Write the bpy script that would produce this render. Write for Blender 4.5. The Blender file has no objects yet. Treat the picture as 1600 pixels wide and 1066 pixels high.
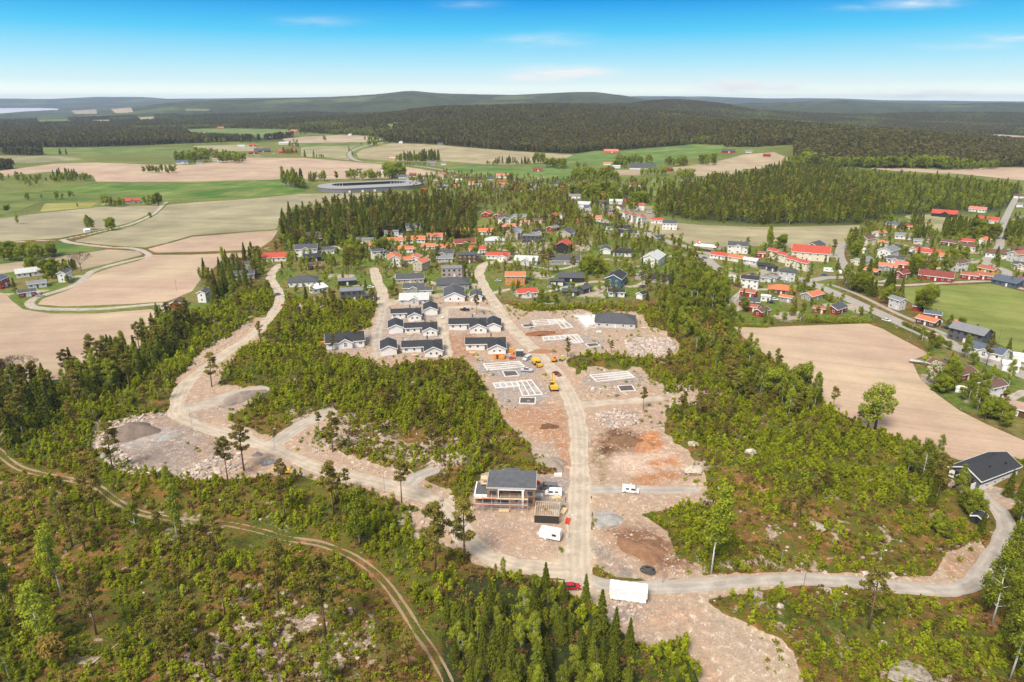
import bpy, math, random
import numpy as np
R = math.radians
rng = np.random.default_rng(7)
random.seed(7)
SC = bpy.context.scene
COL = SC.collection

# ------------------------------------------------------------------ camera
PITCH = R(19.41); FPX = 1067.0; CAMZ = 110.0
cp, sp = math.cos(PITCH), math.sin(PITCH)
cam_d = bpy.data.cameras.new("camera"); cam = bpy.data.objects.new("camera", cam_d); COL.objects.link(cam)
cam.location = (0, 0, CAMZ); cam.rotation_euler = (R(90) - PITCH, 0, 0)
cam_d.sensor_width = 36; cam_d.lens = 24.0; cam_d.clip_start = 1; cam_d.clip_end = 90000
SC.camera = cam

# ------------------------------------------------------------------ sun and sky
SUN_EL, SUN_AZ = R(52), R(212)       # azimuth clockwise from +Y (the view direction); behind the camera, a little left
sl = bpy.data.lights.new("sun", 'SUN'); sun = bpy.data.objects.new("sun", sl); COL.objects.link(sun)
sl.energy = 2.95; sl.angle = R(22); sl.color = (1.0, 0.905, 0.78)
sun.rotation_euler = (R(90) - SUN_EL, 0, -SUN_AZ + math.pi)
sun.location = (0, 0, 300)

W = bpy.data.worlds.new("World"); SC.world = W; W.use_nodes = True
def nodes_clear(nt):
    for n in list(nt.nodes): nt.nodes.remove(n)
nt = W.node_tree; nodes_clear(nt)
def N(nt, t, **k):
    n = nt.nodes.new(t)
    for a, b in k.items():
        if a.startswith('i_'):
            key = a[2:]
            key = int(key) if key.isdigit() else key.replace('_', ' ')
            n.inputs[key].default_value = b
        else: setattr(n, a, b)
    return n
def LK(nt, a, ao, b, bi): nt.links.new(a.outputs[ao], b.inputs[bi])
def ramp(nt, stops, interp='LINEAR'):
    n = nt.nodes.new('ShaderNodeValToRGB'); cr = n.color_ramp; cr.interpolation = interp
    while len(cr.elements) > 1: cr.elements.remove(cr.elements[-1])
    cr.elements[0].position = stops[0][0]; cr.elements[0].color = (*stops[0][1], 1)
    for p, c in stops[1:]:
        e = cr.elements.new(p); e.color = (*c, 1)
    return n
def mth(nt, op, a=None, b=None, c=None, clamp=False):
    n = nt.nodes.new('ShaderNodeMath'); n.operation = op; n.use_clamp = clamp
    for i, v in enumerate((a, b, c)):
        if v is None: continue
        if isinstance(v, tuple): nt.links.new(v[0].outputs[v[1]], n.inputs[i])
        else: n.inputs[i].default_value = v
    return n
sky = N(nt, 'ShaderNodeTexSky', sky_type='NISHITA', sun_disc=False, sun_elevation=SUN_EL, sun_rotation=SUN_AZ,
        altitude=0, air_density=1.0, dust_density=0.4, ozone_density=1.5)
tc = N(nt, 'ShaderNodeTexCoord'); sep = N(nt, 'ShaderNodeSeparateXYZ'); LK(nt, tc, 'Generated', sep, 0)
def srgb(r, g, b, k=1.0):
    f = lambda c: (c/255/12.92 if c <= 10 else ((c/255+.055)/1.055)**2.4) * k
    return (f(r), f(g), f(b))
# near the horizon the sky runs from pale cyan to a saturated blue; higher up the sky model is blended with warm white
EXPO, SKY_K = 0.78, 0.10
def skyc(r, g, b): return srgb(r, g, b, 1/(SKY_K*2**EXPO))
def skx(c, a, b_, d): return (c[0]*a, c[1]*b_, c[2]*d)      # brighter close to the horizon, seen through the thick air
tint = ramp(nt, [(0.0, skx(skyc(232, 248, 248), 1.9, 1.75, 1.55)), (0.010, skx(skyc(230, 248, 248), 1.55, 1.4, 1.2)), (0.024, skx(skyc(214, 244, 250), 1.15, 1.1, 1.05)), (0.05, skyc(176, 236, 255)), (0.085, skyc(90, 208, 252)),
                 (0.125, skyc(14, 158, 238)), (0.20, skyc(20, 120, 205)), (0.5, skyc(60, 110, 180))])
LK(nt, sep, 'Z', tint, 0)
lowf = N(nt, 'ShaderNodeMapRange', clamp=True); LK(nt, sep, 'Z', lowf, 0)
for i_, v_ in zip((1, 2, 3, 4), (.18, .42, 1, 0)): lowf.inputs[i_].default_value = v_
mx = N(nt, 'ShaderNodeMix', data_type='RGBA'); LK(nt, lowf, 0, mx, 0)
hi = N(nt, 'ShaderNodeMix', data_type='RGBA'); hi.inputs[0].default_value = .55; LK(nt, sky, 0, hi, 6); hi.inputs[7].default_value = (5.6, 5.2, 4.5, 1)   # warm white added to the unseen upper sky to warm the shadows
LK(nt, hi, 2, mx, 6); LK(nt, tint, 0, mx, 7)
# thin clouds low over the hills: direction = (x/y, z/y)
dx = mth(nt, 'DIVIDE', (sep, 'X'), (sep, 'Y')); dz = mth(nt, 'DIVIDE', (sep, 'Z'), (sep, 'Y'))
cmb = N(nt, 'ShaderNodeCombineXYZ'); LK(nt, dx, 0, cmb, 0)
zs = mth(nt, 'MULTIPLY', (dz, 0), 5.5); LK(nt, zs, 0, cmb, 1)
ns = N(nt, 'ShaderNodeTexNoise', i_Scale=11.0, i_Detail=8.0, i_Roughness=0.62); LK(nt, cmb, 0, ns, 'Vector')
acc = None
for (px, py, wx, wy, st) in [(880,116,62,9,2.2),(832,122,34,5,1.1),(1150,133,55,8,1.6),(1240,135,32,6,.8),(1450,147,70,7,.8),(850,62,60,9,.5),
                         (490,34,50,6,.35),(725,6,40,5,.25),(1590,59,45,5,.9),(1335,12,40,4,.3),(1440,5,50,6,.8),
                         (1290,130,160,9,.45),(800,142,300,7,.25),(1510,73,60,4,.5)]:
    k = (533 - py) / FPX
    zz = (k*cp - sp) / (cp + k*sp); xx = (px - 800) / FPX / (cp + k*sp) * 1.0
    yy = (px - 800) / FPX / ((cp + k*sp))
    a = mth(nt, 'SUBTRACT', (dx, 0), yy); a = mth(nt, 'MULTIPLY', (a, 0), FPX / wx); a = mth(nt, 'POWER', (mth(nt, 'ABSOLUTE', (a, 0)), 0), 2.0)
    b = mth(nt, 'SUBTRACT', (dz, 0), zz); b = mth(nt, 'MULTIPLY', (b, 0), FPX / wy); b = mth(nt, 'POWER', (mth(nt, 'ABSOLUTE', (b, 0)), 0), 2.0)
    s = mth(nt, 'ADD', (a, 0), (b, 0)); s = mth(nt, 'MULTIPLY', (s, 0), -1.0); s = mth(nt, 'EXPONENT', (s, 0)); s = mth(nt, 'MULTIPLY', (s, 0), st)
    acc = s if acc is None else mth(nt, 'ADD', (acc, 0), (s, 0))
nn = mth(nt, 'SUBTRACT', (ns, 0), 0.34); nn = mth(nt, 'MULTIPLY', (nn, 0), 3.4, clamp=True)
cf = mth(nt, 'MULTIPLY', (nn, 0), (acc, 0), clamp=True)
fy = mth(nt, 'GREATER_THAN', (sep, 'Y'), 0.05); cf = mth(nt, 'MULTIPLY', (cf, 0), (fy, 0), clamp=True)
cm = N(nt, 'ShaderNodeMix', data_type='RGBA'); LK(nt, cf, 0, cm, 0); LK(nt, mx, 2, cm, 6); cm.inputs[7].default_value = (*skyc(250, 252, 252), 1)
bg = N(nt, 'ShaderNodeBackground', i_Strength=SKY_K); LK(nt, cm, 2, bg, 0)
wo = N(nt, 'ShaderNodeOutputWorld'); LK(nt, bg, 0, wo, 0)
SC.view_settings.view_transform = 'Standard'; SC.view_settings.look = 'None'
SC.view_settings.exposure = EXPO; SC.view_settings.gamma = 1.0
SC.render.engine = 'CYCLES'
SC.cycles.max_bounces = 5; SC.cycles.diffuse_bounces = 2; SC.cycles.glossy_bounces = 1; SC.cycles.transmission_bounces = 3
SC.cycles.volume_bounces = 0; SC.cycles.transparent_max_bounces = 4
SC.cycles.use_denoising = True
try:
    SC.cycles.denoiser = 'OPENIMAGEDENOISE'; SC.cycles.denoising_input_passes = 'RGB_ALBEDO_NORMAL'; SC.cycles.denoising_prefilter = 'ACCURATE'
except Exception: pass

# ------------------------------------------------------------------ mapping between the photograph's pixels and the ground
def project(x, y, z):
    Z = z - CAMZ; d = y*cp - Z*sp; v = y*sp + Z*cp
    d = np.maximum(d, 1e-3)
    return 800 + FPX*x/d, 533 - FPX*v/d
def z_at(py, Y):
    k = (533 - np.asarray(py, float)) / FPX
    return CAMZ + Y*(k*cp - sp)/(cp + k*sp)
FLAT = 'flat'
RINGS = [
 (1180, [(-900,FLAT)]),
 (1500, [(-900,FLAT),(1000,FLAT),(1150,233),(1300,224),(1400,224),(1500,229),(1600,237),(2600,242)]),
 (1700, [(-900,FLAT),(560,FLAT),(1000,231),(1150,216),(1300,212),(1400,214),(1500,219),(1600,227),(2600,234)]),
 (2000, [(-900,221),(400,220),(560,214),(650,209),(800,207),(1000,205),(1100,199),(1200,197),(1300,202),(1400,208),(1500,215),(1600,223),(2600,223)]),
 (2450, [(-900,212),(300,211),(430,206),(560,197),(640,190),(800,187),(940,186),(1040,188),(1120,192),(1200,204),(1400,215),(2600,217)]),
 (3000, [(-900,202),(200,201),(350,197),(430,190),(560,184),(640,175),(700,170),(780,169),(860,166),(930,168),(1000,172),(1080,178),(1140,188),(1200,201),(1600,206),(2600,206)]),
 (3500, [(-900,197),(350,194),(600,187),(900,180),(1060,176),(1160,185),(1300,195),(2600,197)]),
 (4300, [(-900,190),(0,190),(150,186),(300,181),(430,179),(560,180),(700,172),(860,166),(950,165),(985,163),(1020,158),(1060,157),(1100,160),(1130,163),(1200,175),(1330,182),(1450,180),(1600,178),(2600,178)]),
 (6000, [(-900,180),(90,180),(160,174),(230,164),(300,157),(400,153.5),(450,152.5),(520,151.5),(500,151),(560,148.5),(600,145.5),(640,140.5),(700,145),(800,146),(870,143.5),(930,142.5),(980,149),(1020,157),(1100,163),(1200,160),(1312,156.5),(1362,160),(1425,161.5),(1500,163),(1550,160.5),(1600,160),(2600,161)]),
 (7800, [(-900,176),(90,176),(300,170),(2600,170)]),
 (10500,[(-900,170),(0,169.5),(60,168.5),(110,165),(200,164),(2600,165)]),
 (14000,[(-900,155),(0,154),(75,154.5),(150,151.5),(225,151),(260,154),(400,153),(560,150.5),(640,150),(800,152),(900,152),(980,150.5),(1040,150),(1100,150.5),(1200,153.5),(1310,153.5),(1380,156.5),(1500,157.5),(1600,158.5),(2600,158)]),
 (18000,[(-900,165),(2600,165)]),
 (26000,[(-900,152),(-50,150),(20,149),(70,149.5),(130,153),(200,155),(290,151),(330,150.5),(370,154),(600,155),(1100,153),(1320,154),(1500,156),(1650,157),(2600,157)]),
 (44000,[(-900,160),(2600,160)]),
]
UG = np.linspace(-900, 2600, 701)
_ry = np.array([0.0] + [r[0] for r in RINGS])
_rz = [np.zeros_like(UG)]
for Y, prof in RINGS:
    us = [p[0] for p in prof]; zs_ = [0.0 if p[1] == FLAT else float(z_at(p[1], Y)) for p in prof]
    z = np.interp(UG, us, zs_)
    k = np.hanning(9); k /= k.sum(); z = np.convolve(np.pad(z, 4, 'edge'), k, 'valid')
    _rz.append(z)
_rz = np.array(_rz)
def h01(i, j, s):
    n = (i.astype(np.int64)*374761393 + j.astype(np.int64)*668265263 + s*1274126177) & 0x7fffffff
    n = ((n ^ (n >> 13)) * 1274126177) & 0x7fffffff
    n = ((n ^ (n >> 15)) * 1911520717) & 0x7fffffff
    return ((n ^ (n >> 16)) & 0xffff) / 65535.0
def vnoise(x, y, s=0):
    i = np.floor(x); j = np.floor(y); fx = x - i; fy = y - j
    fx = fx*fx*(3-2*fx); fy = fy*fy*(3-2*fy)
    a = h01(i, j, s); b = h01(i+1, j, s); c = h01(i, j+1, s); d = h01(i+1, j+1, s)
    return (a*(1-fx)+b*fx)*(1-fy) + (c*(1-fx)+d*fx)*fy
def fbm(x, y, sc, o=4, s=0):
    r = 0; a = 1; t = 0
    for k in range(o):
        r = r + a*(vnoise(x/sc + 17*k, y/sc - 9*k, s+k)-.5); t += a; a *= .5; sc *= .5
    return r/t*2        # about -1..1
def Hbig(x, y):
    x = np.asarray(x, float); y = np.asarray(y, float)
    yc = np.maximum(y, 1)
    u = np.clip(800 + FPX/cp*x/yc, -900, 2600)
    fi = (u + 900)/5.0; i0 = np.clip(fi.astype(int), 0, 699); t = fi - i0
    k = np.clip(np.searchsorted(_ry, yc) - 1, 0, len(_ry)-2)
    s = np.clip((yc - _ry[k])/(_ry[k+1]-_ry[k]), 0, 1); s = s*s*(3-2*s)*.6 + s*.4
    za = _rz[k, i0]*(1-t)+_rz[k, i0+1]*t; zb = _rz[k+1, i0]*(1-t)+_rz[k+1, i0+1]*t
    z = za*(1-s)+zb*s
    am = np.clip(z/60, 0, 1)*np.clip(1-(yc-4500)/12000, .55, 1)
    return z + am*(17*fbm(x, y, 620, 4, 3)-3)*np.clip((yc-1200)/800, 0, 1)
def ground(px, py):
    """point where the ray through a pixel of the photograph meets the large-scale terrain"""
    dxx = (px-800)/FPX; k = (533-py)/FPX
    d = (dxx, cp + k*sp, k*cp - sp)
    if py > 264:
        t = CAMZ/-d[2]; return (d[0]*t, d[1]*t)
    Ys = np.geomspace(900, 40000, 1500); ts = Ys/d[1]
    zr = CAMZ + d[2]*ts; below = zr < Hbig(d[0]*ts, Ys)
    i = int(np.argmax(below)) if below.any() else len(Ys)-1
    return (d[0]*ts[i], Ys[i])
def scale_at(py):      # pixels of the photograph per metre, on the flat ground
    k = (533-py)/FPX; Y = CAMZ/(sp-k*cp)*(cp+k*sp)
    return FPX/(Y*cp + CAMZ*sp)
def poly_sd(X, Y, poly, margin=40.0):
    """signed distance to a polygon (negative inside), 1e3 beyond the margin"""
    P = np.array(poly, float); out = np.full(X.shape, 1e3)
    lo = P.min(0)-margin; hi = P.max(0)+margin
    m = (X > lo[0]) & (X < hi[0]) & (Y > lo[1]) & (Y < hi[1])
    x = X[m]; y = Y[m]
    if x.size == 0: return out
    d2 = np.full(x.shape, 1e12); ins = np.zeros(x.shape, bool)
    Q = np.roll(P, -1, 0)
    for (ax, ay), (bx, by) in zip(P, Q):
        ex, ey = bx-ax, by-ay; L = ex*ex+ey*ey+1e-12
        t = np.clip(((x-ax)*ex+(y-ay)*ey)/L, 0, 1)
        d2 = np.minimum(d2, (x-ax-t*ex)**2+(y-ay-t*ey)**2)
        c = (ay > y) != (by > y)
        if abs(ey) > 1e-12: ins ^= c & (x < (bx-ax)*(y-ay)/ey+ax)
    d = np.sqrt(d2); d[ins] *= -1; out[m] = d
    return out
def catmull(pts, n=6):
    P = [pts[0]]+list(pts)+[pts[-1]]; out = []
    for i in range(1, len(P)-2):
        p0, p1, p2, p3 = map(np.array, P[i-1:i+3])
        for k in range(n):
            t = k/n
            out.append(.5*((2*p1)+(-p0+p2)*t+(2*p0-5*p1+4*p2-p3)*t*t+(-p0+3*p1-3*p2+p3)*t**3))
    out.append(np.array(P[-2])); return np.array(out)
def line_sd(X, Y, line, margin=30.0):
    out = np.full(X.shape, 1e3); P = np.array(line); lo = P.min(0)-margin; hi = P.max(0)+margin
    idx = np.nonzero((X > lo[0]) & (X < hi[0]) & (Y > lo[1]) & (Y < hi[1]))[0] if X.ndim == 1 else None
    x = X[idx]; y = Y[idx]; d2 = np.full(x.shape, 1e6)
    for a, b in zip(P[:-1], P[1:]):
        l2 = np.minimum(a, b)-margin; h2 = np.maximum(a, b)+margin
        m = np.nonzero((x > l2[0]) & (x < h2[0]) & (y > l2[1]) & (y < h2[1]))[0]
        if m.size == 0: continue
        e = b-a; L = e@e+1e-12; t = np.clip(((x[m]-a[0])*e[0]+(y[m]-a[1])*e[1])/L, 0, 1)
        d2[m] = np.minimum(d2[m], (x[m]-a[0]-t*e[0])**2+(y[m]-a[1]-t*e[1])**2)
    out[idx] = np.minimum(np.sqrt(d2), 1e3); return out
# ------------------------------------------------------------------ layout, traced on the photograph (1600 x 1066) and laid on the ground
ROADS = {   # name: (pixel polyline, width m, kind, label)
 'gravel_main': ([(906,912),(903,880),(903,830),(905,780),(906,740),(905,700),(903,660),(894,630),(882,604),(868,582),(850,565),(835,548),(812,525),(795,508),(780,485),(764,460),(753,440),(749,427),(755,414),(775,409),(800,409)], 6.4, 'dirt'),
 'gravel_west': ([(915,905),(885,893),(835,888),(790,878),(755,865),(730,845),(716,820),(705,800),(688,785),(650,772),(600,757),(550,745),(500,731),(450,711),(400,692),(350,677),(305,663),(276,645),(283,612),(300,590),(330,568),(356,550),(382,533),(410,508),(428,488),(437,468),(433,452),(423,437),(426,424),(436,414)], 5.6, 'dirt'),
 'gravel_east': ([(915,905),(950,915),(1000,917),(1080,915),(1150,910),(1220,906),(1280,906),(1340,910),(1400,917),(1460,922),(1500,920),(1525,908),(1540,890),(1552,868),(1565,845),(1572,822),(1562,800),(1545,785),(1525,762),(1500,752)], 4.6, 'gravel'),
 'spur_a': ([(906,766),(960,765),(1020,766),(1086,766)], 4.4, 'gravel'),
 'spur_b': ([(900,634),(940,629),(985,627),(1030,622)], 5.0, 'dirt'),
 'spur_c': ([(655,772),(640,758),(655,744),(675,736)], 5.0, 'gravel'),
 'spur_d': ([(420,700),(440,685),(465,668),(490,655),(512,645)], 6.0, 'gravel'),
 'spur_e': ([(285,640),(330,630),(370,615),(405,610)], 8.0, 'gravel'),
 'farm_a': ([(-40,383),(0,380),(45,377),(95,375),(108,379),(165,386),(205,388),(225,393),(232,400),(212,405),(172,415),(142,425),(127,440),(102,451),(62,463),(48,470),(50,479),(80,483),(150,483),(200,479),(255,474)], 5.0, 'gravel'),
 'farm_b': ([(95,375),(130,368),(160,361),(205,350),(240,334),(254,320),(262,315)], 4.0, 'gravel'),
 'farm_c': ([(255,474),(260,484),(272,491),(286,498)], 4.5, 'gravel'),
 'highway': ([(905,318),(920,335),(960,352),(1020,370),(1085,390),(1150,407),(1200,421),(1250,436),(1300,456),(1360,483),(1430,515),(1500,545),(1560,570),(1680,618)], 8.5, 'asphalt'),
 'foot_path': ([(1296,444),(1340,460),(1400,489),(1445,508),(1500,532),(1560,556),(1680,604)], 3.2, 'asphalt'),
 'north_road': ([(1262,440),(1290,434),(1330,432),(1322,418),(1313,402),(1314,388),(1328,378),(1360,372)], 6.5, 'asphalt'),
 'field_lane': ([(1330,442),(1400,446),(1480,442),(1550,440),(1600,452)], 4.0, 'gravel'),
 'east_lane': ([(1590,305),(1583,318),(1572,340),(1563,362),(1562,385),(1540,408),(1560,418),(1574,425),(1568,436)], 6.0, 'asphalt'),
 'valley_road': ([(607,221),(580,226),(560,231),(550,236),(546,241),(549,247),(562,252),(590,254),(615,256),(662,261),(700,267),(722,272),(780,278),(830,288),(880,302),(905,318)], 9.0, 'asphalt'),
 'street_a': ([(584,420),(590,440),(598,458),(600,476),(625,470),(660,466)], 6.5, 'dirt'),
 'street_b': ([(749,427),(720,432),(690,445),(670,440)], 4.0, 'gravel'),
 'street_c': ([(800,409),(840,418),(880,420),(930,405),(990,410)], 4.0, 'gravel'),
 'street_d': ([(764,460),(800,452),(850,456),(930,440),(985,448),(1010,440)], 4.5, 'gravel'),
 'street_e': ([(520,385),(560,392),(600,378),(650,388),(720,378),(790,392)], 4.5, 'gravel'),
 'street_f': ([(1200,421),(1180,430),(1150,432),(1120,418),(1100,400)], 8.0, 'asphalt'),
 'street_g': ([(1200,452),(1165,455),(1145,470),(1150,485)], 4.0, 'gravel'),
 'street_h': ([(1360,372),(1400,380),(1450,392),(1500,402),(1540,408)], 4.5, 'gravel'),
 'street_i': ([(1330,432),(1380,440),(1420,425),(1480,418)], 4.0, 'gravel'),
 'street_j': ([(1430,515),(1470,525),(1500,545)], 5.0, 'gravel'),
 'site_lane': ([(780,485),(740,480),(700,482),(690,500),(695,530),(700,556)], 5.0, 'dirt'),
 'site_lane_b': ([(600,476),(595,500),(588,530),(592,556)], 5.0, 'gravel'),
 'bank_lane': ([(1600,612),(1580,622),(1560,634)], 3.5, 'gravel'),
}
TRACK = [(-60,690),(-10,700),(8,716),(30,731),(60,740),(120,752),(150,760),(185,785),(225,803),(300,815),(350,818),(400,828),(450,842),(500,850),(545,867),(580,890),(605,915),(630,950),(655,990),(676,1020),(700,1066),(720,1120)]
TRACK2 = [(-10,700),(8,675),(35,645),(58,628)]
T1, T2 = (198,174,150), (186,176,150)
PINK, TAN, OLV, GRN, YEL, LGR = (218,188,164), (206,184,156), (184,172,140), (96,134,48), (170,168,80), (140,156,84)
FIELDS = [  # polygon, colour, stripe direction deg, label
 ([(1141,510),(1200,511),(1355,505),(1380,514),(1452,553),(1424,563),(1438,592),(1465,617),(1500,642),(1540,662),(1600,688),(1660,705),(1660,716),(1500,719),(1480,712),(1420,690),(1380,674),(1350,666),(1290,632),(1275,602),(1220,572),(1180,542)], PINK, 20,'pink-brown ploughed field beside the asphalt road'),
 ([(1404,449),(1550,443),(1600,456),(1700,480),(1700,600),(1600,558),(1560,537),(1500,512),(1460,491),(1420,471)], (136,152,72), 25,'striped green field beside the asphalt road'),
 ([(940,322),(1020,322),(1026,338),(1045,347),(1100,352),(1200,355),(1344,352),(1337,370),(1318,384),(1240,388),(1170,384),(1110,392),(1050,372),(985,352)], (180,170,134), 10,'olive tan field in front of the dark forest'),
 ([(1347,262),(1420,263),(1475,266),(1550,262),(1700,262),(1700,290),(1600,282),(1500,272),(1400,267)], PINK, 0,'pale field strip behind the wide forest'),
 ([(1472,212),(1530,211),(1562,210),(1610,213),(1700,218),(1700,232),(1600,224),(1550,218)], TAN, 0,'far tan field at the right edge'),
 ([(1338,199),(1352,200),(1372,207),(1345,208)], (110,150,80), 0,'tiny green meadow on the far slope'),
 ([(1410,337),(1460,335),(1522,341),(1500,353),(1470,363),(1442,352)], (172,170,124), 0,'small meadow below the red-roofed barn'),
 ([(60,300),(95,290),(150,286),(300,286),(440,280),(475,285),(478,302),(380,308),(260,313),(185,306),(110,302)], (94,138,46), 90,'bright green strip field'),
 ([(0,267),(87,256),(150,254),(225,257),(300,258),(385,246),(475,247),(540,252),(625,259),(697,271),(640,277),(560,280),(510,280),(400,281),(300,284),(150,284),(145,274),(80,268),(0,276),(-80,280),(-80,270)], PINK, 10,'long pink-tan field across the left'),
 ([(-80,352),(0,341),(75,332),(150,324),(247,321),(248,326),(236,333),(203,348),(158,359),(93,372),(0,378),(-80,386)], (182,172,142), 12,'grey tan field with a lone tree'),
 ([(262,320),(300,317),(400,310),(470,303),(605,301),(575,313),(525,318),(460,322),(438,340),(432,358),(400,360),(300,368),(265,378),(228,387),(168,383),(112,377),(162,364),(210,352),(244,336)], (178,170,136), 8,'large olive tan field by the curved grandstand'),
 ([(230,389),(265,380),(300,370),(400,362),(434,360),(425,375),(402,390),(300,394),(243,395)], PINK, 0,'pink field below the olive field'),
 ([(58,476),(66,467),(104,454),(131,442),(146,428),(176,418),(215,408),(240,398),(300,398),(400,394),(400,398),(345,410),(318,430),(300,455),(260,471),(200,475),(100,479)], PINK, 5,'pink field inside the loop of the farm road'),
 ([(-80,452),(8,458),(18,470),(36,483),(80,490),(150,490),(235,483),(256,491),(262,510),(225,540),(170,570),(100,592),(0,600),(-80,600)], (212,184,160), -10,'pink field beyond the spruce wood'),
 ([(-80,420),(0,413),(60,405),(168,390),(215,392),(224,398),(172,411),(130,421),(60,418),(0,428),(-80,436)], (198,178,150), 0,'narrow tan field north of the farm'),
 ([(-80,392),(20,383),(90,378),(165,389),(90,402),(0,412),(-80,416)], (90,124,44), 0,'green meadow by the farm road'),
 ([(-80,302),(0,296),(52,300),(110,304),(180,308),(155,313),(60,316),(0,340),(-80,350)], (104,130,52), 20,'rough green meadow at the left edge'),
 ([(70,318),(155,316),(140,324),(62,331)], (176,172,84), 0,'yellow green meadow'),
 ([(0,232),(70,231),(180,230),(300,230),(300,238),(180,242),(120,240),(0,240),(-80,242)], (110,140,70), 0,'thin green field far left'),
 ([(302,228),(400,226),(400,236),(330,237),(304,236)], (186,180,140), 0,'pale field by the red farm'),
 ([(-80,246),(0,244),(90,244),(134,249),(60,254),(0,254),(-80,257)], (160,158,120), 0,'pale strip field'),
 ([(110,173),(150,171),(152,178),(118,178)], (190,176,150), 0,'far pale field by the fjord'), ([(172,170),(205,168),(208,175),(180,177)], (196,178,152), 0,'far tan hill field'),
 ([(58,187),(105,186),(110,193),(62,194)], (110,144,80), 0,'far small green field'), ([(285,203),(340,201),(450,203),(452,213),(380,214),(300,211)], (116,150,80), 0,'long far green field'),
 ([(215,183),(240,182),(242,188),(220,190)], (180,172,130), 0,'tiny far field'), ([(140,188),(172,187),(170,193),(145,192)], (170,170,120), 0,'far olive field'), ([(290,170),(330,170),(325,173),(288,173)], (130,140,110), 0,'faint far clearing'),
 ([(440,217),(470,214),(530,211),(575,213),(602,218),(570,222),(510,223),(450,224)], (206,184,160), 0,'tan field behind the red farm'),
 ([(470,225),(575,223),(592,223),(575,227),(470,229)], (110,140,66), 0,'green strip behind the farm'),
 ([(470,230),(560,227),(545,234),(540,243),(548,251),(510,246),(470,244)], (176,170,126), 0,'olive field by the road bend'),
 ([(612,224),(660,225),(700,228),(800,236),(896,242),(872,252),(800,257),(755,257),(700,252),(640,253),(562,248),(556,240),(566,234)], (190,176,138), 5,'large tan field below the wooded hill'),
 ([(690,262),(740,259),(800,262),(860,258),(900,262),(900,280),(830,282),(760,275),(720,269)], (100,144,62), 0,'green field by the valley road'),
 ([(870,252),(898,241),(930,236),(985,236),(1000,233),(1085,226),(1130,228),(1140,238),(1100,243),(1040,254),(980,258),(900,258)], (104,146,66), 0,'bright green field below the wooded hill'),
 ([(935,241),(985,240),(972,248),(930,246)], (170,164,112), 0,'small tan patch in the green field'),
 ([(1050,262),(1100,256),(1130,250),(1160,242),(1210,238),(1240,250),(1240,262),(1160,264),(1156,276),(1090,275),(1055,268)], (206,184,154), 0,'pink tan field right of the green field'),
 ([(955,266),(1005,265),(1005,274),(960,274)], (200,176,150), 0,'small tan field by the long white building'),
 ([(980,300),(1026,298),(1024,312),(982,314)], (112,142,60), 0,'small green paddock'), ([(995,280),(1090,280),(1060,289),(1010,288)], (126,146,74), 0,'green meadow among the trees'),
 ([(850,272),(900,268),(905,284),(862,282)], (126,150,70), 0,'green meadow by the red shed'),
]
WATER = [(-300,177.6),(0,177.4),(40,174),(92,171.5),(92,170),(60,168.6),(0,169),(-300,169)]
SITES = [
 [(508,552),(512,530),(575,512),(590,478),(600,468),(660,466),(745,466),(810,480),(860,540),(905,590),(925,640),(925,900),(885,900),(885,790),(872,735),(840,720),(820,690),(800,672),(775,640),(762,612),(742,582),(724,560),(640,570),(600,576),(560,560)],
 [(805,488),(900,486),(930,490),(1000,486),(1016,510),(1056,535),(1060,550),(1030,562),(930,555),(885,562),(860,550)],
 [(888,592),(930,578),(1000,578),(1030,600),(1040,615),(1090,620),(1088,632),(1040,640),(1040,680),(1075,705),(1100,745),(1105,770),(1100,790),(1060,795),(1000,808),(960,812),(925,800),(915,640)],
 [(928,800),(1000,798),(1045,830),(1058,870),(1098,885),(1098,905),(1020,912),(960,900),(920,880)],
 [(738,772),(752,740),(885,742),(890,902),(800,895),(738,880),(712,830)],
 [(860,905),(1080,918),(1230,914),(1180,925),(1105,938),(1125,960),(1180,985),(1240,1018),(1256,1070),(1256,1130),(1110,1130),(1090,1066),(1070,1005),(1000,1012),(960,985),(925,950),(885,925)],
 [(142,700),(150,672),(200,650),(255,642),(285,630),(340,660),(430,686),(440,712),(440,742),(370,752),(330,752),(270,752),(215,735),(165,715)],
 [(268,640),(270,606),(285,585),(300,566),(318,548),(370,520),(398,500),(412,495),(428,500),(400,535),(372,555),(350,578),(345,600),(412,604),(408,625),(352,652),(430,684),(462,660),(505,640),(530,652),(482,688),(560,722),(640,736),(700,768),(722,800),(700,815),(668,806),(630,790),(560,768),(470,745),(400,730),(300,690)],
 [(1478,862),(1530,842),(1550,872),(1505,906),(1455,908)],
 [(1070,900),(1250,893),(1420,900),(1500,905),(1500,930),(1400,926),(1280,916),(1120,928),(1060,925)],
 [(1478,760),(1500,742),(1560,760),(1600,770),(1600,790),(1560,800),(1510,775)],
 [(150,700),(140,690),(150,668),(175,650),(150,655)],
 [(640,800),(690,790),(705,812),(730,850),(700,860),(650,830)],
]
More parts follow.
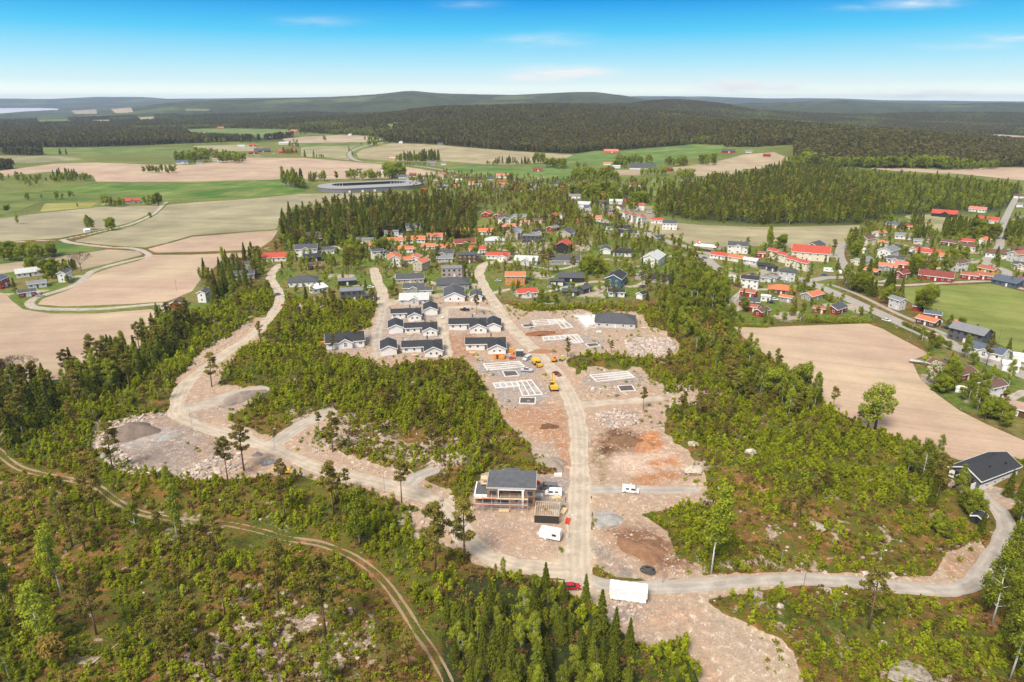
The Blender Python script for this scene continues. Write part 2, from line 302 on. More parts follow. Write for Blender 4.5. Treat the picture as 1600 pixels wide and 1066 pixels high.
PAINT = [
 ([(835,885),(885,850),(892,760),(925,760),(925,850),(985,905),(1010,925),(930,938),(870,925)], (228,208,174), 9, 1),
 # polygon, colour (sRGB as seen), feather px, target ('site' or 'wild'), strength
 ([(150,700),(170,660),(250,645),(300,665),(350,690),(330,720),(270,742),(200,725)], (170,155,146), 12, .85),
 ([(188,692),(230,680),(262,668),(275,676),(240,694),(200,698)], (196,190,186), 6, .9),
 ([(300,655),(345,635),(410,608),(405,625),(350,645)], (180,165,155), 8, .7),
 ([(510,552),(516,533),(580,518),(595,530),(560,552)], (176,166,162), 6, .8),
 ([(585,556),(595,490),(640,476),(700,476),(695,560),(640,562)], (186,172,164), 8, .8),
 ([(700,480),(780,480),(800,515),(720,522)], (188,176,166), 8, .7),
 ([(690,525),(740,522),(742,560),(705,570)], (184,138,110), 6, .8),
 ([(600,566),(640,562),(700,562),(660,575)], (196,150,120), 8, .8),
 ([(740,575),(750,566),(820,560),(845,575),(835,588),(770,592)], (176,170,166), 6, .9),
 ([(766,605),(780,597),(840,592),(862,612),(850,640),(790,636)], (178,172,168), 6, .9),
 ([(905,590),(930,580),(990,578),(1005,592),(1000,604),(930,606)], (178,170,164), 6, .9),
 ([(935,606),(1025,600),(1030,618),(940,622)], (198,170,150), 8, .7),
 ([(812,502),(895,496),(900,510),(826,520)], (180,172,166), 6, .8),
 ([(850,530),(925,520),(948,538),(935,548),(880,540)], (180,172,166), 6, .8),
 ([(820,518),(890,512),(880,524),(830,526)], (186,142,112), 5, .8),
 ([(840,540),(900,538),(890,550),(860,548)], (196,150,118), 5, .6),
 ([(895,492),(930,490),(936,510),(915,514)], (236,232,228), 3, 1),
 ([(925,508),(1005,508),(1010,520),(920,522)], (196,176,156), 4, .8),
 ([(780,640),(850,632),(885,640),(888,700),(850,690),(795,668)], (198,148,112), 9, .8),
 ([(820,700),(840,692),(880,700),(888,740),(850,742)], (196,180,164), 8, .6),
 ([(870,690),(888,690),(890,740),(880,740)], (206,150,112), 5, .8),
 ([(930,644),(1030,643),(1040,665),(1010,680),(940,668)], (206,176,156), 6, .9),
 ([(925,690),(955,668),(1005,676),(1000,706),(965,712),(930,720)], (120,84,54), 7, 1),
 ([(985,700),(1000,680),(1025,674),(1036,698),(1030,716),(1000,714)], (214,138,82), 6, 1),
 ([(960,710),(1060,705),(1070,730),(1000,745),(960,735)], (236,206,182), 8, 1),
 ([(1010,722),(1060,712),(1066,726),(1020,734)], (212,142,92), 5, .9),
 ([(940,760),(925,700),(935,690),(950,745)], (170,150,110), 5, .7),
 ([(975,748),(1050,733),(1070,748),(1000,760)], (200,136,90), 6, .9),
 ([(925,800),(960,795),(972,812),(950,826),(926,822)], (190,188,186), 5, 1),
 ([(950,830),(1000,815),(1050,845),(1085,888),(1040,896),(985,870)], (150,108,78), 10, .9),
 ([(926,850),(945,855),(1005,905),(965,912),(935,880)], (166,156,148), 5, .9),
 ([(740,800),(830,800),(880,830),(880,870),(800,870),(745,850)], (204,176,156), 12, .7),
 ([(838,740),(885,740),(890,800),(840,800)], (172,162,156), 8, .9),
 ([(925,945),(1000,940),(1035,960),(1000,972),(950,968)], (164,152,144), 8, .8),
 ([(960,975),(1070,970),(1070,1005),(1000,1010)], (196,176,158), 8, .7),
 ([(1110,940),(1250,1030),(1250,1100),(1150,1100)], (208,188,164), 20, .8),
 ([(1480,860),(1530,845),(1540,880),(1480,900)], (182,146,116), 10, .8),
 ([(1485,760),(1510,742),(1570,765),(1600,780),(1560,798)], (190,178,164), 6, .8),
]
ROCKS = [ # wild ground with bare bedrock: polygon, strength
 ([(440,640),(540,635),(560,660),(700,700),(740,730),(690,745),(600,735),(500,725),(470,690)], .8),
 ([(620,680),(760,660),(790,690),(740,720),(660,710)], .5), ([(560,640),(700,650),(700,690),(560,680)], .4),
 ([(510,895),(560,900),(570,930),(520,930)], .8), ([(440,930),(540,940),(600,1000),(560,1066),(380,1090),(300,1060),(400,1000)], .6),
 ([(280,1000),(400,960),(500,1000),(480,1080),(250,1090)], .6), ([(360,920),(400,915),(395,950),(355,955)], .6),
 ([(620,790),(690,790),(690,850),(640,850)], .75), ([(1100,690),(1200,640),(1260,650),(1230,690),(1120,730)], .35),
 ([(1040,610),(1120,600),(1160,620),(1060,640)], .7), ([(1060,720),(1110,715),(1120,750),(1070,750)], .8), ([(1140,620),(1200,610),(1230,640),(1180,650)], .4),
 ([(1080,780),(1110,775),(1120,800),(1090,800)], .8), ([(1250,820),(1300,810),(1320,840),(1270,840)], .6), ([(1370,1050),(1430,1035),(1480,1066),(1380,1090)], 1.),
 ([(1180,780),(1400,790),(1420,860),(1200,860)], .25), ([(1450,790),(1480,800),(1500,850),(1470,850)], .9), ([(1270,900),(1330,915),(1340,960),(1280,930)], .6),
 ([(1170,930),(1220,940),(1215,970),(1180,960)], .7), ([(1320,730),(1400,740),(1390,780),(1330,770)], .35),
 ([(460,480),(500,465),(515,485),(480,490)], 1.), ([(800,380),(860,375),(850,402),(800,400)], .7), ([(900,375),(925,375),(925,395),(900,395)], .8), ([(990,395),(1050,400),(1050,415),(990,412)], .4),
 ([(900,540),(1060,530),(1060,560),(920,562)], .5), ([(330,500),(420,480),(420,510),(330,530)], .7), ([(100,740),(160,720),(180,750),(120,760)], .3),
 ([(20,830),(100,800),(120,850),(30,860)], .3), ([(120,1000),(180,990),(170,1060),(100,1050)], .35), ([(230,790),(300,800),(300,850),(240,850)], .3), ([(940,440),(1000,470),(960,480),(900,470)], .4),
 ([(1100,880),(1300,880),(1300,900),(1100,900)], .8), ([(560,200),(561,201),(562,200)], 0),
]
LUSH = [ # greener, thicker ground cover
 ([(340,590),(420,545),(600,580),(760,590),(800,650),(760,690),(600,660),(520,640),(440,645),(400,600)], .9),
 ([(900,560),(1150,560),(1300,640),(1480,730),(1460,800),(1300,780),(1180,740),(1080,690),(1000,600)], .6),
 ([(0,640),(120,640),(280,640),(150,690),(100,720),(20,720)], .8), ([(430,780),(620,790),(680,880),(560,860),(400,820)], .7),
 ([(260,520),(310,480),(430,440),(420,500),(280,600),(200,660),(130,650)], .9), ([(600,880),(720,900),(720,1066),(650,980)], .8), ([(1100,930),(1180,935),(1400,940),(1520,940),(1540,1066),(1260,1066),(1240,1010)], .35),
 ([(1020,1010),(1080,1000),(1110,1020),(1110,1100),(1010,1100)], 1.), ([(400,560),(480,480),(590,470),(580,560)], .8), ([(1050,780),(1120,800),(1150,900),(1060,860)], .9),
 ([(0,940),(60,930),(120,1000),(60,1090),(-40,1090)], .6), ([(200,860),(330,850),(330,930),(180,930)], .5),
]
VILLAGE = [
 [(380,420),(440,392),(560,372),(740,365),(800,335),(860,285),(1000,285),(1080,365),(1120,395),(1060,440),(1020,470),(880,480),(760,470),(600,470),(470,470),(425,480),(415,440)],
 [(640,270),(760,270),(900,280),(960,320),(1060,370),(1080,385),(940,370),(860,330),(760,300),(640,305)],
 [(1060,385),(1200,380),(1320,385),(1310,445),(1380,500),(1240,505),(1140,508),(1110,470),(1050,430)],
 [(1320,375),(1370,350),(1440,350),(1500,345),(1600,340),(1700,350),(1700,460),(1540,440),(1400,446),(1330,440)],
 [(1440,490),(1500,510),(1600,555),(1700,600),(1700,720),(1600,690),(1500,640),(1440,600),(1425,562),(1450,550),(1430,520)],
 [(0,415),(140,415),(130,445),(60,465),(40,482),(15,470),(0,455)], [(255,470),(320,445),(345,460),(330,480),(290,500)],
 [(180,312),(255,312),(255,322),(160,322)], [(270,250),(390,240),(390,256),(280,258)], [(400,225),(470,225),(470,242),(400,246)],
]
# ------------------------------------------------------------------ materials
MATS = {}
def new_mat(name, rough=.9, spec=.15):
    m = bpy.data.materials.new(name); m.use_nodes = True; nt = m.node_tree
    b = nt.nodes['Principled BSDF']; b.inputs['Roughness'].default_value = rough
    b.inputs['Specular IOR Level'].default_value = spec
    return m, nt, b
def obj_coord(nt, world=True):
    g = nt.nodes.new('ShaderNodeNewGeometry' if world else 'ShaderNodeTexCoord')
    return (g, 'Position' if world else 'Object')
def noise(nt, src, scale, detail=3, rough=.55, dist=0.0):
    n = N(nt, 'ShaderNodeTexNoise', i_Scale=scale, i_Detail=detail, i_Roughness=rough, i_Distortion=dist)
    nt.links.new(src[0].outputs[src[1]], n.inputs['Vector']); return n
def mixc(nt, f, a, b, mode='MIX'):
    m = N(nt, 'ShaderNodeMix', data_type='RGBA', blend_type=mode)
    for v, i in ((f, 0), (a, 6), (b, 7)):
        if isinstance(v, tuple) and not isinstance(v[0], (int, float)): nt.links.new(v[0].outputs[v[1]], m.inputs[i])
        elif i == 0: m.inputs[0].default_value = v
        else: m.inputs[i].default_value = (*v, 1)
    return m
def rng_map(nt, src, a, b, c, d):
    m = N(nt, 'ShaderNodeMapRange'); nt.links.new(src[0].outputs[src[1]], m.inputs[0])
    for i, v in zip((1, 2, 3, 4), (a, b, c, d)): m.inputs[i].default_value = v
    return m
def attr(nt, name):
    a = N(nt, 'ShaderNodeAttribute', attribute_name=name); return a
def bump(nt, b, h, strength, dist):
    n = N(nt, 'ShaderNodeBump', i_Strength=strength, i_Distance=dist)
    nt.links.new(h[0].outputs[h[1]], n.inputs['Height']); nt.links.new(n.outputs[0], b.inputs['Normal'])

# wild ground: heath, moss, brush and bare rock
def wild_mat():
    m, nt, b = new_mat("wild_ground"); P = obj_coord(nt)
    nA = noise(nt, P, .045, 5, .6, .5); nB = noise(nt, P, .35, 5, .65); nC = noise(nt, P, 1.6, 3, .6); nR = noise(nt, P, .11, 7, .68, .8)
    c1 = ramp(nt, [(.28, (.035, .048, .008)), (.40, (.066, .090, .011)), (.47, (.120, .128, .018)), (.53, (.170, .100, .026)), (.60, (.300, .155, .055)), (.68, (.40, .27, .16)), (.8, (.55, .42, .31))])
    s = mth(nt, 'MULTIPLY', (nA, 0), .45); s = mth(nt, 'MULTIPLY_ADD', (nB, 0), .45, (s, 0)); s = mth(nt, 'MULTIPLY_ADD', (nC, 0), .25, (s, 0)); s = mth(nt, 'SUBTRACT', (s, 0), .065)
    gr = attr(nt, 'lush'); s = mth(nt, 'MULTIPLY_ADD', (gr, 'Fac'), -.10, (s, 0))
    LK(nt, s, 0, c1, 0)
    rk = attr(nt, 'rock'); nR2 = noise(nt, P, .7, 4, .6)
    t = mth(nt, 'MULTIPLY_ADD', (nR2, 0), .35, (nR, 0)); t = mth(nt, 'MULTIPLY_ADD', (rk, 'Fac'), .24, (t, 0))
    rf = rng_map(nt, (t, 0), .80, .865, 0, 1)
    rc = ramp(nt, [(.3, (.16, .12, .10)), (.45, (.36, .27, .21)), (.6, (.52, .42, .34)), (.75, (.68, .60, .53))])
    nQ = noise(nt, P, .9, 5, .7); LK(nt, nQ, 0, rc, 0)
    mx = mixc(nt, (rf, 0), (c1, 0), (rc, 0))
    tn = attr(nt, 'Col'); ms = attr(nt, 'tint')         # village lawns, forest floor and other cover with a colour of its own
    nv = rng_map(nt, (nB, 0), .3, .7, .6, 1.4); tc_ = mixc(nt, 1.0, (tn, 'Color'), (nv, 0), 'MULTIPLY')
    mx2 = mixc(nt, (ms, 'Fac'), (mx, 2), (tc_, 2))
    LK(nt, mx2, 2, b, 'Base Color'); bump(nt, b, (nC, 0), .9, .9); return m
def col_mat(name, scales, amps, bmp=(1.5, .3, .3), stripe=None, hue=None):
    """ground cover whose own colour is in the vertex colours, varied by noise at several sizes"""
    m, nt, b = new_mat(name); P = obj_coord(nt); c = attr(nt, 'Col'); cur = (c, 'Color')
    if hue:
        nz = noise(nt, P, hue[0], 4, .6); f = rng_map(nt, (nz, 0), .38, .66, 0, hue[2]); cur = (mixc(nt, (f, 0), cur, hue[1]), 2)
    for sc, am in zip(scales, amps):
        nz = noise(nt, P, sc, 4, .62); r = rng_map(nt, (nz, 0), .28, .72, 1-am, 1+am)
        cur = (mixc(nt, 1.0, cur, (r, 0), 'MULTIPLY'), 2)
    if stripe:
        st = attr(nt, 'stripe')
        for k, (w, am) in enumerate(stripe):
            s = mth(nt, 'MULTIPLY', (st, 'Fac'), w)
            cb = N(nt, 'ShaderNodeCombineXYZ'); LK(nt, s, 0, cb, 0)
            nz = noise(nt, (cb, 0), 1.0, 2, .5); r = rng_map(nt, (nz, 0), .3, .7, 1-am, 1+am)
            cur = (mixc(nt, 1.0, cur, (r, 0), 'MULTIPLY'), 2)
    nt.links.new(cur[0].outputs[cur[1]], b.inputs['Base Color'])
    nb = noise(nt, P, bmp[0], 4, .6); bump(nt, b, (nb, 0), bmp[1], bmp[2]); return m
def site_mat():
    m, nt, b = new_mat("site_soil"); P = obj_coord(nt); c = attr(nt, 'Col')
    n1 = noise(nt, P, .10, 5, .65, 1.0); n2 = noise(nt, P, .55, 5, .7, .6); n3 = noise(nt, P, 2.6, 3, .6); vo = N(nt, 'ShaderNodeTexVoronoi', i_Scale=1.1); nt.links.new(P[0].outputs[P[1]], vo.inputs['Vector'])
    f = rng_map(nt, (n1, 0), .50, .68, 0, .6); a = mixc(nt, (f, 0), (c, 'Color'), (.46, .28, .175))
    f2 = rng_map(nt, (n2, 0), .54, .72, 0, .6); a2 = mixc(nt, (f2, 0), (a, 2), (.68, .60, .50))
    f3 = rng_map(nt, (n1, 0), .25, .42, .35, 0); a3 = mixc(nt, (f3, 0), (a2, 2), (.46, .42, .36))
    r = rng_map(nt, (n2, 0), .3, .7, .86, 1.14); a4 = mixc(nt, 1.0, (a3, 2), (r, 0), 'MULTIPLY')
    r2 = rng_map(nt, (n3, 0), .3, .7, .80, 1.2); a5 = mixc(nt, 1.0, (a4, 2), (r2, 0), 'MULTIPLY')
    r3 = rng_map(nt, (vo, 0), .0, .8, 1.06, .93); a6 = mixc(nt, .5, (a5, 2), (r3, 0), 'MULTIPLY')
    LK(nt, a6, 2, b, 'Base Color'); bump(nt, b, (n2, 0), .7, .45); return m
def road_mat(name, paved=False):
    m, nt, b = new_mat(name); P = obj_coord(nt); c = attr(nt, 'Col'); d = attr(nt, 'across')
    n1 = noise(nt, P, .22, 4, .6, .4); n2 = noise(nt, P, 2.2, 4, .65)
    r = rng_map(nt, (n1, 0), .3, .7, .90, 1.10) if paved else rng_map(nt, (n1, 0), .3, .7, .80, 1.18)
    a = mixc(nt, 1.0, (c, 'Color'), (r, 0), 'MULTIPLY')
    r = rng_map(nt, (n2, 0), .3, .7, .9, 1.1); a = mixc(nt, 1.0, (a, 2), (r, 0), 'MULTIPLY')
    # worn wheel tracks, running with the road
    w = mth(nt, 'MULTIPLY_ADD', (n1, 0), 2.2, (d, 'Fac')); w = mth(nt, 'MULTIPLY', (w, 0), 3.6); w = mth(nt, 'SINE', (w, 0))
    am = .04 if paved else .07
    r = rng_map(nt, (w, 0), -1, 1, 1-am, 1+am); a = mixc(nt, 1.0, (a, 2), (r, 0), 'MULTIPLY')
    LK(nt, a, 2, b, 'Base Color'); bump(nt, b, (n2, 0), .3, .2); return m
M_WILD = wild_mat(); M_SITE = site_mat()
M_FIELD = col_mat("field_soil", (.009, .045, .6), (.15, .10, .07), (1.0, .3, .3), ((.09, .09), (.45, .09)), (.018, (.47, .42, .26), .35))
M_GRASS = col_mat("field_grass", (.012, .05, .6), (.16, .14, .12), (1.0, .4, .4), ((.07, .16), (.3, .10)), (.02, (.30, .28, .10), .5))
M_DIRT = road_mat("gravel_road"); M_ASPH = road_mat("asphalt", True)
m, nt, b = new_mat("fjord_water", .25, .5); b.inputs['Base Color'].default_value = (.80, .72, .68, 1); M_WATER = m

# ------------------------------------------------------------------ terrain mesh, cut along the borders of roads, fields and bare sites
yy = [58.0]
while yy[-1] < 17400:
    y = yy[-1]
    if y < 1180: st = max(.55, y*y/(FPX*CAMZ)*2.0)
    elif y < 4500: st = 14
    elif y < 14000: st = 70
    else: st = 500
    yy.append(y+st)
YR = np.array(yy); UR = np.linspace(-1.34, 1.34, 930)
gy, gu = np.meshgrid(YR, UR, indexing='ij'); GX = (gy*gu).ravel(); GY = gy.ravel()
ni, nj = gy.shape
ii, jj = np.meshgrid(np.arange(ni-1), np.arange(nj-1), indexing='ij'); a_ = (ii*nj+jj).ravel()
T0 = np.concatenate([np.stack([a_, a_+1, a_+nj+1], 1), np.stack([a_, a_+nj+1, a_+nj], 1)])
LINES = {k: catmull([ground(*p) for p in v[0]]) for k, v in ROADS.items()}
TR1 = catmull([ground(*p) for p in TRACK]); TR2 = catmull([ground(*p) for p in TRACK2])
def all_lines_sd(x, y, margin=14):
    s = np.full(x.shape, 1e3)
    for k, v in ROADS.items(): s = np.minimum(s, line_sd(x, y, LINES[k], margin) - v[1]/2)
    for t in (TR1, TR2): s = np.minimum(s, line_sd(x, y, t, margin) - 1.6)
    return s
def px_of(x, y): return project(x, y, Hbig(x, y))
def wob(x, y, amp, sc=9): return fbm(x, y, sc, 3, 11)*amp
def site_sd(x, y, px=None, py=None):
    if px is None: px, py = px_of(x, y)
    s = np.full(x.shape, 1e3)
    for P in SITES: s = np.minimum(s, poly_sd(px, py, P, 30))
    return s
def field_sd(x, y, px=None, py=None):
    if px is None: px, py = px_of(x, y)
    s = np.full(x.shape, 1e3)
    for F in FIELDS: s = np.minimum(s, poly_sd(px, py, F[0], 30))
    return s
HEAPS = [  # px, py, length m, depth m, height m, rotation deg, colour, label
 (205,678,17,13,4.5,10,(164,146,134),'grey-brown gravel heap at the back of the rubble-edged gravel platform'),
 (862,726,11,9,2.6,-20,(190,174,158),'pale gravel heap beside the main gravel road above the house with scaffolding'),
 (951,812,9,6,1.7,5,(198,196,192),'pale grey gravel heap right of the main gravel road below the short spur'),
 (378,622,20,9,3.2,30,(184,168,154),'long pale gravel bank beside the west gravel road fork'),
 (858,668,7,4,1.3,0,(140,106,80),'small dark brown soil heap left of the main gravel road'),
 (845,522,16,6,1.6,15,(172,118,86),'reddish soil bank between the two upper foundations'),
 (848,550,13,6,1.5,0,(196,146,112),'light orange soil bank below the second foundation'),
 (1005,860,14,9,2.0,-20,(176,134,104),'brown soil heap right of the main gravel road near the junction'),
 (975,690,13,7,2.0,0,(158,124,96),'dark brown soil heap right of the main gravel road'),
 (1010,697,7,5,2.2,0,(206,152,110),'bright orange clay heap right of the dark soil heap'),
 (262,683,8,4,1.2,20,(206,204,200),'whitish spill of fine gravel on the gravel platform'),
]
def relief(x, y):
    px, py = px_of(x, y)
    d = np.minimum(field_sd(x, y, px, py), site_sd(x, y, px, py)+4)/12.0
    for P in VILLAGE: d = np.minimum(d, poly_sd(px, py, P, 30)/14.0)
    d = np.minimum(d, (all_lines_sd(x, y)-.6)/7.0)
    w = np.clip(d, 0, 1); w = w*w*(3-2*w)
    r = 2.6*fbm(x, y, 34, 3, 21) + 1.1*np.abs(fbm(x, y, 11, 3, 31)) + .7*fbm(x, y, 5, 2, 41)
    fade = np.clip((1200-y)/300, 0, 1)
    s = site_sd(x, y, px, py); ws = np.clip(-s/8, 0, 1)*np.clip(all_lines_sd(x, y)/3, 0, 1)*.55
    return w*(r+.5)*fade + ws*(fbm(x, y, 7, 3, 51)+.5*np.abs(fbm(x, y, 3, 2, 52)))*fade
V = np.stack([GX, GY, Hbig(GX, GY)], 1)
PXA, PYA = project(V[:, 0], V[:, 1], V[:, 2])
V = np.concatenate([V, PXA[:, None], PYA[:, None], relief(GX, GY)[:, None]], 1)
def clip(V, T, s):
    """cut triangles T by the zero line of s (negative = inside); returns V, inside triangles, outside triangles"""
    ins = s < 0; c = ins[T].sum(1)
    Ti = T[c == 3]; To = T[c == 0]; mixed = T[(c == 1) | (c == 2)]
    if len(mixed) == 0: return V, Ti, To
    one = ins[mixed].sum(1) == 1
    odd = np.where(one[:, None], ins[mixed], ~ins[mixed]); k = odd.argmax(1); ar = np.arange(len(mixed))
    A = mixed[ar, k]; B = mixed[ar, (k+1) % 3]; C_ = mixed[ar, (k+2) % 3]
    def cutp(p, q):
        lo = np.minimum(p, q); hi = np.maximum(p, q)
        t = s[lo]/(s[lo]-s[hi]); return lo, hi, np.clip(t, .02, .98)
    e = np.concatenate([np.stack(cutp(A, B)[:2], 1), np.stack(cutp(A, C_)[:2], 1)])
    key = e[:, 0].astype(np.int64)*len(V)+e[:, 1]; uq, fi, inv = np.unique(key, return_index=True, return_inverse=True)
    lo = e[fi, 0]; hi = e[fi, 1]; t = np.clip(s[lo]/(s[lo]-s[hi]), .02, .98)[:, None]
    nV = V[lo]*(1-t)+V[hi]*t; base = len(V); V = np.concatenate([V, nV])
    inv = inv.ravel(); n = len(mixed); ab = base+inv[:n]; ac = base+inv[n:]
    t1 = np.stack([A, ab, ac], 1); t2 = np.stack([ab, B, C_], 1); t3 = np.stack([ab, C_, ac], 1)
    Ti = np.concatenate([Ti, t1[one], t2[~one], t3[~one]]); To = np.concatenate([To, t1[~one], t2[one], t3[one]])
    return V, Ti, To
def build_part(name, V, T, mat, props=None, attrs=None, extra_z=0.0):
    u, inv = np.unique(T, return_inverse=True); inv = inv.reshape(T.shape); P = V[u]
    me = bpy.data.meshes.new(name); me.vertices.add(len(u)); me.loops.add(inv.size); me.polygons.add(len(T))
    co = P[:, :3].copy(); co[:, 2] += P[:, 5] + extra_z; me.vertices.foreach_set('co', co.ravel())
    me.loops.foreach_set('vertex_index', inv.ravel().astype(np.int32)); me.polygons.foreach_set('loop_start', np.arange(0, inv.size, 3, dtype=np.int32))
    me.polygons.foreach_set('use_smooth', np.ones(len(T), bool))
    me.update(calc_edges=True)
    if attrs:
        for k, v in attrs(P).items():
            if v.ndim == 2:
                at = me.color_attributes.new(k, 'FLOAT_COLOR', 'POINT'); at.data.foreach_set('color', np.concatenate([v, np.ones((len(v), 1))], 1).ravel().astype(np.float32))
            else:
                at = me.attributes.new(k, 'FLOAT', 'POINT'); at.data.foreach_set('value', v.astype(np.float32))
    me.materials.append(mat); o = bpy.data.objects.new(name, me); COL.objects.link(o)
    for k, v in (props or {}).items(): o[k] = v
    return o
def soft(px, py, poly, f, x=None, y=None):
    s = poly_sd(px, py, poly, f*2+10)
    if x is not None: s = s + fbm(x, y, 10, 3, 77)*f*.9 + fbm(x, y, 2.6, 3, 78)*f*1.1
    return np.clip(.5 - s/(2*f), 0, 1)
def c3(*c): return np.array(srgb(*c, ALB))
ALB = .585
rest = T0
def sdv(f): return f(V[:, 0], V[:, 1], V[:, 3], V[:, 4])
# roads
ROAD_PARTS = []
for nm, (pts, w, kind) in ROADS.items():
    s = line_sd(V[:, 0], V[:, 1], LINES[nm], 25)
    if kind == 'dirt': s = s + wob(V[:, 0], V[:, 1], 1.1, 7) + wob(V[:, 0], V[:, 1], .5, 2.2)
    elif kind == 'gravel': s = s + wob(V[:, 0], V[:, 1], .6, 6)
    V, tin, rest = clip(V, rest, s - w/2); ROAD_PARTS.append((nm, tin, kind))
tr = []
for t in (TR1, TR2):
    s = line_sd(V[:, 0], V[:, 1], t, 25); V, tin, rest = clip(V, rest, np.abs(s-.9)-.30+wob(V[:, 0], V[:, 1], .32, 5)); tr.append(tin)
FIELD_PARTS = []
for F in FIELDS:
    s = poly_sd(V[:, 3], V[:, 4], F[0], 30) + wob(V[:, 0], V[:, 1], .5, 30)
    V, tin, rest = clip(V, rest, s); FIELD_PARTS.append(tin)
V, wat, rest = clip(V, rest, np.where(V[:, 1] > 4800, poly_sd(V[:, 3], V[:, 4], WATER, 30), 1e3))
s = np.full(len(V), 1e3)
for P in SITES: s = np.minimum(s, poly_sd(V[:, 3], V[:, 4], P, 30))
V, sit, rest = clip(V, rest, s + wob(V[:, 0], V[:, 1], 6, 8) + wob(V[:, 1], V[:, 0], 3, 2.5))
DIRT_C, GRAV_C, ASPH_C = (228,212,190), (214,202,186), (198,192,182)
def road_attrs(nm, kind):
    def f(P):
        n = len(P); d = line_sd(P[:, 0], P[:, 1], LINES[nm], 25)
        c = np.tile(c3(*{'dirt': DIRT_C, 'gravel': GRAV_C, 'asphalt': ASPH_C}[kind]), (n, 1))
        if nm in ('gravel_east', 'spur_a', 'spur_c'): c = np.tile(c3(212, 202, 190), (n, 1))
        return {'Col': c, 'across': d}
    return f
RL = {'gravel_main': 'dirt_road', 'highway': 'asphalt_road', 'foot_path': 'foot_path', 'north_road': 'asphalt_road', 'valley_road': 'asphalt_road'}
for nm, t, kind in ROAD_PARTS:
    if len(t) == 0: continue
    base = 'asphalt_road' if kind == 'asphalt' else 'gravel_road'
    build_part(RL.get(nm, base), V, t, M_ASPH if kind == 'asphalt' else M_DIRT, {'kind': 'structure'}, road_attrs(nm, kind))
for t in tr:
    build_part('forest_track', V, t, M_DIRT, {'kind': 'structure'}, lambda P: {'Col': np.tile(c3(196, 172, 140), (len(P), 1)), 'across': np.zeros(len(P))})
for F, t in zip(FIELDS, FIELD_PARTS):
    if len(t) == 0: continue
    green = F[1][1] > F[1][0]
    def fa(P, F=F):
        a = R(F[2]); g = fbm(P[:, 0], P[:, 1], 120, 3, 5)[:, None]
        return {'Col': np.tile(c3(*F[1]), (len(P), 1))*(1+.10*g), 'stripe': P[:, 0]*math.sin(a)+P[:, 1]*math.cos(a)}
    build_part('field', V, t, M_GRASS if green else M_FIELD, {'kind': 'structure'}, fa)
build_part('fjord_water', V, wat, M_WATER, {'kind': 'structure'})
def site_attrs(P):
    c = np.tile(c3(207, 180, 155), (len(P), 1)); px, py = P[:, 3], P[:, 4]
    for poly, col, f, st in PAINT:
        w = soft(px, py, poly, f, P[:, 0], P[:, 1])[:, None]*st; c = c*(1-w)+c3(*col)*w
    return {'Col': c*1.06}
build_part('site_ground', V, sit, M_SITE, {'kind': 'structure'}, site_attrs)
FOREST_POLYS = [  # forest floor, shown between the trees
 [(436,372),(444,340),(520,322),(610,314),(700,305),(745,325),(742,372),(700,378),(640,370),(560,378),(500,390),(440,390)],
 [(1020,332),(1036,302),(1100,288),(1160,275),(1230,256),(1330,266),(1450,276),(1592,290),(1594,312),(1560,332),(1480,332),(1420,336),(1340,351),(1200,353),(1100,347)],
 [(-60,660),(-60,590),(0,592),(100,588),(170,565),(225,530),(262,505),(300,500),(290,540),(250,590),(160,620),(60,650)],
 [(700,925),(760,900),(860,915),(925,950),(1000,1012),(1010,1110),(690,1110),(690,1000)],
]
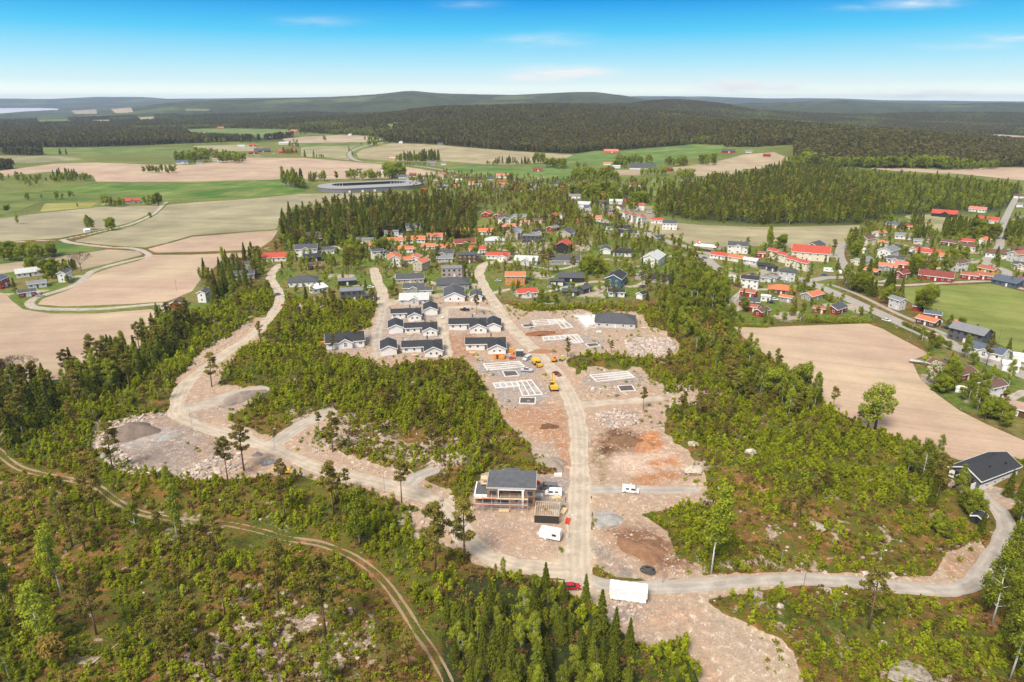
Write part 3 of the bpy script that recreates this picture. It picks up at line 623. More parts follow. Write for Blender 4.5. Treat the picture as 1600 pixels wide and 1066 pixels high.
def wild_attrs(P):
    n = len(P); x, y, px, py = P[:, 0], P[:, 1], P[:, 3], P[:, 4]
    rock = np.zeros(n); lush = np.zeros(n)
    for poly, st in ROCKS: rock = np.maximum(rock, soft(px, py, poly, 14)*st)
    for poly, st in LUSH: lush = np.maximum(lush, soft(px, py, poly, 20)*st)
    col = np.tile(np.array((.03, .045, .012)), (n, 1)); tint = np.zeros(n)
    # beyond the near heath the land between the fields is grass, then forest
    g = fbm(x, y, 60, 4, 61)[:, None]
    grass = np.array((.155, .18, .045))*(1-.35*np.clip(g, -1, 1)) + np.array((.05, .02, .0))*np.clip(-g, 0, 1)
    w = np.clip((y-560)/60, 0, 1); w = np.maximum(w, soft(px, py, [(-90,400),(300,400),(330,470),(260,520),(0,590),(-90,590)], 10))
    col = col*(1-w[:, None])+grass*w[:, None]; tint = np.maximum(tint, w)
    wv = np.zeros(n)
    for poly in VILLAGE: wv = np.maximum(wv, soft(px, py, poly, 6, x, y))
    gv = fbm(x, y, 22, 3, 71)[:, None]; lawn = np.where(gv > .42, np.array([[.46, .39, .31]]), np.where(gv > -.05, np.array([[.13, .18, .030]]), np.array([[.20, .18, .055]])))
    col = col*(1-wv[:, None])+lawn*wv[:, None]; tint = np.maximum(tint, wv*.92)
    wf = np.zeros(n)
    for poly in FOREST_POLYS: wf = np.maximum(wf, soft(px, py, poly, 4))
    far = np.clip((y-1750)/150, 0, 1); far = np.where(px < 620, np.clip((y-2600)/500, 0, 1), far); far = np.where(px > 1245, np.clip((y-1210)/60, 0, 1), far)
    wf = np.maximum(wf, far); wf = np.maximum(wf, soft(px, py, [(-90,215),(120,205),(400,222),(600,214),(620,222),(440,213),(300,222),(200,229),(0,232),(-90,232)], 3))
    wf = np.maximum(wf, soft(px, py, [(600,222),(640,224),(700,228),(800,237),(900,240),(1080,228),(1060,215),(800,205),(600,205)], 3))
    floor = np.array((.045, .055, .016))*np.ones((n, 1))
    vf = np.clip((y-4000)/1500, 0, 1)[:, None]          # distant woods: canopy seen as one surface
    gg = (.5*fbm(x, y, 160, 4, 81)+.8*fbm(x, y, 45, 3, 82))[:, None]
    canopy = np.array((.060, .070, .028))*(1+1.1*gg); clear = np.clip((fbm(x, y, 420, 4, 83)-.27)*12, 0, 1)[:, None]
    canopy = canopy*(1-clear)+np.array((.12, .14, .055))*clear
    wc = soft(px, py, [(1025,166),(1050,159),(1085,158),(1105,163),(1110,172),(1090,178),(1040,172)], 3, x, y)[:, None]*np.clip((y-3300)/300, 0, 1)[:, None]
    floor = floor*(1-vf)+canopy*vf; floor = floor*(1-wc)+np.array((.30, .29, .14))*wc
    col = col*(1-wf[:, None])+floor*wf[:, None]; tint = np.maximum(tint, wf)
    return {'Col': col, 'tint': tint, 'rock': rock*(1-wf), 'lush': lush}
build_part('ground', V, rest, M_WILD, {'kind': 'structure'}, wild_attrs)
def Hfull(x, y):
    x = np.atleast_1d(np.asarray(x, float)); y = np.atleast_1d(np.asarray(y, float))
    return Hbig(x, y) + relief(x, y)
def z1(x, y): return float(Hfull(x, y)[0])
TERR_TOP = float(V[:, 2].max()+4)
def gpt(px, py):     # ground point with its height, from a pixel of the photograph
    x, y = ground(px, py); return (x, y, z1(x, y))
# ------------------------------------------------------------------ plants
def mesh_np(name, V, F, mats, fmat=None, fcol=None, smooth=False):
    """V (n,3), F list/array of equal-length faces or list of lists"""
    me = bpy.data.meshes.new(name)
    if isinstance(F, np.ndarray):
        k = F.shape[1]; me.vertices.add(len(V)); me.loops.add(F.size); me.polygons.add(len(F))
        me.vertices.foreach_set('co', np.asarray(V, np.float32).ravel()); me.loops.foreach_set('vertex_index', F.astype(np.int32).ravel())
        me.polygons.foreach_set('loop_start', np.arange(0, F.size, k, dtype=np.int32)); me.update(calc_edges=True)
    else:
        me.from_pydata([tuple(v) for v in V], [], F); me.update()
    for m in mats: me.materials.append(m)
    if fmat is not None: me.polygons.foreach_set('material_index', np.asarray(fmat, np.int32))
    if fcol is not None:
        at = me.attributes.new('shade', 'FLOAT', 'FACE'); at.data.foreach_set('value', np.asarray(fcol, np.float32))
    if smooth: me.polygons.foreach_set('use_smooth', np.ones(len(me.polygons), bool))
    return me
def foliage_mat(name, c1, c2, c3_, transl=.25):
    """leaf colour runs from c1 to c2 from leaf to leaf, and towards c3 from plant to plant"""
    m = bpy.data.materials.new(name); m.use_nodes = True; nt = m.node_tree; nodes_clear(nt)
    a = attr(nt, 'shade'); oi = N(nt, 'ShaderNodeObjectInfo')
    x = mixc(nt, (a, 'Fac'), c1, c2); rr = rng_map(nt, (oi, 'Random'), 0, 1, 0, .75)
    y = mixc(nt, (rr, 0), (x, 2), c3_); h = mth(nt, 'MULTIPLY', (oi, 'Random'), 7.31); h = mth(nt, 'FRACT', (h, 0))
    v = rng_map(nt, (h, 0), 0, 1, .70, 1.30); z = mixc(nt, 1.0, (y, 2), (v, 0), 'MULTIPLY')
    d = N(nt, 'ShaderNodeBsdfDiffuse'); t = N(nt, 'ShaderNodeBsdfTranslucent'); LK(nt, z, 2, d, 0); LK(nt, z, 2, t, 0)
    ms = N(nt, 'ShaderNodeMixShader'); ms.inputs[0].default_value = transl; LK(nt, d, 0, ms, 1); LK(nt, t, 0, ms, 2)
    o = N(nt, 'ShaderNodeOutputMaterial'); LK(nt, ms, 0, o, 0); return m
def bark_mat(name, c, c2, sc, lo=.5, hi=.6):
    m, nt, b = new_mat(name); P = obj_coord(nt, False); n = noise(nt, P, sc, 3, .6)
    f = rng_map(nt, (n, 0), lo, hi, 0, 1); x = mixc(nt, (f, 0), c, c2); LK(nt, x, 2, b, 'Base Color'); return m
MF = {
 'spruce': foliage_mat('spruce_needles', (.048, .068, .010), (.215, .235, .026), (.130, .150, .020), .18),
 'pine': foliage_mat('pine_needles', (.120, .112, .022), (.310, .265, .050), (.235, .185, .045), .25),
 'birch': foliage_mat('birch_leaves', (.190, .240, .020), (.430, .460, .046), (.290, .315, .044), .4),
 'leaf': foliage_mat('broad_leaves', (.140, .190, .018), (.370, .420, .034), (.260, .275, .036), .35),
 'sap': foliage_mat('sapling_leaves', (.240, .295, .015), (.540, .590, .036), (.320, .335, .028), .45),
 'rust': foliage_mat('young_rusty_leaves', (.26, .16, .03), (.42, .27, .07), (.30, .22, .05), .3),
 'heath': foliage_mat('heather_twigs', (.110, .088, .024), (.270, .190, .062), (.240, .135, .052), .2),
 'plum': foliage_mat('dark_red_leaves', (.045, .012, .018), (.11, .028, .038), (.07, .016, .026), .2),
 'bloom': foliage_mat('blossoming_leaves', (.12, .18, .04), (.70, .66, .50), (.3, .3, .16), .2),
 'hillsp': foliage_mat('hill_conifer_needles', (.088, .094, .026), (.140, .140, .038), (.170, .128, .042), .15),
 'hilllf': foliage_mat('hill_broad_leaves', (.150, .170, .034), (.240, .265, .050), (.190, .195, .040), .25),
}
MB_ = {'spruce': bark_mat('grey_bark', (.13, .10, .075), (.08, .06, .045), 3), 'pine': bark_mat('pine_bark', (.24, .145, .085), (.13, .09, .065), 2),
       'birch': bark_mat('birch_bark', (.72, .70, .66), (.06, .05, .045), 2.2, .58, .62), 'leaf': bark_mat('brown_bark', (.16, .12, .09), (.10, .075, .055), 3)}
class G:      # mesh gatherer
    def __init__(s): s.v = []; s.f = []; s.m = []; s.c = []; s.n = 0
    def add(s, V, F, mat=0, col=0.0):
        s.v.append(np.asarray(V, float)); s.f += [[i+s.n for i in f] for f in F]; s.n += len(V)
        s.m += [mat]*len(F); s.c += [col]*len(F)
    def tube(s, pts, rad, k=6, mat=0, cap=True):
        pts = [np.array(p, float) for p in pts]; V = []; 
        for i, p in enumerate(pts):
            d = pts[min(i+1, len(pts)-1)]-pts[max(i-1, 0)]; d = d/(np.linalg.norm(d)+1e-9)
            a = np.cross(d, (0, 0, 1.0) if abs(d[2]) < .9 else (1.0, 0, 0)); a /= np.linalg.norm(a)+1e-9; b = np.cross(d, a)
            for j in range(k):
                t = 2*math.pi*j/k; V.append(p+rad[i]*(a*math.cos(t)+b*math.sin(t)))
        F = [[i*k+j, i*k+(j+1) % k, (i+1)*k+(j+1) % k, (i+1)*k+j] for i in range(len(pts)-1) for j in range(k)]
        if cap: F.append([(len(pts)-1)*k+j for j in range(k)]); F.append([j for j in range(k)][::-1])
        s.add(V, F, mat)
    def box(s, c, d, rz=0, mat=0, taper=1.0):
        x, y, z = d[0]/2, d[1]/2, d[2]/2; V = []
        for zz, t in ((-z, 1), (z, taper)):
            for a, b in ((-x, -y), (x, -y), (x, y), (-x, y)): V.append((a*t, b*t, zz))
        V = np.array(V); cs, sn = math.cos(rz), math.sin(rz)
        V = np.stack([V[:, 0]*cs-V[:, 1]*sn, V[:, 0]*sn+V[:, 1]*cs, V[:, 2]], 1)+np.array(c)
        s.add(V, [[0, 3, 2, 1], [4, 5, 6, 7], [0, 1, 5, 4], [1, 2, 6, 5], [2, 3, 7, 6], [3, 0, 4, 7]], mat)
    def prism(s, poly, y0, y1, axis='y', mat=0):
        """extrude a closed outline (a,b) between two planes; axis: the extrusion direction"""
        n = len(poly)
        f = {'y': lambda a, b, t: (a, t, b), 'x': lambda a, b, t: (t, a, b), 'z': lambda a, b, t: (a, b, t)}[axis]
        V = [f(a, b, y0) for a, b in poly]+[f(a, b, y1) for a, b in poly]
        F = [list(range(n)), list(range(2*n-1, n-1, -1))]+[[i, i+n, (i+1) % n+n, (i+1) % n] for i in range(n)]
        s.add(V, F, mat)
    def mesh(s, name, mats, smooth=False):
        me = mesh_np(name, np.concatenate(s.v), s.f, mats, s.m, s.c, smooth)
        return me
def leaves(P, size, outward=None, flat=.4, elong=1.5, droop=0.0, r=None):
    """one small rhombic leaf clump per point"""
    r = r or rng; n = len(P); d = r.normal(size=(n, 3)); 
    if outward is not None: d = d*.75+outward*1.0
    d[:, 2] += flat; d /= np.linalg.norm(d, axis=1)[:, None]+1e-9       # normal
    t = r.normal(size=(n, 3)); 
    if outward is not None and droop: t = outward*1.3+r.normal(size=(n, 3))*.5; t[:, 2] -= droop
    t -= (t*d).sum(1)[:, None]*d; t /= np.linalg.norm(t, axis=1)[:, None]+1e-9
    b = np.cross(d, t); sz = size*r.uniform(.6, 1.35, n)[:, None]
    V = np.stack([P-t*sz*.5*elong, P+b*sz*.42, P+t*sz*.5*elong, P-b*sz*.42], 1).reshape(-1, 3)
    return V, np.arange(4*n).reshape(n, 4)
def leaf_mesh(name, P, size, mat, out=None, shade=None, **k):
    V, F = leaves(P, size, out, **k); c = np.random.default_rng(len(P)).uniform(0, 1, len(F)) if shade is None else shade
    return mesh_np(name, V, F, [mat], None, c)
def clumps(cs, rs, n, r, squash=.75, shell=.55):
    """points in a set of ellipsoidal clumps, mostly near their skins"""
    cs = np.array(cs); rs = np.array(rs); w = rs**2; k = r.choice(len(cs), n, p=w/w.sum())
    d = r.normal(size=(n, 3)); d /= np.linalg.norm(d, axis=1)[:, None]; q = (shell+(1-shell)*r.uniform(0, 1, n))[:, None]
    o = d*np.array([1, 1, squash]); return cs[k]+o*q*rs[k][:, None], d, k
def mk_spruce(seed, h=14, Rr=2.6, n=2600, size=.42, full=True):
    r = np.random.default_rng(seed); pts = []; outs = []
    nl = int(h*1.7); 
    for i in range(nl):
        f = (i+.5)/nl; z = h*(.07+.93*f); rad = Rr*(1-f)**.85*(.85+.3*r.random())+.12; nb = max(4, int(9*(1-f)+3))
        for a in r.uniform(0, 2*math.pi)+np.arange(nb)*2*math.pi/nb+r.normal(0, .15, nb):
            if r.random() < .06: continue
            L = rad*r.uniform(.75, 1.15); m = max(3, int(n/nl/nb*(L/Rr+.3)*1.4))
            t = r.uniform(.15, 1, m)**.8; w = r.normal(0, .13, m)*L
            x = math.cos(a)*t*L-math.sin(a)*w; y = math.sin(a)*t*L+math.cos(a)*w
            zz = z-(t**1.4)*L*.42+r.normal(0, .07, m)
            pts.append(np.stack([x, y, zz], 1)); outs.append(np.tile([math.cos(a), math.sin(a), .1], (m, 1)))
    P = np.concatenate(pts); P = P[P[:, 2] > .3]; O = np.concatenate(outs)[:len(P)]
    O = np.stack([P[:, 0], P[:, 1], np.full(len(P), .3)], 1); O /= np.linalg.norm(O, axis=1)[:, None]
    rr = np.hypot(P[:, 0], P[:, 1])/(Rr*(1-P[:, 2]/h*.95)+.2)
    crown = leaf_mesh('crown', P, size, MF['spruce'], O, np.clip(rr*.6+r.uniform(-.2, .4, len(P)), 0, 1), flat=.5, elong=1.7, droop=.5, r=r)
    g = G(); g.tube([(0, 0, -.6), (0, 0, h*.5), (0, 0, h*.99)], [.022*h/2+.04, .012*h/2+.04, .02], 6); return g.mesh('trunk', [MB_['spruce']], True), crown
def mk_pine(seed, h=14, n=3200, size=.30, low=.42):
    r = np.random.default_rng(seed); lean = r.normal(0, .02, 2)*h
    tr = lambda z: np.array([lean[0]*(z/h)**1.5, lean[1]*(z/h)**1.5, z]); g = G()
    g.tube([tr(z) for z in (-.6, h*.3, h*.65, h*.96)], [.017*h, .013*h, .008*h, .03], 7)
    cs = []; rs = []; nc = 30
    for i in range(nc):
        f = (i+r.random())/nc; z = h*(low+(1-low)*f); rad = h*.17*math.sin(math.pi*min(1, .28+.72*f*.93))**.8*(1.0 if f > .15 else .7)
        a = r.uniform(0, 2*math.pi); q = rad*r.uniform(.35, 1.05); c = tr(z)+np.array([math.cos(a)*q, math.sin(a)*q, q*.15])
        cs.append(c); rs.append(h*.062*r.uniform(.7, 1.25))
        b = tr(z-q*.15); g.tube([b, (b+c)/2+np.array([0, 0, .1]), c], [.006*h, .004*h, .015], 4, cap=False)
    for k in range(4):      # dead lower branches
        z = h*r.uniform(.2, low); a = r.uniform(0, 6.28); L = h*r.uniform(.04, .09); b = tr(z); g.tube([b, b+np.array([math.cos(a)*L, math.sin(a)*L, -.05*L])], [.04, .015], 3, cap=False)
    cs.append(tr(h*.97)); rs.append(h*.045)
    P, d, k = clumps(cs, rs, n, r, .55, .3)
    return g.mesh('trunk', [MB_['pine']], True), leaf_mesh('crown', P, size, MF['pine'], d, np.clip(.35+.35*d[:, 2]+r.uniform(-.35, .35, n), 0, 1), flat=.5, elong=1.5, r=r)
def mk_birch(seed, h=12, n=2600, size=.30, low=.28, wid=.2, mat='birch', bark='birch'):
    r = np.random.default_rng(seed); lean = r.normal(0, .03, 2)*h; tr = lambda z: np.array([lean[0]*(z/h)**2, lean[1]*(z/h)**2, z]); g = G()
    g.tube([tr(z) for z in (-.6, h*.35, h*.7, h*.97)], [.0115*h, .009*h, .005*h, .02], 6)
    cs = []; rs = []
    for i in range(26):
        f = (i+r.random())/26; z = h*(low+.7*f); rad = h*wid*math.sin(math.pi*min(1, .2+.78*f))**.9; a = r.uniform(0, 6.28); q = rad*r.uniform(.25, 1.0)
        c = tr(z)+np.array([math.cos(a)*q, math.sin(a)*q, 0]); cs.append(c); rs.append(h*.075*r.uniform(.7, 1.3))
        b = tr(z-q*.6); g.tube([b, (b*.45+c*.55)+np.array([0, 0, q*.1]), c], [.004*h, .0025*h, .012], 3, cap=False)
    P, d, k = clumps(cs, rs, n, r, 1.15, .25)
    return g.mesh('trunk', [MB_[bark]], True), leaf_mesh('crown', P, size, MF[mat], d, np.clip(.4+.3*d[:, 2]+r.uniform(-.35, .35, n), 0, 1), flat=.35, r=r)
def mk_round(seed, h=10, n=4000, size=.29, mat='leaf', wid=.34):
    r = np.random.default_rng(seed); g = G(); tr = lambda z: np.array([0, 0, z])
    g.tube([tr(z) for z in (-.6, h*.25, h*.6)], [.03*h, .022*h, .01*h], 7)
    cs = []; rs = []
    for i in range(24):
        f = r.random(); a = r.uniform(0, 6.28); z = h*(.26+.66*f); rad = h*wid*math.sqrt(max(.03, 1-((f-.42)/.62)**2)); q = rad*r.uniform(.3, .85)
        c = np.array([math.cos(a)*q, math.sin(a)*q, z]); cs.append(c); rs.append(h*.125*r.uniform(.65, 1.3))
        g.tube([tr(h*(.2+.25*f)), (c+tr(h*(.2+.25*f)))/2+np.array([0, 0, .2]), c], [.011*h, .006*h, .02], 4, cap=False)
    P, d, k = clumps(cs, rs, n, r, .85, .6)
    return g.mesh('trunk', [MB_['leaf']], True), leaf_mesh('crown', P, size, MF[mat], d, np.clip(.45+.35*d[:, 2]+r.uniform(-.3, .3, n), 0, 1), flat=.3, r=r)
def mk_sapling(seed, h=3.0, n=420, size=.23, mat='sap', wid=.30):
    r = np.random.default_rng(seed); cs = []; rs = []
    for i in range(11):
        f = (i+.4)/11; rad = h*wid*math.sin(math.pi*min(1, .24+.70*f))**.8; a = r.uniform(0, 6.28); q = rad*r.uniform(.2, .95)
        cs.append((math.cos(a)*q, math.sin(a)*q, h*(.08+.84*f))); rs.append(h*.115*r.uniform(.8, 1.3))
    P, d, k = clumps(cs, rs, n, r, 1.1, .4); P[:, 2] = np.maximum(P[:, 2], .05)
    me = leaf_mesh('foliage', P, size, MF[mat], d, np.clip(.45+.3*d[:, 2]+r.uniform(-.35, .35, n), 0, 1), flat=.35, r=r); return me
def mk_bare(seed, h=8):
    r = np.random.default_rng(seed); g = G(); g.tube([(0, 0, -.3), (0, 0, h*.3)], [.25, .18], 6)
    def br(p, d, L, rad, k):
        q = p+d*L; g.tube([p, q], [rad, rad*.6], 4, cap=False)
        if k:
            for _ in range(4 if k > 1 else 5):
                e = d+r.normal(0, .42, 3); e[2] = abs(e[2])*.8+.1; e /= np.linalg.norm(e); br(q, e, L*.68, rad*.58, k-1)
    for _ in range(6):
        d = np.array([r.normal(0, .5), r.normal(0, .5), 1.0]); d /= np.linalg.norm(d); br(np.array([0, 0, h*.28]), d, h*.24, .12, 4)
    return g.mesh('crown', [MB_['leaf']])
LIB = {
 'spruce': [mk_spruce(s, 14, w, 4600, .33) for s, w in ((1, 2.5), (2, 2.1), (3, 2.9), (4, 2.3))],
 'pine': [mk_pine(s, 14, 3300, .28, l) for s, l in ((11, .42), (12, .50), (13, .36), (14, .55), (15, .3))],
 'birch': [mk_birch(s, 12, 3600, .245, l, w) for s, l, w in ((21, .28, .19), (22, .38, .15), (23, .22, .22), (24, .45, .14))],
 'leaf': [mk_round(s, 10) for s in (31, 32, 33)],
 'sap': [mk_sapling(s, 3.0, 520, .21, 'sap', w) for s, w in ((41, .23), (42, .19), (43, .28), (44, .22), (45, .34))],
 'heath': [mk_sapling(s, 1.0, 130, .26, 'heath', .8) for s in (51, 52, 53)],
 'plum': [mk_round(61, 7, 1200, .36, 'plum')], 'bloom': [mk_round(62, 9, 2600, .36, 'bloom', .42)], 'rust': [mk_round(63, 6, 1500, .33, 'rust')],
}
def lod_mesh(kind, seed, n, size, h, mf=None):
    """light version of a tree for the far woods, trunk included"""
    r = np.random.default_rng(seed)
    if kind == 'spruce':
        f = r.uniform(0, 1, n)**.8; z = h*(.06+.94*f); rad = h*.17*(1-f)**.85*r.uniform(.5, 1.1, n)+.1; a = r.uniform(0, 6.28, n)
        P = np.stack([np.cos(a)*rad, np.sin(a)*rad, z], 1); O = np.stack([np.cos(a), np.sin(a), np.full(n, .3)], 1); k = dict(flat=.5, elong=1.6, droop=.5)
        bark, w = 'spruce', .02
    elif kind == 'pine':
        cs = []; rs = []
        for i in range(9):
            ff = (i+r.random())/9; a = r.uniform(0, 6.28); q = h*.12*r.random(); cs.append((math.cos(a)*q, math.sin(a)*q, h*(.48+.48*ff))); rs.append(h*.09)
        P, O, _ = clumps(cs, rs, n, r, .7, .3); k = dict(flat=.5, elong=1.4); bark, w = 'pine', .014
    else:
        cs = []; rs = []
        for i in range(9):
            ff = (i+r.random())/9; a = r.uniform(0, 6.28); q = h*.16*r.random(); cs.append((math.cos(a)*q, math.sin(a)*q, h*(.25+.62*ff))); rs.append(h*.13)
        P, O, _ = clumps(cs, rs, n, r, .9, .45); k = dict(flat=.3, elong=1.3); bark, w = 'birch' if kind == 'birch' else 'leaf', .012
    V, F = leaves(P, size, O, r=r, **k); nv = len(V); wv = w*h
    tv = np.array([(wv, 0, -1), (-wv*.5, wv*.87, -1), (-wv*.5, -wv*.87, -1), (wv*.4, 0, h*.75), (-wv*.2, wv*.35, h*.75), (-wv*.2, -wv*.35, h*.75)])
    tf = np.array([[0, 1, 4, 3], [1, 2, 5, 4], [2, 0, 3, 5]])+nv
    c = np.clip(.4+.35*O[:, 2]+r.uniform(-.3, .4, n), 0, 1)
    return mesh_np('far_'+kind, np.concatenate([V, tv]), np.concatenate([F, tf]), [MF[mf or kind], MB_[bark]], [0]*n+[1]*3, np.concatenate([c, [0]*3]))
MID = {k: [lod_mesh(k, 100+s, nn, sz, h) for s in range(3)] for k, nn, sz, h in (('spruce', 300, .95, 14), ('pine', 220, .9, 14), ('birch', 260, .8, 12), ('leaf', 260, .8, 10))}
FAR = {k: [lod_mesh(k, 200+s, nn, sz, h, 'hilllf' if k == 'leaf' else 'hillsp') for s in range(3)] for k, nn, sz, h in (('spruce', 46, 2.3, 14), ('pine', 42, 2.2, 14), ('leaf', 42, 2.3, 11))}
SAPM = [mk_sapling(300+s, 3.0, 90, .5, 'sap', .34) for s in range(3)]

def stuff(name, label, cat, meshes, P, S, pick=None):
    """a mass of plants too many to count: one object, the plants set on its points"""
    n = len(P)
    if n == 0: return None
    r = np.random.default_rng(n)
    me = bpy.data.meshes.new(name); me.vertices.add(n); me.vertices.foreach_set('co', np.asarray(P, np.float32).ravel())
    for k, v, t in (('rot', r.uniform(0, 6.28, n), 'FLOAT'), ('scl', S, 'FLOAT'), ('pick', r.integers(0, len(meshes), n) if pick is None else pick, 'INT')):
        a = me.attributes.new(k, t, 'POINT'); a.data.foreach_set('value', np.asarray(v, np.int32 if t == 'INT' else np.float32))
    o = bpy.data.objects.new(name, me); COL.objects.link(o); o['kind'] = 'stuff'; o['label'] = label; o['category'] = cat
    ng = bpy.data.node_groups.new(name, 'GeometryNodeTree'); ng.interface.new_socket('Geometry', in_out='INPUT', socket_type='NodeSocketGeometry'); ng.interface.new_socket('Geometry', in_out='OUTPUT', socket_type='NodeSocketGeometry')
    gi = ng.nodes.new('NodeGroupInput'); go = ng.nodes.new('NodeGroupOutput'); jn = ng.nodes.new('GeometryNodeJoinGeometry')
    def named(k, t):
        q = ng.nodes.new('GeometryNodeInputNamedAttribute'); q.data_type = t; q.inputs[0].default_value = k; return q
    rot, scl, pk = named('rot', 'FLOAT'), named('scl', 'FLOAT'), named('pick', 'INT'); cx = ng.nodes.new('ShaderNodeCombineXYZ'); ng.links.new(rot.outputs[0], cx.inputs[2])
    for i, m in enumerate(meshes):
        po = PROTO_OBJ.get(m.name)
        if po is None: po = bpy.data.objects.new('proto', m); PROTO_OBJ[m.name] = po
        oi = ng.nodes.new('GeometryNodeObjectInfo'); oi.inputs[0].default_value = po
        ip = ng.nodes.new('GeometryNodeInstanceOnPoints'); cmp_ = ng.nodes.new('FunctionNodeCompare'); cmp_.data_type = 'INT'; cmp_.operation = 'EQUAL'
        ng.links.new(pk.outputs[0], cmp_.inputs[2]); cmp_.inputs[3].default_value = i
        ng.links.new(gi.outputs[0], ip.inputs['Points']); ng.links.new(cmp_.outputs[0], ip.inputs['Selection']); ng.links.new(oi.outputs['Geometry'], ip.inputs['Instance'])
        ng.links.new(cx.outputs[0], ip.inputs['Rotation']); ng.links.new(scl.outputs[0], ip.inputs['Scale']); ng.links.new(ip.outputs[0], jn.inputs[0])
    ng.links.new(jn.outputs[0], go.inputs[0]); md = o.modifiers.new('plants', 'NODES'); md.node_group = ng; return o
PROTO_OBJ = {}
def join_pair(tm, cm_):
    """trunk and crown in one mesh, for the plants of a mass"""
    Vs, Fs, ms, sh, off = [], [], [], [], 0
    for mi, m in enumerate((tm, cm_)):
        n = len(m.vertices); co = np.empty(n*3, np.float32); m.vertices.foreach_get('co', co); Vs.append(co.reshape(-1, 3))
        for p in m.polygons: Fs.append([v+off for v in p.vertices]); ms.append(mi)
        a = np.zeros(len(m.polygons), np.float32)
        if mi: m.attributes['shade'].data.foreach_get('value', a)
        sh.append(a); off += n
    return mesh_np('whole_'+cm_.name, np.concatenate(Vs), Fs, [tm.materials[0], cm_.materials[0]], ms, np.concatenate(sh))
JOINED = {k: [join_pair(*LIB[k][i]) for i in range(3)] for k in ('spruce', 'pine', 'birch', 'leaf')}
# ------------------------------------------------------------------ houses
def paint_mat(name, c, rough=.7, var=.10, sc=.8, bmp=0.0, stripe=None):
    if name in MATS: return MATS[name]
    m, nt, b = new_mat(name, rough, .3); P = obj_coord(nt, False); n = noise(nt, P, sc, 4, .6)
    r = rng_map(nt, (n, 0), .3, .7, 1-var, 1+var); cur = mixc(nt, 1.0, c, (r, 0), 'MULTIPLY')
    if stripe:      # boarding or tile courses
        w = N(nt, 'ShaderNodeTexWave', wave_type='BANDS', bands_direction=stripe[0], i_Scale=stripe[1], i_Distortion=.4)
        nt.links.new(P[0].outputs[P[1]], w.inputs['Vector']); r = rng_map(nt, (w, 1), 0, 1, 1-stripe[2], 1.0)
        cur = mixc(nt, 1.0, (cur, 2), (r, 0), 'MULTIPLY')
    LK(nt, cur, 2, b, 'Base Color')
    if bmp: bump(nt, b, (n, 0), bmp, .1)
    MATS[name] = m; return m
WALLC = {'white': (.78, .77, .74), 'cream': (.72, .66, .52), 'grey': (.36, .35, .34), 'light grey': (.58, .57, .55), 'black': (.035, .034, .034), 'dark grey': (.11, .11, .115),
 'red': (.30, .035, .022), 'brown': (.12, .065, .04), 'orange': (.62, .24, .07), 'beige': (.50, .43, .33), 'teal': (.05, .105, .14), 'mauve': (.40, .33, .31), 'yellow': (.62, .38, .12), 'salmon': (.52, .14, .09)}
ROOFC = {'black': (.040, .041, .045), 'dark grey': (.085, .088, .097), 'grey': (.22, .225, .235), 'pale': (.52, .54, .53), 'red': (.48, .085, .050), 'orange': (.58, .185, .085), 'rust': (.38, .125, .075),
 'brown': (.15, .08, .06), 'dark red': (.24, .06, .045), 'blue': (.10, .125, .165), 'white': (.80, .81, .80), 'pink': (.40, .27, .23), 'salmon': (.58, .20, .13)}
def wmat(c): return paint_mat('wall_'+c.replace(' ', '_'), WALLC[c], .75, .07, .6, stripe=('Z', 3.0, .10))
def rmat(c): return paint_mat('roof_'+c.replace(' ', '_'), ROOFC[c], .65, .18, 1.2, stripe=('Y', 2.2, .14))
M_TRIM = paint_mat('white_trim', (.82, .82, .80)); M_DARKTRIM = paint_mat('dark_trim', (.05, .05, .05)); M_BRICK = paint_mat('chimney_stone', (.16, .13, .12)); M_CONC = paint_mat('concrete', (.42, .40, .38), .9, .15)
mg, ntg, bg_ = new_mat('window_glass', .12, .6); bg_.inputs['Base Color'].default_value = (.035, .042, .05, 1); M_GLASS = mg
def link(name, me, parent=None, loc=None, rz=None):
    o = bpy.data.objects.new(name, me); COL.objects.link(o)
    if parent is not None: o.parent = parent
    if loc is not None: o.location = loc
    if rz is not None: o.rotation_euler = (0, 0, rz)
    return o
def tag(o, label=None, cat=None, group=None, kind=None):
    if label: o['label'] = label
    if cat: o['category'] = cat
    if group: o['group'] = group
    if kind: o['kind'] = kind
    return o
def part(name, g, mat, parent, smooth=False, label=None):
    me = g.mesh(name, mat if isinstance(mat, list) else [mat], smooth); o = link(name, me, parent)
    if label: o['label'] = label
    return o
_wcache = {}
def window(parent, x, y, z, w, h, face, frame=None, name='window', sub=True):
    """frame and pane; face: angle of the outward normal, y- is the front"""
    frame = frame or M_TRIM; key = (round(w, 1), round(h, 1), frame.name)
    if key not in _wcache:
        g = G(); t = .12
        g.box((0, -.03, h/2-t/2), (w, .10, t)); g.box((0, -.03, -h/2+t/2), (w, .10, t)); g.box((-w/2+t/2, -.03, 0), (t, .10, h-2*t)); g.box((w/2-t/2, -.03, 0), (t, .10, h-2*t))
        if w > 1.3: g.box((0, -.025, 0), (t*.8, .07, h-2*t))
        p = G(); p.box((0, .0, 0), (w-2*t+.02, .05, h-2*t+.02)); _wcache[key] = (g.mesh('window', [frame]), p.mesh('pane', [M_GLASS]))
    a, b = _wcache[key]; o = link(name, a, parent, (x, y, z), face)
    if sub: link('pane', b, o)
    return o
def door(parent, x, y, w, h, face, mat, name='door'):
    key = ('d', round(w, 1), round(h, 1), mat.name)
    if key not in _wcache:
        g = G(); g.box((0, -.04, 0), (w, .12, h))
        for k in range(1, 4): g.box((0, -.11, -h/2+h*k/4), (w*.92, .02, .03))
        _wcache[key] = (g.mesh(name, [mat]), None)
    return link(name, _wcache[key][0], parent, (x, y, h/2+.15), face)
class Vol: pass
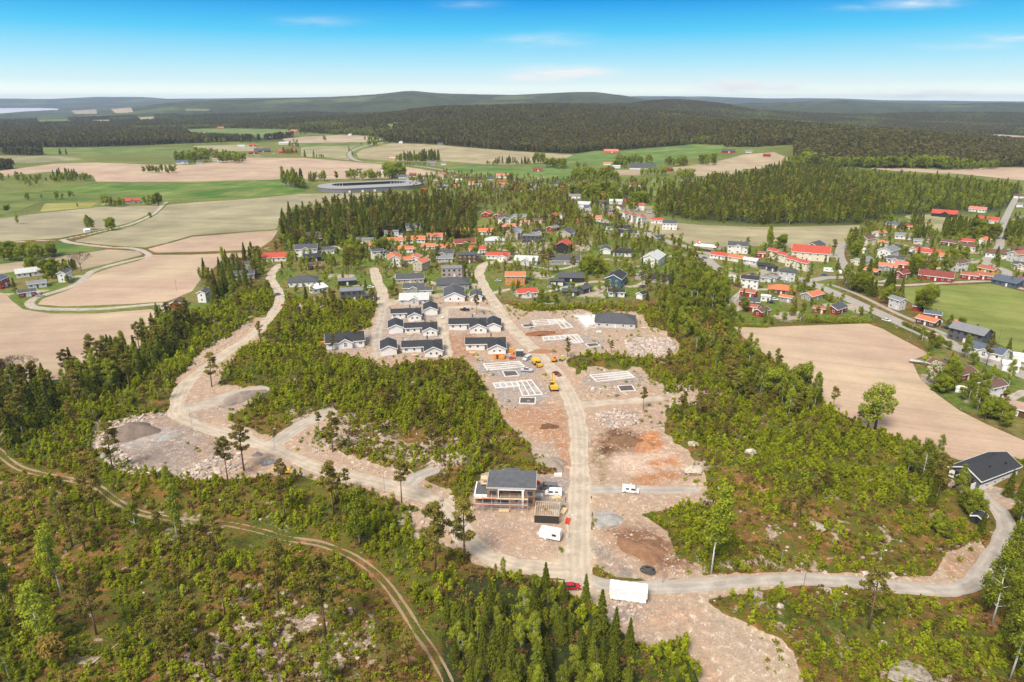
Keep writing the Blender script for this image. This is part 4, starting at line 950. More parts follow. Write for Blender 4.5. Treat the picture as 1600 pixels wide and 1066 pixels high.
def gable_shapes(gw, gr, gt, L, Wd, h0, rise, cx=0, cy=0, along='x', ov=.45, base=0.0):
    """gabled volume; ridge along x or y. walls to gw, roof slabs to gr, white verge boards to gt"""
    a = Wd/2 if along == 'x' else L/2; b = L/2 if along == 'x' else Wd/2
    ax = 'x' if along == 'x' else 'y'; ca, cb = (cy, cx) if along == 'x' else (cx, cy)
    prof = [(ca-a, base-.6), (ca+a, base-.6), (ca+a, h0), (ca, h0+rise), (ca-a, h0)]
    gw.prism(prof, cb-b, cb+b, ax); s = rise/a; t = .22; e = a+ov
    up = lambda q: h0+rise-s*q
    gr.prism([(ca, up(0)+t+.02), (ca, up(0)+.02), (ca+e, up(e)+.02), (ca+e, up(e)+t+.02)], cb-b-ov, cb+b+ov, ax)
    gr.prism([(ca, up(0)+t+.021), (ca-e, up(e)+t+.021), (ca-e, up(e)+.021), (ca, up(0)+.021)], cb-b-ov, cb+b+ov, ax)
    if gt is not None:
        for q in (cb-b-ov-.07, cb+b+ov+.01):
            for sg in (1, -1):
                gt.prism([(ca, up(0)+t+.06), (ca, up(0)-.12), (ca+sg*(e+.03), up(e)-.12), (ca+sg*(e+.03), up(e)+t+.06)], q, q+.06, ax)
        for sg in (1, -1): 
            if ax == 'x': gt.box((cb, ca+sg*(e+.04), up(e)+t*.5), (2*(b+ov), .07, t+.1))
            else: gt.box((ca+sg*(e+.04), cb, up(e)+t*.5), (.07, 2*(b+ov), t+.1))
def hip_shapes(gw, gr, L, Wd, h0, rise, cx=0, cy=0, ov=.5):
    gw.box((cx, cy, h0/2-.3), (L, Wd, h0+.6)); a, b = L/2+ov, Wd/2+ov; q = max(.3, a-b); z0 = h0+.03
    V = [(-a, -b, z0), (a, -b, z0), (a, b, z0), (-a, b, z0), (-a, -b, z0+.2), (a, -b, z0+.2), (a, b, z0+.2), (-a, b, z0+.2), (-q, 0, h0+rise), (q, 0, h0+rise)]
    gr.add(np.array(V)+np.array([cx, cy, 0]), [[0, 3, 2, 1], [0, 1, 5, 4], [1, 2, 6, 5], [2, 3, 7, 6], [3, 0, 4, 7], [4, 5, 9, 8], [5, 6, 9], [6, 7, 8, 9], [7, 4, 8]])
HOUSES = []   # (x, y, radius) for keeping trees off
def house(px, py, w, rot, wall, roof, typ='g', st=1, label='', cat='house', ratio=.68, name=None, group=None, trim=True, small=False, rise=None, garage_door=False, ww='r'):
    """w: apparent width in photograph pixels; rot: degrees, ridge against the picture's horizontal"""
    x, y, z = gpt(px, py); sc = scale_at(py) if py > 264 else FPX/(y*cp+(CAMZ-z)*sp); rr = R(rot)
    hl = -math.atan2(x, y)         # seen square-on when rot is 0
    L = w/sc/(abs(math.cos(rr))+ratio*abs(math.sin(rr))); Wd = L*ratio
    if py < 300: L = max(L, 7)
    depth_c = (abs(math.sin(rr))*L+abs(math.cos(rr))*Wd)/2
    x += math.sin(-hl)*depth_c*.9; y += math.cos(-hl)*depth_c*.9
    z = z1(x, y) if py > 264 else float(Hbig(x, y))
    nm = name or {'barn': 'barn', 'garage': 'garage', 'shed': 'shed'}.get(cat, 'house')
    root = bpy.data.objects.new(nm, None); COL.objects.link(root); root.location = (x, y, z); root.rotation_euler = (0, 0, rr+hl); tag(root, label, cat, group)
    root['_w'] = 0; del root['_w']
    HOUSES.append((x, y, max(L, Wd)*.62)); gw, gr, gt = G(), G(), G(); h0 = 2.75*st+.25; wm, rm = wmat(wall), rmat(roof)
    near = sc > 1.5 and not small
    if rise is None: rise = Wd*.5*(.50 if st > 1 else .44)
    wx = 0
    if typ in ('g', 'c', 't'): gable_shapes(gw, gr, gt if (trim and near) else None, L, Wd, h0, rise)
    elif typ == 'L':      # long block with a gabled wing towards the front at the right end
        Wd = Wd*.60; gable_shapes(gw, gr, gt if near else None, L, Wd, h0, Wd*.24); sg = 1 if ww == 'r' else -1
        wl = Wd*1.1; wx = sg*(L/2-wl*.5-.06); gable_shapes(gw, gr, gt if near else None, wl, Wd*1.25, h0-.04, wl*.24, wx, -Wd*.78, 'y')
    elif typ == 'h': hip_shapes(gw, gr, L, Wd, h0, Wd*.26)
    elif typ == 'f':      # flat roofs in two steps
        gw.box((0, 0, h0/2-.3), (L, Wd, h0+.6)); gr.box((0, 0, h0+.16), (L+.5, Wd+.5, .3))
        if st > 1: gw.box((L*.62, -Wd*.05, 1.2), (L*.32, Wd*.8, 3.6)); gr.box((L*.62, -Wd*.05, 3.15), (L*.36, Wd*.86, .26))
    elif typ == 's':      # single pitch
        gw.prism([(-Wd/2, -.6), (Wd/2, -.6), (Wd/2, h0+Wd*.18), (-Wd/2, h0)], -L/2, L/2, 'x')
        gr.prism([(-Wd/2-.5, h0-.07), (Wd/2+.5, h0+Wd*.18+.13), (Wd/2+.5, h0+Wd*.18+.36), (-Wd/2-.5, h0+.16)], -L/2-.5, L/2+.5, 'x')
    if typ == 'c':        # cross gable in the middle of the front
        gable_shapes(gw, gr, gt if near else None, L*.36, Wd*.62, h0-.03, L*.36*.5*.55, 0, -Wd*.32, 'y')
    if typ == 't':        # lower wing at the left end
        gable_shapes(gw, gr, gt if near else None, L*.5, Wd*.72, h0*.78, Wd*.2, -L*.70, Wd*.04, 'x')
    wo_ = part('wall', gw, wm, root); ro = part('roof', gr, rm, root)
    if gt.n: part('verge_board', gt, M_TRIM if wall not in ('black', 'dark grey', 'mauve') else M_DARKTRIM, root)
    if near and typ != 'f' and cat == 'house':
        g = G(); g.box((L*.14, Wd*.06, h0+rise*.88+.55), (.7, .7, 1.5)); g.box((L*.14, Wd*.06, h0+rise*.88+1.35), (.9, .9, .12)); part('chimney', g, M_BRICK, ro)
    fm = M_TRIM if wall in ('red', 'brown', 'grey', 'white', 'cream', 'teal', 'orange', 'beige', 'light grey') else M_DARKTRIM
    if cat in ('house', 'barn', 'apartment block') and sc > .95:
        hw = Wd/2
        nfl = st; lim = wx-(L*.0)
        for f in range(nfl):
            zc = 1.75+2.75*f; nw = max(2, min(5, int(L/2.9))); 
            for i in range(nw):
                xx = -L/2+L*(i+.5)/nw
                if typ == 'L' and abs(xx-wx) < Wd*1.1*.5+.7: continue
                if typ == 'c' and abs(xx) < L*.18+.6: continue
                if f == 0 and i == nw//2 and typ != 'c': door(root, xx, -hw, 1.0, 2.1, 0, wmat('white') if wall != 'white' else wmat('dark grey')); continue
                window(root, xx, -hw, zc, 1.1 if i % 2 else 1.5, 1.25, 0, fm, sub=near)
            if near:
                for sg in (-1, 1):
                    for yy_ in ((0,) if Wd < 7 else (-Wd*.2, Wd*.2)): window(root, sg*L/2, yy_, zc, 1.1, 1.2, sg*math.pi/2, fm)
        if typ == 'L': 
            for dx_ in (-1.3, 1.3): window(root, wx+dx_, -Wd*(.78+.625), 1.75, 1.1, 1.2, 0, fm)
        if typ == 'c': window(root, 0, -Wd*.63, h0-.6, 1.5, 1.3, 0, fm); window(root, 0, -Wd*.63, 1.6, 1.6, 1.3, 0, fm)
    if cat == 'garage' or garage_door:
        n = 2 if L > 5 else 1
        fx = -Wd/2 
        for i in range(n): door(root, -L/2+L*(i+.5)/n, fx, L/n*.74, 2.15, 0, M_GDOOR, 'garage_door')
    if cat == 'barn': door(root, L*.05, -Wd/2, 2.6, 2.8, 0, wmat('white'), 'barn_door')
    return root
M_GDOOR = paint_mat('garage_door_paint', (.66, .66, .64))
# ------------------------------------------------------------------ labels: what it looks like, and where it stands from something easy to find
LANDMARKS = [(790,765,'the scaffolded house'),(855,800,'the bare timber roof frame'),(860,833,'the white caravan'),(981,927,'the white wrapped stack'),(985,763,'the lone white van'),(875,768,'the two parked white vans'),
 (1012,893,'the coiled black hoses'),(860,603,'the big yellow excavator'),(839,567,'the yellow dump truck'),(893,918,'the red car by the junction'),(205,675,'the gravel heap on the platform'),(270,735,'the rubble edge of the gravel platform'),
 (1010,542,'the large pile of blasted rock'),(961,500,'the grey hip-roofed new building'),(540,535,'the white long new bungalow'),(660,545,'the nearest white L-shaped bungalow'),(731,507,'the middle L-shaped bungalow'),(952,590,'the foundation beyond the side road'),
 (810,605,'the foundation beside the big excavator'),(785,575,'the foundation beside the dump truck'),(433,740,'the mini excavator'),(420,722,'the grey tarpaulin heap'),(1535,735,'the black-roofed hall'),(1528,812,'the tiny black shed'),
 (1367,650,'the big lone birch by the field'),(962,440,'the teal house'),(881,385,'the red-roofed black house'),(1091,385,'the petrol station pylon'),(1101,393,'the petrol station canopy'),(1265,400,'the long red-roofed apartment block'),
 (1275,385,'the dark red barn by the apartment block'),(1512,525,'the black building by the green field'),(1543,550,'the white house by the road'),(1485,580,'the red house with a long brown roof'),(1434,567,'the grey boat'),(1545,610,'the two-storey white farmhouse'),
 (1469,575,'the blossoming chestnut'),(1572,440,'the blue-grey shed'),(1400,475,'the steep grey-roofed house in the trees'),(1450,502,'the orange-roofed house by the green field'),(1304,485,'the red gabled house by the ploughed field'),(1220,452,'the orange hip-roofed house'),
 (1170,470,'the cluster of red cabins'),(1020,408,'the white house with tall gable windows'),(805,435,'the orange two-storey house'),(822,458,'the white house with bright red roof'),(706,425,'the mauve flat-roofed house'),(710,462,'the white gable-window house'),
 (543,440,'the black box house'),(498,455,'the white shed-roofed house'),(429,402,'the red-roofed house at the wood corner'),(280,475,'the red barn by the bend'),(322,465,'the white house beside the red barn'),(127,405,'the bare tree by the farm'),
 (44,455,'the small red farm shed'),(103,432,'the white farmhouse by the farm road'),(5,440,'the red barn at the left edge'),(28,345,'the round lone field tree'),(152,352,'the little copse with the white tent'),(207,312,'the red-roofed farmhouse below the green strip'),
 (575,292,'the curved grandstand'),(465,285,'the tall tree clump by the grandstand'),(285,250,'the blue-roofed farmhouse'),(430,232,'the red farm'),(955,236,'the salmon barn'),(1138,236,'the red barn on the green slope'),(1004,262,'the long white building'),
 (875,340,'the slim white tower'),(990,343,'the white row houses'),(950,335,'the orange house'),(1475,332,'the red-roofed black barn'),(1541,343,'the red-roofed house by the lane'),(1559,397,'the white hip-roofed house'),(1449,395,'the bright red roofed house'),
 (1461,433,'the long dark red bungalow'),(1386,398,'the white two-storey house'),(748,390,'the red-roofed house by the village street'),(620,377,'the orange terrace'),(1111,860,'the birch with white trunk by the soil heap'),(726,850,'the tall pine by the road bend'),
 (681,860,'the broad pine left of the road bend'),(628,765,'the pine at the short spur'),(381,700,'the tall pine by the platform'),(176,700,'the pine at the platform corner'),(278,820,'the white birch below the platform'),(66,980,'the spreading birch at the lower left'),
 (96,900,'the leaning birch left of the clearing'),(1355,950,'the thin pine beyond the east road'),(1550,940,'the slanting birch at the right edge'),(905,905,'the spruce beside the red car'),(522,780,'the dark pine below the west road'),(560,820,'the pale birch with a white trunk'),
 (655,990,'the lower end of the forest track'),(500,850,'the middle of the forest track'),(120,752,'the left end of the forest track'),(1280,906,'the middle of the east road'),(1500,920,'the bend of the east road'),(330,575,'the pine on the upper west road'),
 (1131,550,'the lone pine in the birch band'),(1253,905,'the brown pole by the east road'),(1200,265,'the far edge of the dark forest')]
LABELQ = []
ORD = ['', 'second ', 'third ', 'fourth ', 'fifth ', 'sixth ', 'seventh ', 'eighth ', 'ninth ', 'tenth ', 'eleventh ', 'twelfth ', 'thirteenth ', 'fourteenth ', 'fifteenth ', 'sixteenth ', 'seventeenth ', 'eighteenth ', 'nineteenth ', 'twentieth ']
def resolve_labels():
    slots = {}
    LM = np.array([(a, b) for a, b, _ in LANDMARKS], float)
    for o, px, py, desc, cls in LABELQ:
        near = np.hypot(LM[:, 0]-px, (LM[:, 1]-py)*1.6); order = np.argsort(near)
        for j in order:
            if len((desc+' '+LANDMARKS[j][2]).replace('-', ' ').split()) > 11: continue
            dx, dy = px-LM[j, 0], (py-LM[j, 1])*1.6
            if math.hypot(dx, dy) < (16 if cls == 'building' else 7): continue
            d0 = ('left of' if dx < 0 else 'right of') if abs(dx) > abs(dy) else ('behind' if dy < 0 else 'in front of')
            if len(slots.get((desc, d0, LANDMARKS[j][2]), [])) >= 19: continue
            break
        else: j = min([q for q in order[:14] if math.hypot(px-LM[q, 0], (py-LM[q, 1])*1.6) > 16], key=lambda q: len(LANDMARKS[q][2].replace('-', ' ').split())); dx, dy = px-LM[j, 0], (py-LM[j, 1])*1.6
        if abs(dx) > abs(dy): d = 'left of' if dx < 0 else 'right of'
        else: d = 'behind' if dy < 0 else 'in front of'
        slots.setdefault((desc, d, LANDMARKS[j][2]), []).append((math.hypot(dx, dy), o))
    for (desc, d, lm), lst in slots.items():
        lst.sort(key=lambda t: t[0])
        for i, (_, o) in enumerate(lst):
            if len(lst) == 1: o['label'] = f"{desc} {d} {lm}"
            elif i == 0: o['label'] = f"{desc}, nearest {d} {lm}"
            else: o['label'] = f"{desc}, {ORD[min(i, 19)]}nearest {d} {lm}"
# px, py of the front foot, apparent width, rotation, wall, roof, type, storeys, options
HD = [
 (635,499,46,0,'white','black','L',1,'ns'),(658,522,50,0,'white','black','L',1,'ns'),(660,553,62,0,'white','black','L',1,'ns'),(731,517,58,0,'white','black','L',1,'ns'),(759,549,62,0,'white','black','L',1,'ns'),
 (673,492,21,90,'white','black','g',1,'G'),(619,521,22,90,'white','black','g',1,'G'),(608,555,24,90,'white','black','g',1,'G'),(771,518,23,90,'white','black','g',1,'G'),
 (540,543,58,0,'white','black','c',1,'b'),(961,512,62,0,'light grey','dark grey','h',1,''),
 (475,448,46,-5,'white','dark grey','h',1,''),(498,459,28,25,'white','white','s',1,''),(543,446,28,0,'black','grey','f',1,''),(550,470,34,0,'dark grey','grey','f',2,''),(578,470,20,0,'dark grey','dark grey','f',1,''),
 (641,443,42,0,'beige','dark grey','g',1,''),(648,458,36,-8,'grey','dark grey','c',1,''),(664,461,22,0,'grey','dark grey','g',1,'G'),(648,476,46,-4,'light grey','pale','c',1,''),(706,433,32,0,'mauve','grey','f',2,''),
 (708,452,50,0,'grey','dark grey','h',1,''),(710,471,32,90,'white','dark grey','g',1,''),(744,471,18,90,'white','dark grey','g',1,'G'),(730,411,29,0,'brown','dark grey','f',2,''),(748,396,30,-15,'white','red','c',1,''),
 (779,407,40,-12,'white','red','L',1,''),(773,382,30,0,'light grey','pale','h',1,''),(726,386,34,5,'brown','dark red','c',1,''),(756,367,27,0,'white','orange','g',1,'r'),(715,368,34,0,'white','orange','g',1,'r'),
 (682,375,28,0,'white','orange','g',1,'r'),(649,380,30,0,'white','orange','g',1,'r'),(616,382,27,0,'white','orange','g',1,'r'),(579,389,21,0,'white','orange','g',1,'r'),(570,381,30,-10,'light grey','grey','f',1,''),
 (612,373,22,0,'white','grey','f',2,''),(488,375,32,0,'white','dark grey','g',1,''),(480,401,35,-6,'white','dark grey','c',2,''),(511,397,26,-8,'white','dark grey','g',1,''),(493,409,35,8,'black','black','g',1,''),
 (429,409,40,-6,'white','red','g',1,''),(492,421,20,0,'brown','brown','g',1,''),(590,405,20,12,'white','dark grey','g',2,''),(608,403,16,90,'white','dark grey','g',1,''),(617,417,20,90,'white','orange','g',2,''),
 (632,413,26,10,'white','orange','g',1,''),(649,410,18,80,'white','salmon','g',1,''),(692,403,36,-5,'beige','dark grey','c',1,''),(695,410,24,0,'light grey','grey','g',1,''),(795,359,24,0,'red','salmon','g',1,''),
 (761,340,16,80,'red','red','g',1,''),(780,342,17,70,'red','dark red','g',1,''),(648,361,26,0,'light grey','dark grey','c',1,''),(700,392,22,0,'white','orange','g',1,'r'),(668,391,24,0,'white','orange','g',1,'r'),(634,395,22,0,'white','orange','g',1,'r'),
 (662,279,9,0,'white','dark grey','g',1,''),(682,286,9,0,'white','pink','g',1,''),(695,291,11,0,'grey','dark grey','g',1,''),(714,294,12,0,'white','orange','g',1,''),(715,285,13,0,'light grey','pale','g',1,''),(737,289,11,0,'white','salmon','g',1,''),
 (748,292,9,0,'white','pale','g',1,''),(662,304,8,80,'red','red','g',2,''),(785,278,20,0,'white','salmon','g',1,''),(765,282,14,0,'grey','dark grey','g',1,''),(629,279,13,0,'light grey','blue','g',1,''),(640,281,10,0,'light grey','grey','g',1,''),(728,280,10,0,'brown','brown','g',1,''),
 (600,270,11,0,'white','grey','g',2,''),(562,268,8,0,'white','dark grey','g',1,''),(613,247,10,0,'white','salmon','g',1,''),(675,258,12,0,'grey','grey','g',1,''),(693,258,8,0,'white','grey','g',1,''),
 (444,226,15,0,'white','pale','g',1,'b'),(462,227,9,0,'white','dark grey','g',1,''),(410,238,24,0,'red','dark grey','g',1,'b'),(449,239,26,0,'red','rust','c',1,'b'),(447,214,16,0,'red','dark red','g',1,'b'),(426,215,9,0,'white','pale','g',1,''),
 (460,206,12,0,'salmon','salmon','g',1,'b'),(490,206,5,0,'white','pale','g',1,''),(504,206,6,0,'white','pale','g',1,''),(547,212,7,80,'white','pale','g',1,''),(627,224,8,80,'white','pale','g',1,''),(688,226,9,0,'grey','dark grey','g',1,''),
 (285,256,17,0,'white','blue','c',1,''),(339,252,13,0,'white','pink','g',1,''),(312,257,9,0,'light grey','grey','g',1,''),(395,229,10,0,'red','red','g',1,'b'),(396,241,14,0,'red','dark red','g',1,'b'),(377,230,10,0,'white','pale','g',1,''),
 (207,318,21,0,'grey','red','c',1,''),(107,196,6,0,'white','pale','g',1,''),(130,197,5,0,'white','pale','g',1,''),(242,214,11,0,'white','pale','g',1,''),(255,210,4,0,'white','pale','g',1,''),(345,201,9,0,'salmon','salmon','g',1,''),
 (2,452,26,60,'red','blue','g',2,'b'),(48,432,36,0,'white','pale','g',1,'b'),(103,441,19,65,'white','dark grey','g',2,''),(59,450,24,0,'white','grey','g',1,''),(44,464,23,0,'red','dark grey','g',1,'B'),
 (280,482,24,70,'red','brown','g',1,'B'),(322,473,22,60,'white','dark grey','g',2,''),(384,421,30,-8,'white','dark grey','c',1,''),(381,438,32,0,'light grey','dark grey','g',1,''),
 (830,380,28,-5,'dark grey','grey','f',2,''),(823,414,39,-10,'light grey','pale','c',1,''),(881,396,26,80,'black','red','g',2,''),(882,414,48,3,'grey','dark grey','g',1,''),(946,397,16,90,'white','dark grey','g',1,'G'),
 (974,401,31,0,'white','black','h',1,''),(1020,418,37,75,'white','pale','g',2,''),(805,445,30,0,'orange','orange','g',2,''),(822,466,36,15,'white','red','c',1,''),(892,441,38,0,'black','dark grey','g',1,''),(870,447,22,0,'black','dark grey','f',1,'G'),
 (912,460,24,55,'dark grey','dark grey','g',1,''),(890,463,22,0,'dark grey','dark grey','g',1,''),(962,450,33,78,'teal','black','g',2,''),(963,464,25,0,'white','black','g',1,''),(1003,468,18,60,'white','black','g',1,'G'),
 (1000,438,15,60,'grey','dark grey','g',1,'G'),(1029,443,37,-8,'grey','black','h',1,''),(1027,378,22,55,'grey','dark grey','g',1,''),(1124,406,30,-25,'white','red','g',1,''),(1151,410,28,-25,'cream','orange','g',1,''),(1173,414,25,-20,'light grey','pale','g',1,''),
 (1152,396,30,0,'white','dark grey','c',2,''),(1188,402,14,0,'red','rust','g',1,''),(1193,421,18,0,'dark grey','black','g',1,''),(1171,451,28,-8,'white','black','g',2,''),(1139,440,18,0,'white','pale','f',1,''),(1196,441,16,0,'light grey','grey','g',1,''),
 (1169,465,26,-20,'red','rust','g',1,''),(1170,479,30,0,'red','dark grey','g',1,''),(1174,488,22,-20,'red','rust','g',1,''),(1189,496,24,60,'red','brown','g',1,''),(1196,471,14,0,'white','white','f',1,''),
 (1208,405,20,-35,'cream','red','g',2,'w'),(1222,411,20,-35,'cream','red','g',2,'w'),(1238,419,22,-35,'cream','red','g',2,'w'),(1255,424,22,-35,'cream','red','g',2,'w'),(1265,407,54,0,'cream','red','g',2,'a'),(1273,392,30,75,'red','dark grey','g',1,'B'),
 (1230,439,27,-10,'light grey','dark grey','h',2,''),(1206,425,16,-30,'dark grey','black','g',1,''),(1208,441,20,-30,'grey','grey','g',1,''),(1220,461,38,0,'brown','orange','h',1,''),(1228,473,20,-15,'grey','orange','g',1,''),
 (1268,471,32,60,'grey','orange','g',1,''),(1305,492,32,65,'red','dark grey','g',1,''),(1279,490,16,0,'red','rust','g',1,''),(1362,431,24,-30,'brown','orange','g',1,''),(1385,423,26,0,'grey','salmon','c',1,''),(1386,405,30,70,'white','grey','g',2,''),
 (1399,412,26,-10,'white','dark grey','c',1,''),(1430,396,18,70,'white','dark red','g',1,''),(1449,401,33,-5,'white','red','g',1,''),(1380,385,16,-30,'white','orange','g',1,''),(1373,370,20,60,'white','orange','g',1,''),(1437,382,17,0,'light grey','grey','g',1,''),
 (1446,379,12,0,'grey','brown','g',1,''),(1484,385,24,-15,'brown','brown','g',1,''),(1512,392,30,-15,'cream','brown','g',1,''),(1559,403,33,0,'white','brown','h',1,''),(1592,396,22,0,'brown','brown','h',1,''),(1411,420,24,0,'red','salmon','g',1,''),
 (1432,406,16,70,'dark grey','dark grey','g',1,''),(1450,414,26,-10,'brown','rust','g',1,''),(1409,435,22,60,'red','dark red','g',1,''),(1448,427,16,0,'dark grey','brown','g',1,''),(1461,439,46,0,'red','dark red','g',1,''),(1514,437,22,0,'red','rust','g',1,''),(1536,437,22,0,'red','rust','g',1,''),
 (1543,428,28,-30,'yellow','rust','g',1,''),(1572,449,42,-22,'blue-grey','blue','s',1,''),(1598,442,12,0,'red','dark red','g',1,''),(1400,485,24,-40,'light grey','grey','g',2,''),(1431,486,9,0,'red','dark grey','g',1,'S'),(1456,499,22,0,'red','blue','g',1,''),
 (1449,511,34,-28,'brown','orange','g',1,''),(1494,513,18,-20,'brown','orange','g',1,''),(1512,539,58,-22,'dark grey','grey','g',2,''),(1543,561,54,-20,'white','blue','c',1,''),(1470,585,42,-28,'red','brown','g',1,''),(1500,596,38,60,'red','brown','g',1,''),
 (1545,627,36,60,'white','brown','g',2,''),(1590,652,52,-8,'brown','pink','g',1,''),
 (840,268,15,0,'red','dark red','g',1,'b'),(949,266,14,0,'red','red','g',1,''),(949,258,12,0,'white','salmon','g',1,''),(963,263,12,0,'white','pale','g',1,''),(1004,265,40,0,'white','dark grey','g',1,'b'),(1046,268,12,70,'red','dark red','g',1,''),
 (1138,239,20,0,'red','dark grey','g',1,'b'),(1170,239,10,0,'light grey','grey','g',1,''),(1198,245,11,0,'red','dark red','g',1,''),(955,239,22,0,'salmon','salmon','g',1,'b'),(914,292,13,0,'white','red','c',1,''),(993,292,18,0,'white','dark red','c',1,''),
 (891,292,10,80,'white','grey','g',1,''),(866,290,26,-5,'grey','dark grey','g',1,''),(832,290,14,0,'white','dark grey','g',1,''),(845,282,10,80,'white','pale','g',1,''),(934,297,20,0,'light grey','grey','g',1,''),(962,319,20,0,'white','pale','g',1,''),
 (914,324,28,-8,'white','pale','g',1,''),(923,329,20,-10,'light grey','blue','c',1,''),(899,310,16,0,'white','grey','g',1,''),(900,302,14,0,'grey','blue','g',1,''),(951,337,19,0,'orange','dark grey','g',1,''),
 (976,343,15,60,'white','rust','g',2,'w2'),(988,347,15,60,'white','rust','g',2,'w2'),(1002,350,16,60,'white','rust','g',2,'w2'),(1026,349,17,0,'white','red','g',1,''),(927,346,26,-5,'white','orange','g',1,''),(904,349,8,0,'orange','orange','g',1,''),
 (948,359,26,-8,'white','black','g',1,''),(972,363,30,-8,'white','black','c',1,''),(980,370,28,0,'white','black','c',1,''),(812,343,20,0,'light grey','grey','g',1,''),(805,359,14,0,'brown','salmon','g',1,''),(841,349,12,0,'yellow','brown','g',1,''),(820,352,14,0,'white','salmon','g',1,''),
 (1475,339,34,0,'black','red','c',1,''),(1527,333,24,-10,'white','salmon','g',1,''),(1541,349,30,0,'white','red','c',1,''),(1398,357,26,-15,'orange','blue','g',1,''),(1416,359,14,0,'brown','red','g',1,''),(1592,310,14,0,'white','brown','g',1,''),
 (1593,348,14,0,'orange','dark grey','g',1,''),(1595,325,12,0,'white','grey','g',1,''),(1469,256,8,0,'white','pale','g',1,''),(1335,201,8,0,'white','pale','g',1,''),(855,297,10,0,'white','grey','g',1,''),(812,283,9,0,'brown','brown','g',1,''),(880,296,9,0,'red','salmon','g',1,''),
 (806,289,10,0,'white','rust','g',1,''),(903,318,12,0,'white','dark grey','g',1,''),(888,312,10,0,'white','grey','g',1,''),(1348,396,14,0,'white','pale','g',1,''),(1510,413,9,80,'white','dark grey','g',1,''),
]
_r = random.Random(11); _pts = [(a[0], a[1]) for a in HD]; _n = 0
ROADPX = [p for v in ROADS.values() for p in v[0]]
INFILL = [([(880,285),(960,300),(1010,330),(1050,360),(1000,355),(940,330),(890,310)], 16), ([(645,275),(780,275),(860,288),(880,305),(760,300),(650,300)], 16), ([(1335,378),(1400,372),(1600,385),(1600,432),(1400,430),(1345,430)], 16), ([(780,345),(870,335),(890,372),(800,378)], 9), ([(1130,402),(1200,400),(1210,445),(1150,448)], 5), ([(560,392),(690,386),(700,420),(600,432)], 6)]
for poly, k in INFILL:
    xs = [p[0] for p in poly]; ys = [p[1] for p in poly]; t_ = 0
    while k and t_ < 900:
        t_ += 1; a, b = _r.uniform(min(xs), max(xs)), _r.uniform(min(ys), max(ys))
        if poly_sd(np.array([a]), np.array([b]), poly, 30)[0] > 0: continue
        w_ = 13.5*scale_at(b)*_r.uniform(.8, 1.2)
        if any(abs(a-p)/(w_*.62+9) < 1 and abs(b-q)/(w_*.42) < 1 for p, q in _pts) or any(abs(a-p) < w_*.5 and abs(b-q) < 6 for p, q in ROADPX): continue
        gx_, gy_ = ground(a, b)
        if float(all_lines_sd(np.array([gx_]), np.array([gy_]))[0]) < 7: continue
        HD.append((round(a), round(b), round(w_), _r.choice((0, 0, -12, 15, 60, 75)), _r.choice(('white', 'white', 'light grey', 'cream', 'red', 'grey', 'brown', 'beige')), _r.choice(('dark grey', 'black', 'orange', 'rust', 'brown', 'grey', 'red')), _r.choice('ggc'), 1 if _r.random() < .7 else 2, '')); _pts.append((a, b)); k -= 1
print('HOUSES', len(HD), flush=True)
WALLC['blue-grey'] = (.10, .12, .15)
OFFHOUSE = None
for i, (px, py, w, rot, wall, roof, typ, st, opt) in enumerate(HD):
    cat, name, grp, gd = 'house', 'house', None, False
    kind = {'g': 'gabled house', 'c': 'house with a front gable', 'L': 'L-shaped bungalow', 'h': 'hip-roofed house', 'f': 'flat-roofed house', 's': 'shed-roofed house', 't': 'house with a low wing'}[typ]
    if opt in ('b', 'B'): kind = 'barn' if wall in ('red', 'salmon') else 'long building'; cat = 'barn'; name = 'barn' if kind == 'barn' else 'long_building'
    if px == 540: kind = 'long bungalow'; cat = 'house'; name = 'house'
    if opt == 'G': kind = 'garage'; cat = 'garage'; name = 'garage'
    if opt == 'S': kind = 'shed'; cat = 'shed'; name = 'shed'
    if opt == 'ns': grp = 'new white L-shaped bungalows on the building site'
    if opt == 'r': grp = 'low orange-roofed terrace houses'
    if opt == 'w': grp = 'cream row houses with red roofs'
    if opt == 'w2': grp = 'white gable-fronted row houses by the olive field'
    if opt == 'a': kind = 'apartment block'; cat = 'apartment block'; name = 'apartment_block'
    if w < 13 and py < 300: kind = 'small ' + kind
    elif w > 40 and typ in 'gh': kind = 'long ' + kind if 'long' not in kind else kind
    desc = f"{wall} {kind} with {roof if roof != wall else roof + ' tiled'} roof" if kind not in ('house with a front gable', 'house with a low wing') else f"{wall} front-gabled house with {roof} roof"
    o = house(px, py, w, rot, wall, roof, typ, st, '', cat, name=name, group=grp, small=(w < 18 and py < 330), ratio=.62 if typ == 'g' else .66)
    LABELQ.append((o, px, py-6, desc, 'building'))
# ------------------------------------------------------------------ buildings and things of their own
def at_z(px, py, z):
    k = (533-py)/FPX; d = ((px-800)/FPX, cp+k*sp, k*cp-sp); t = (z-CAMZ)/d[2]; return np.array((d[0]*t, d[1]*t, z))
def empty(name, x, y, z, rz=0, label=None, cat=None, group=None, rad=0):
    o = bpy.data.objects.new(name, None); COL.objects.link(o); o.location = (x, y, z); o.rotation_euler = (0, 0, rz); tag(o, label, cat, group)
    if rad: HOUSES.append((x, y, rad))
    return o
def emp(name, px, py, rz, label, cat, group=None, rad=0):
    x, y = ground(px, py); return empty(name, x, y, z1(x, y), rz-math.atan2(x, y), label, cat, group, rad)
pm = paint_mat
M_TIMBER = pm('raw_timber', (.66, .50, .30), .8, .15, 2); M_CLAD = pm('brown_cladding', (.27, .18, .125), .8, .15, 1, stripe=('Z', 4, .18)); M_FELT = pm('grey_roof_felt', (.105, .11, .12), .85, .2, .7)
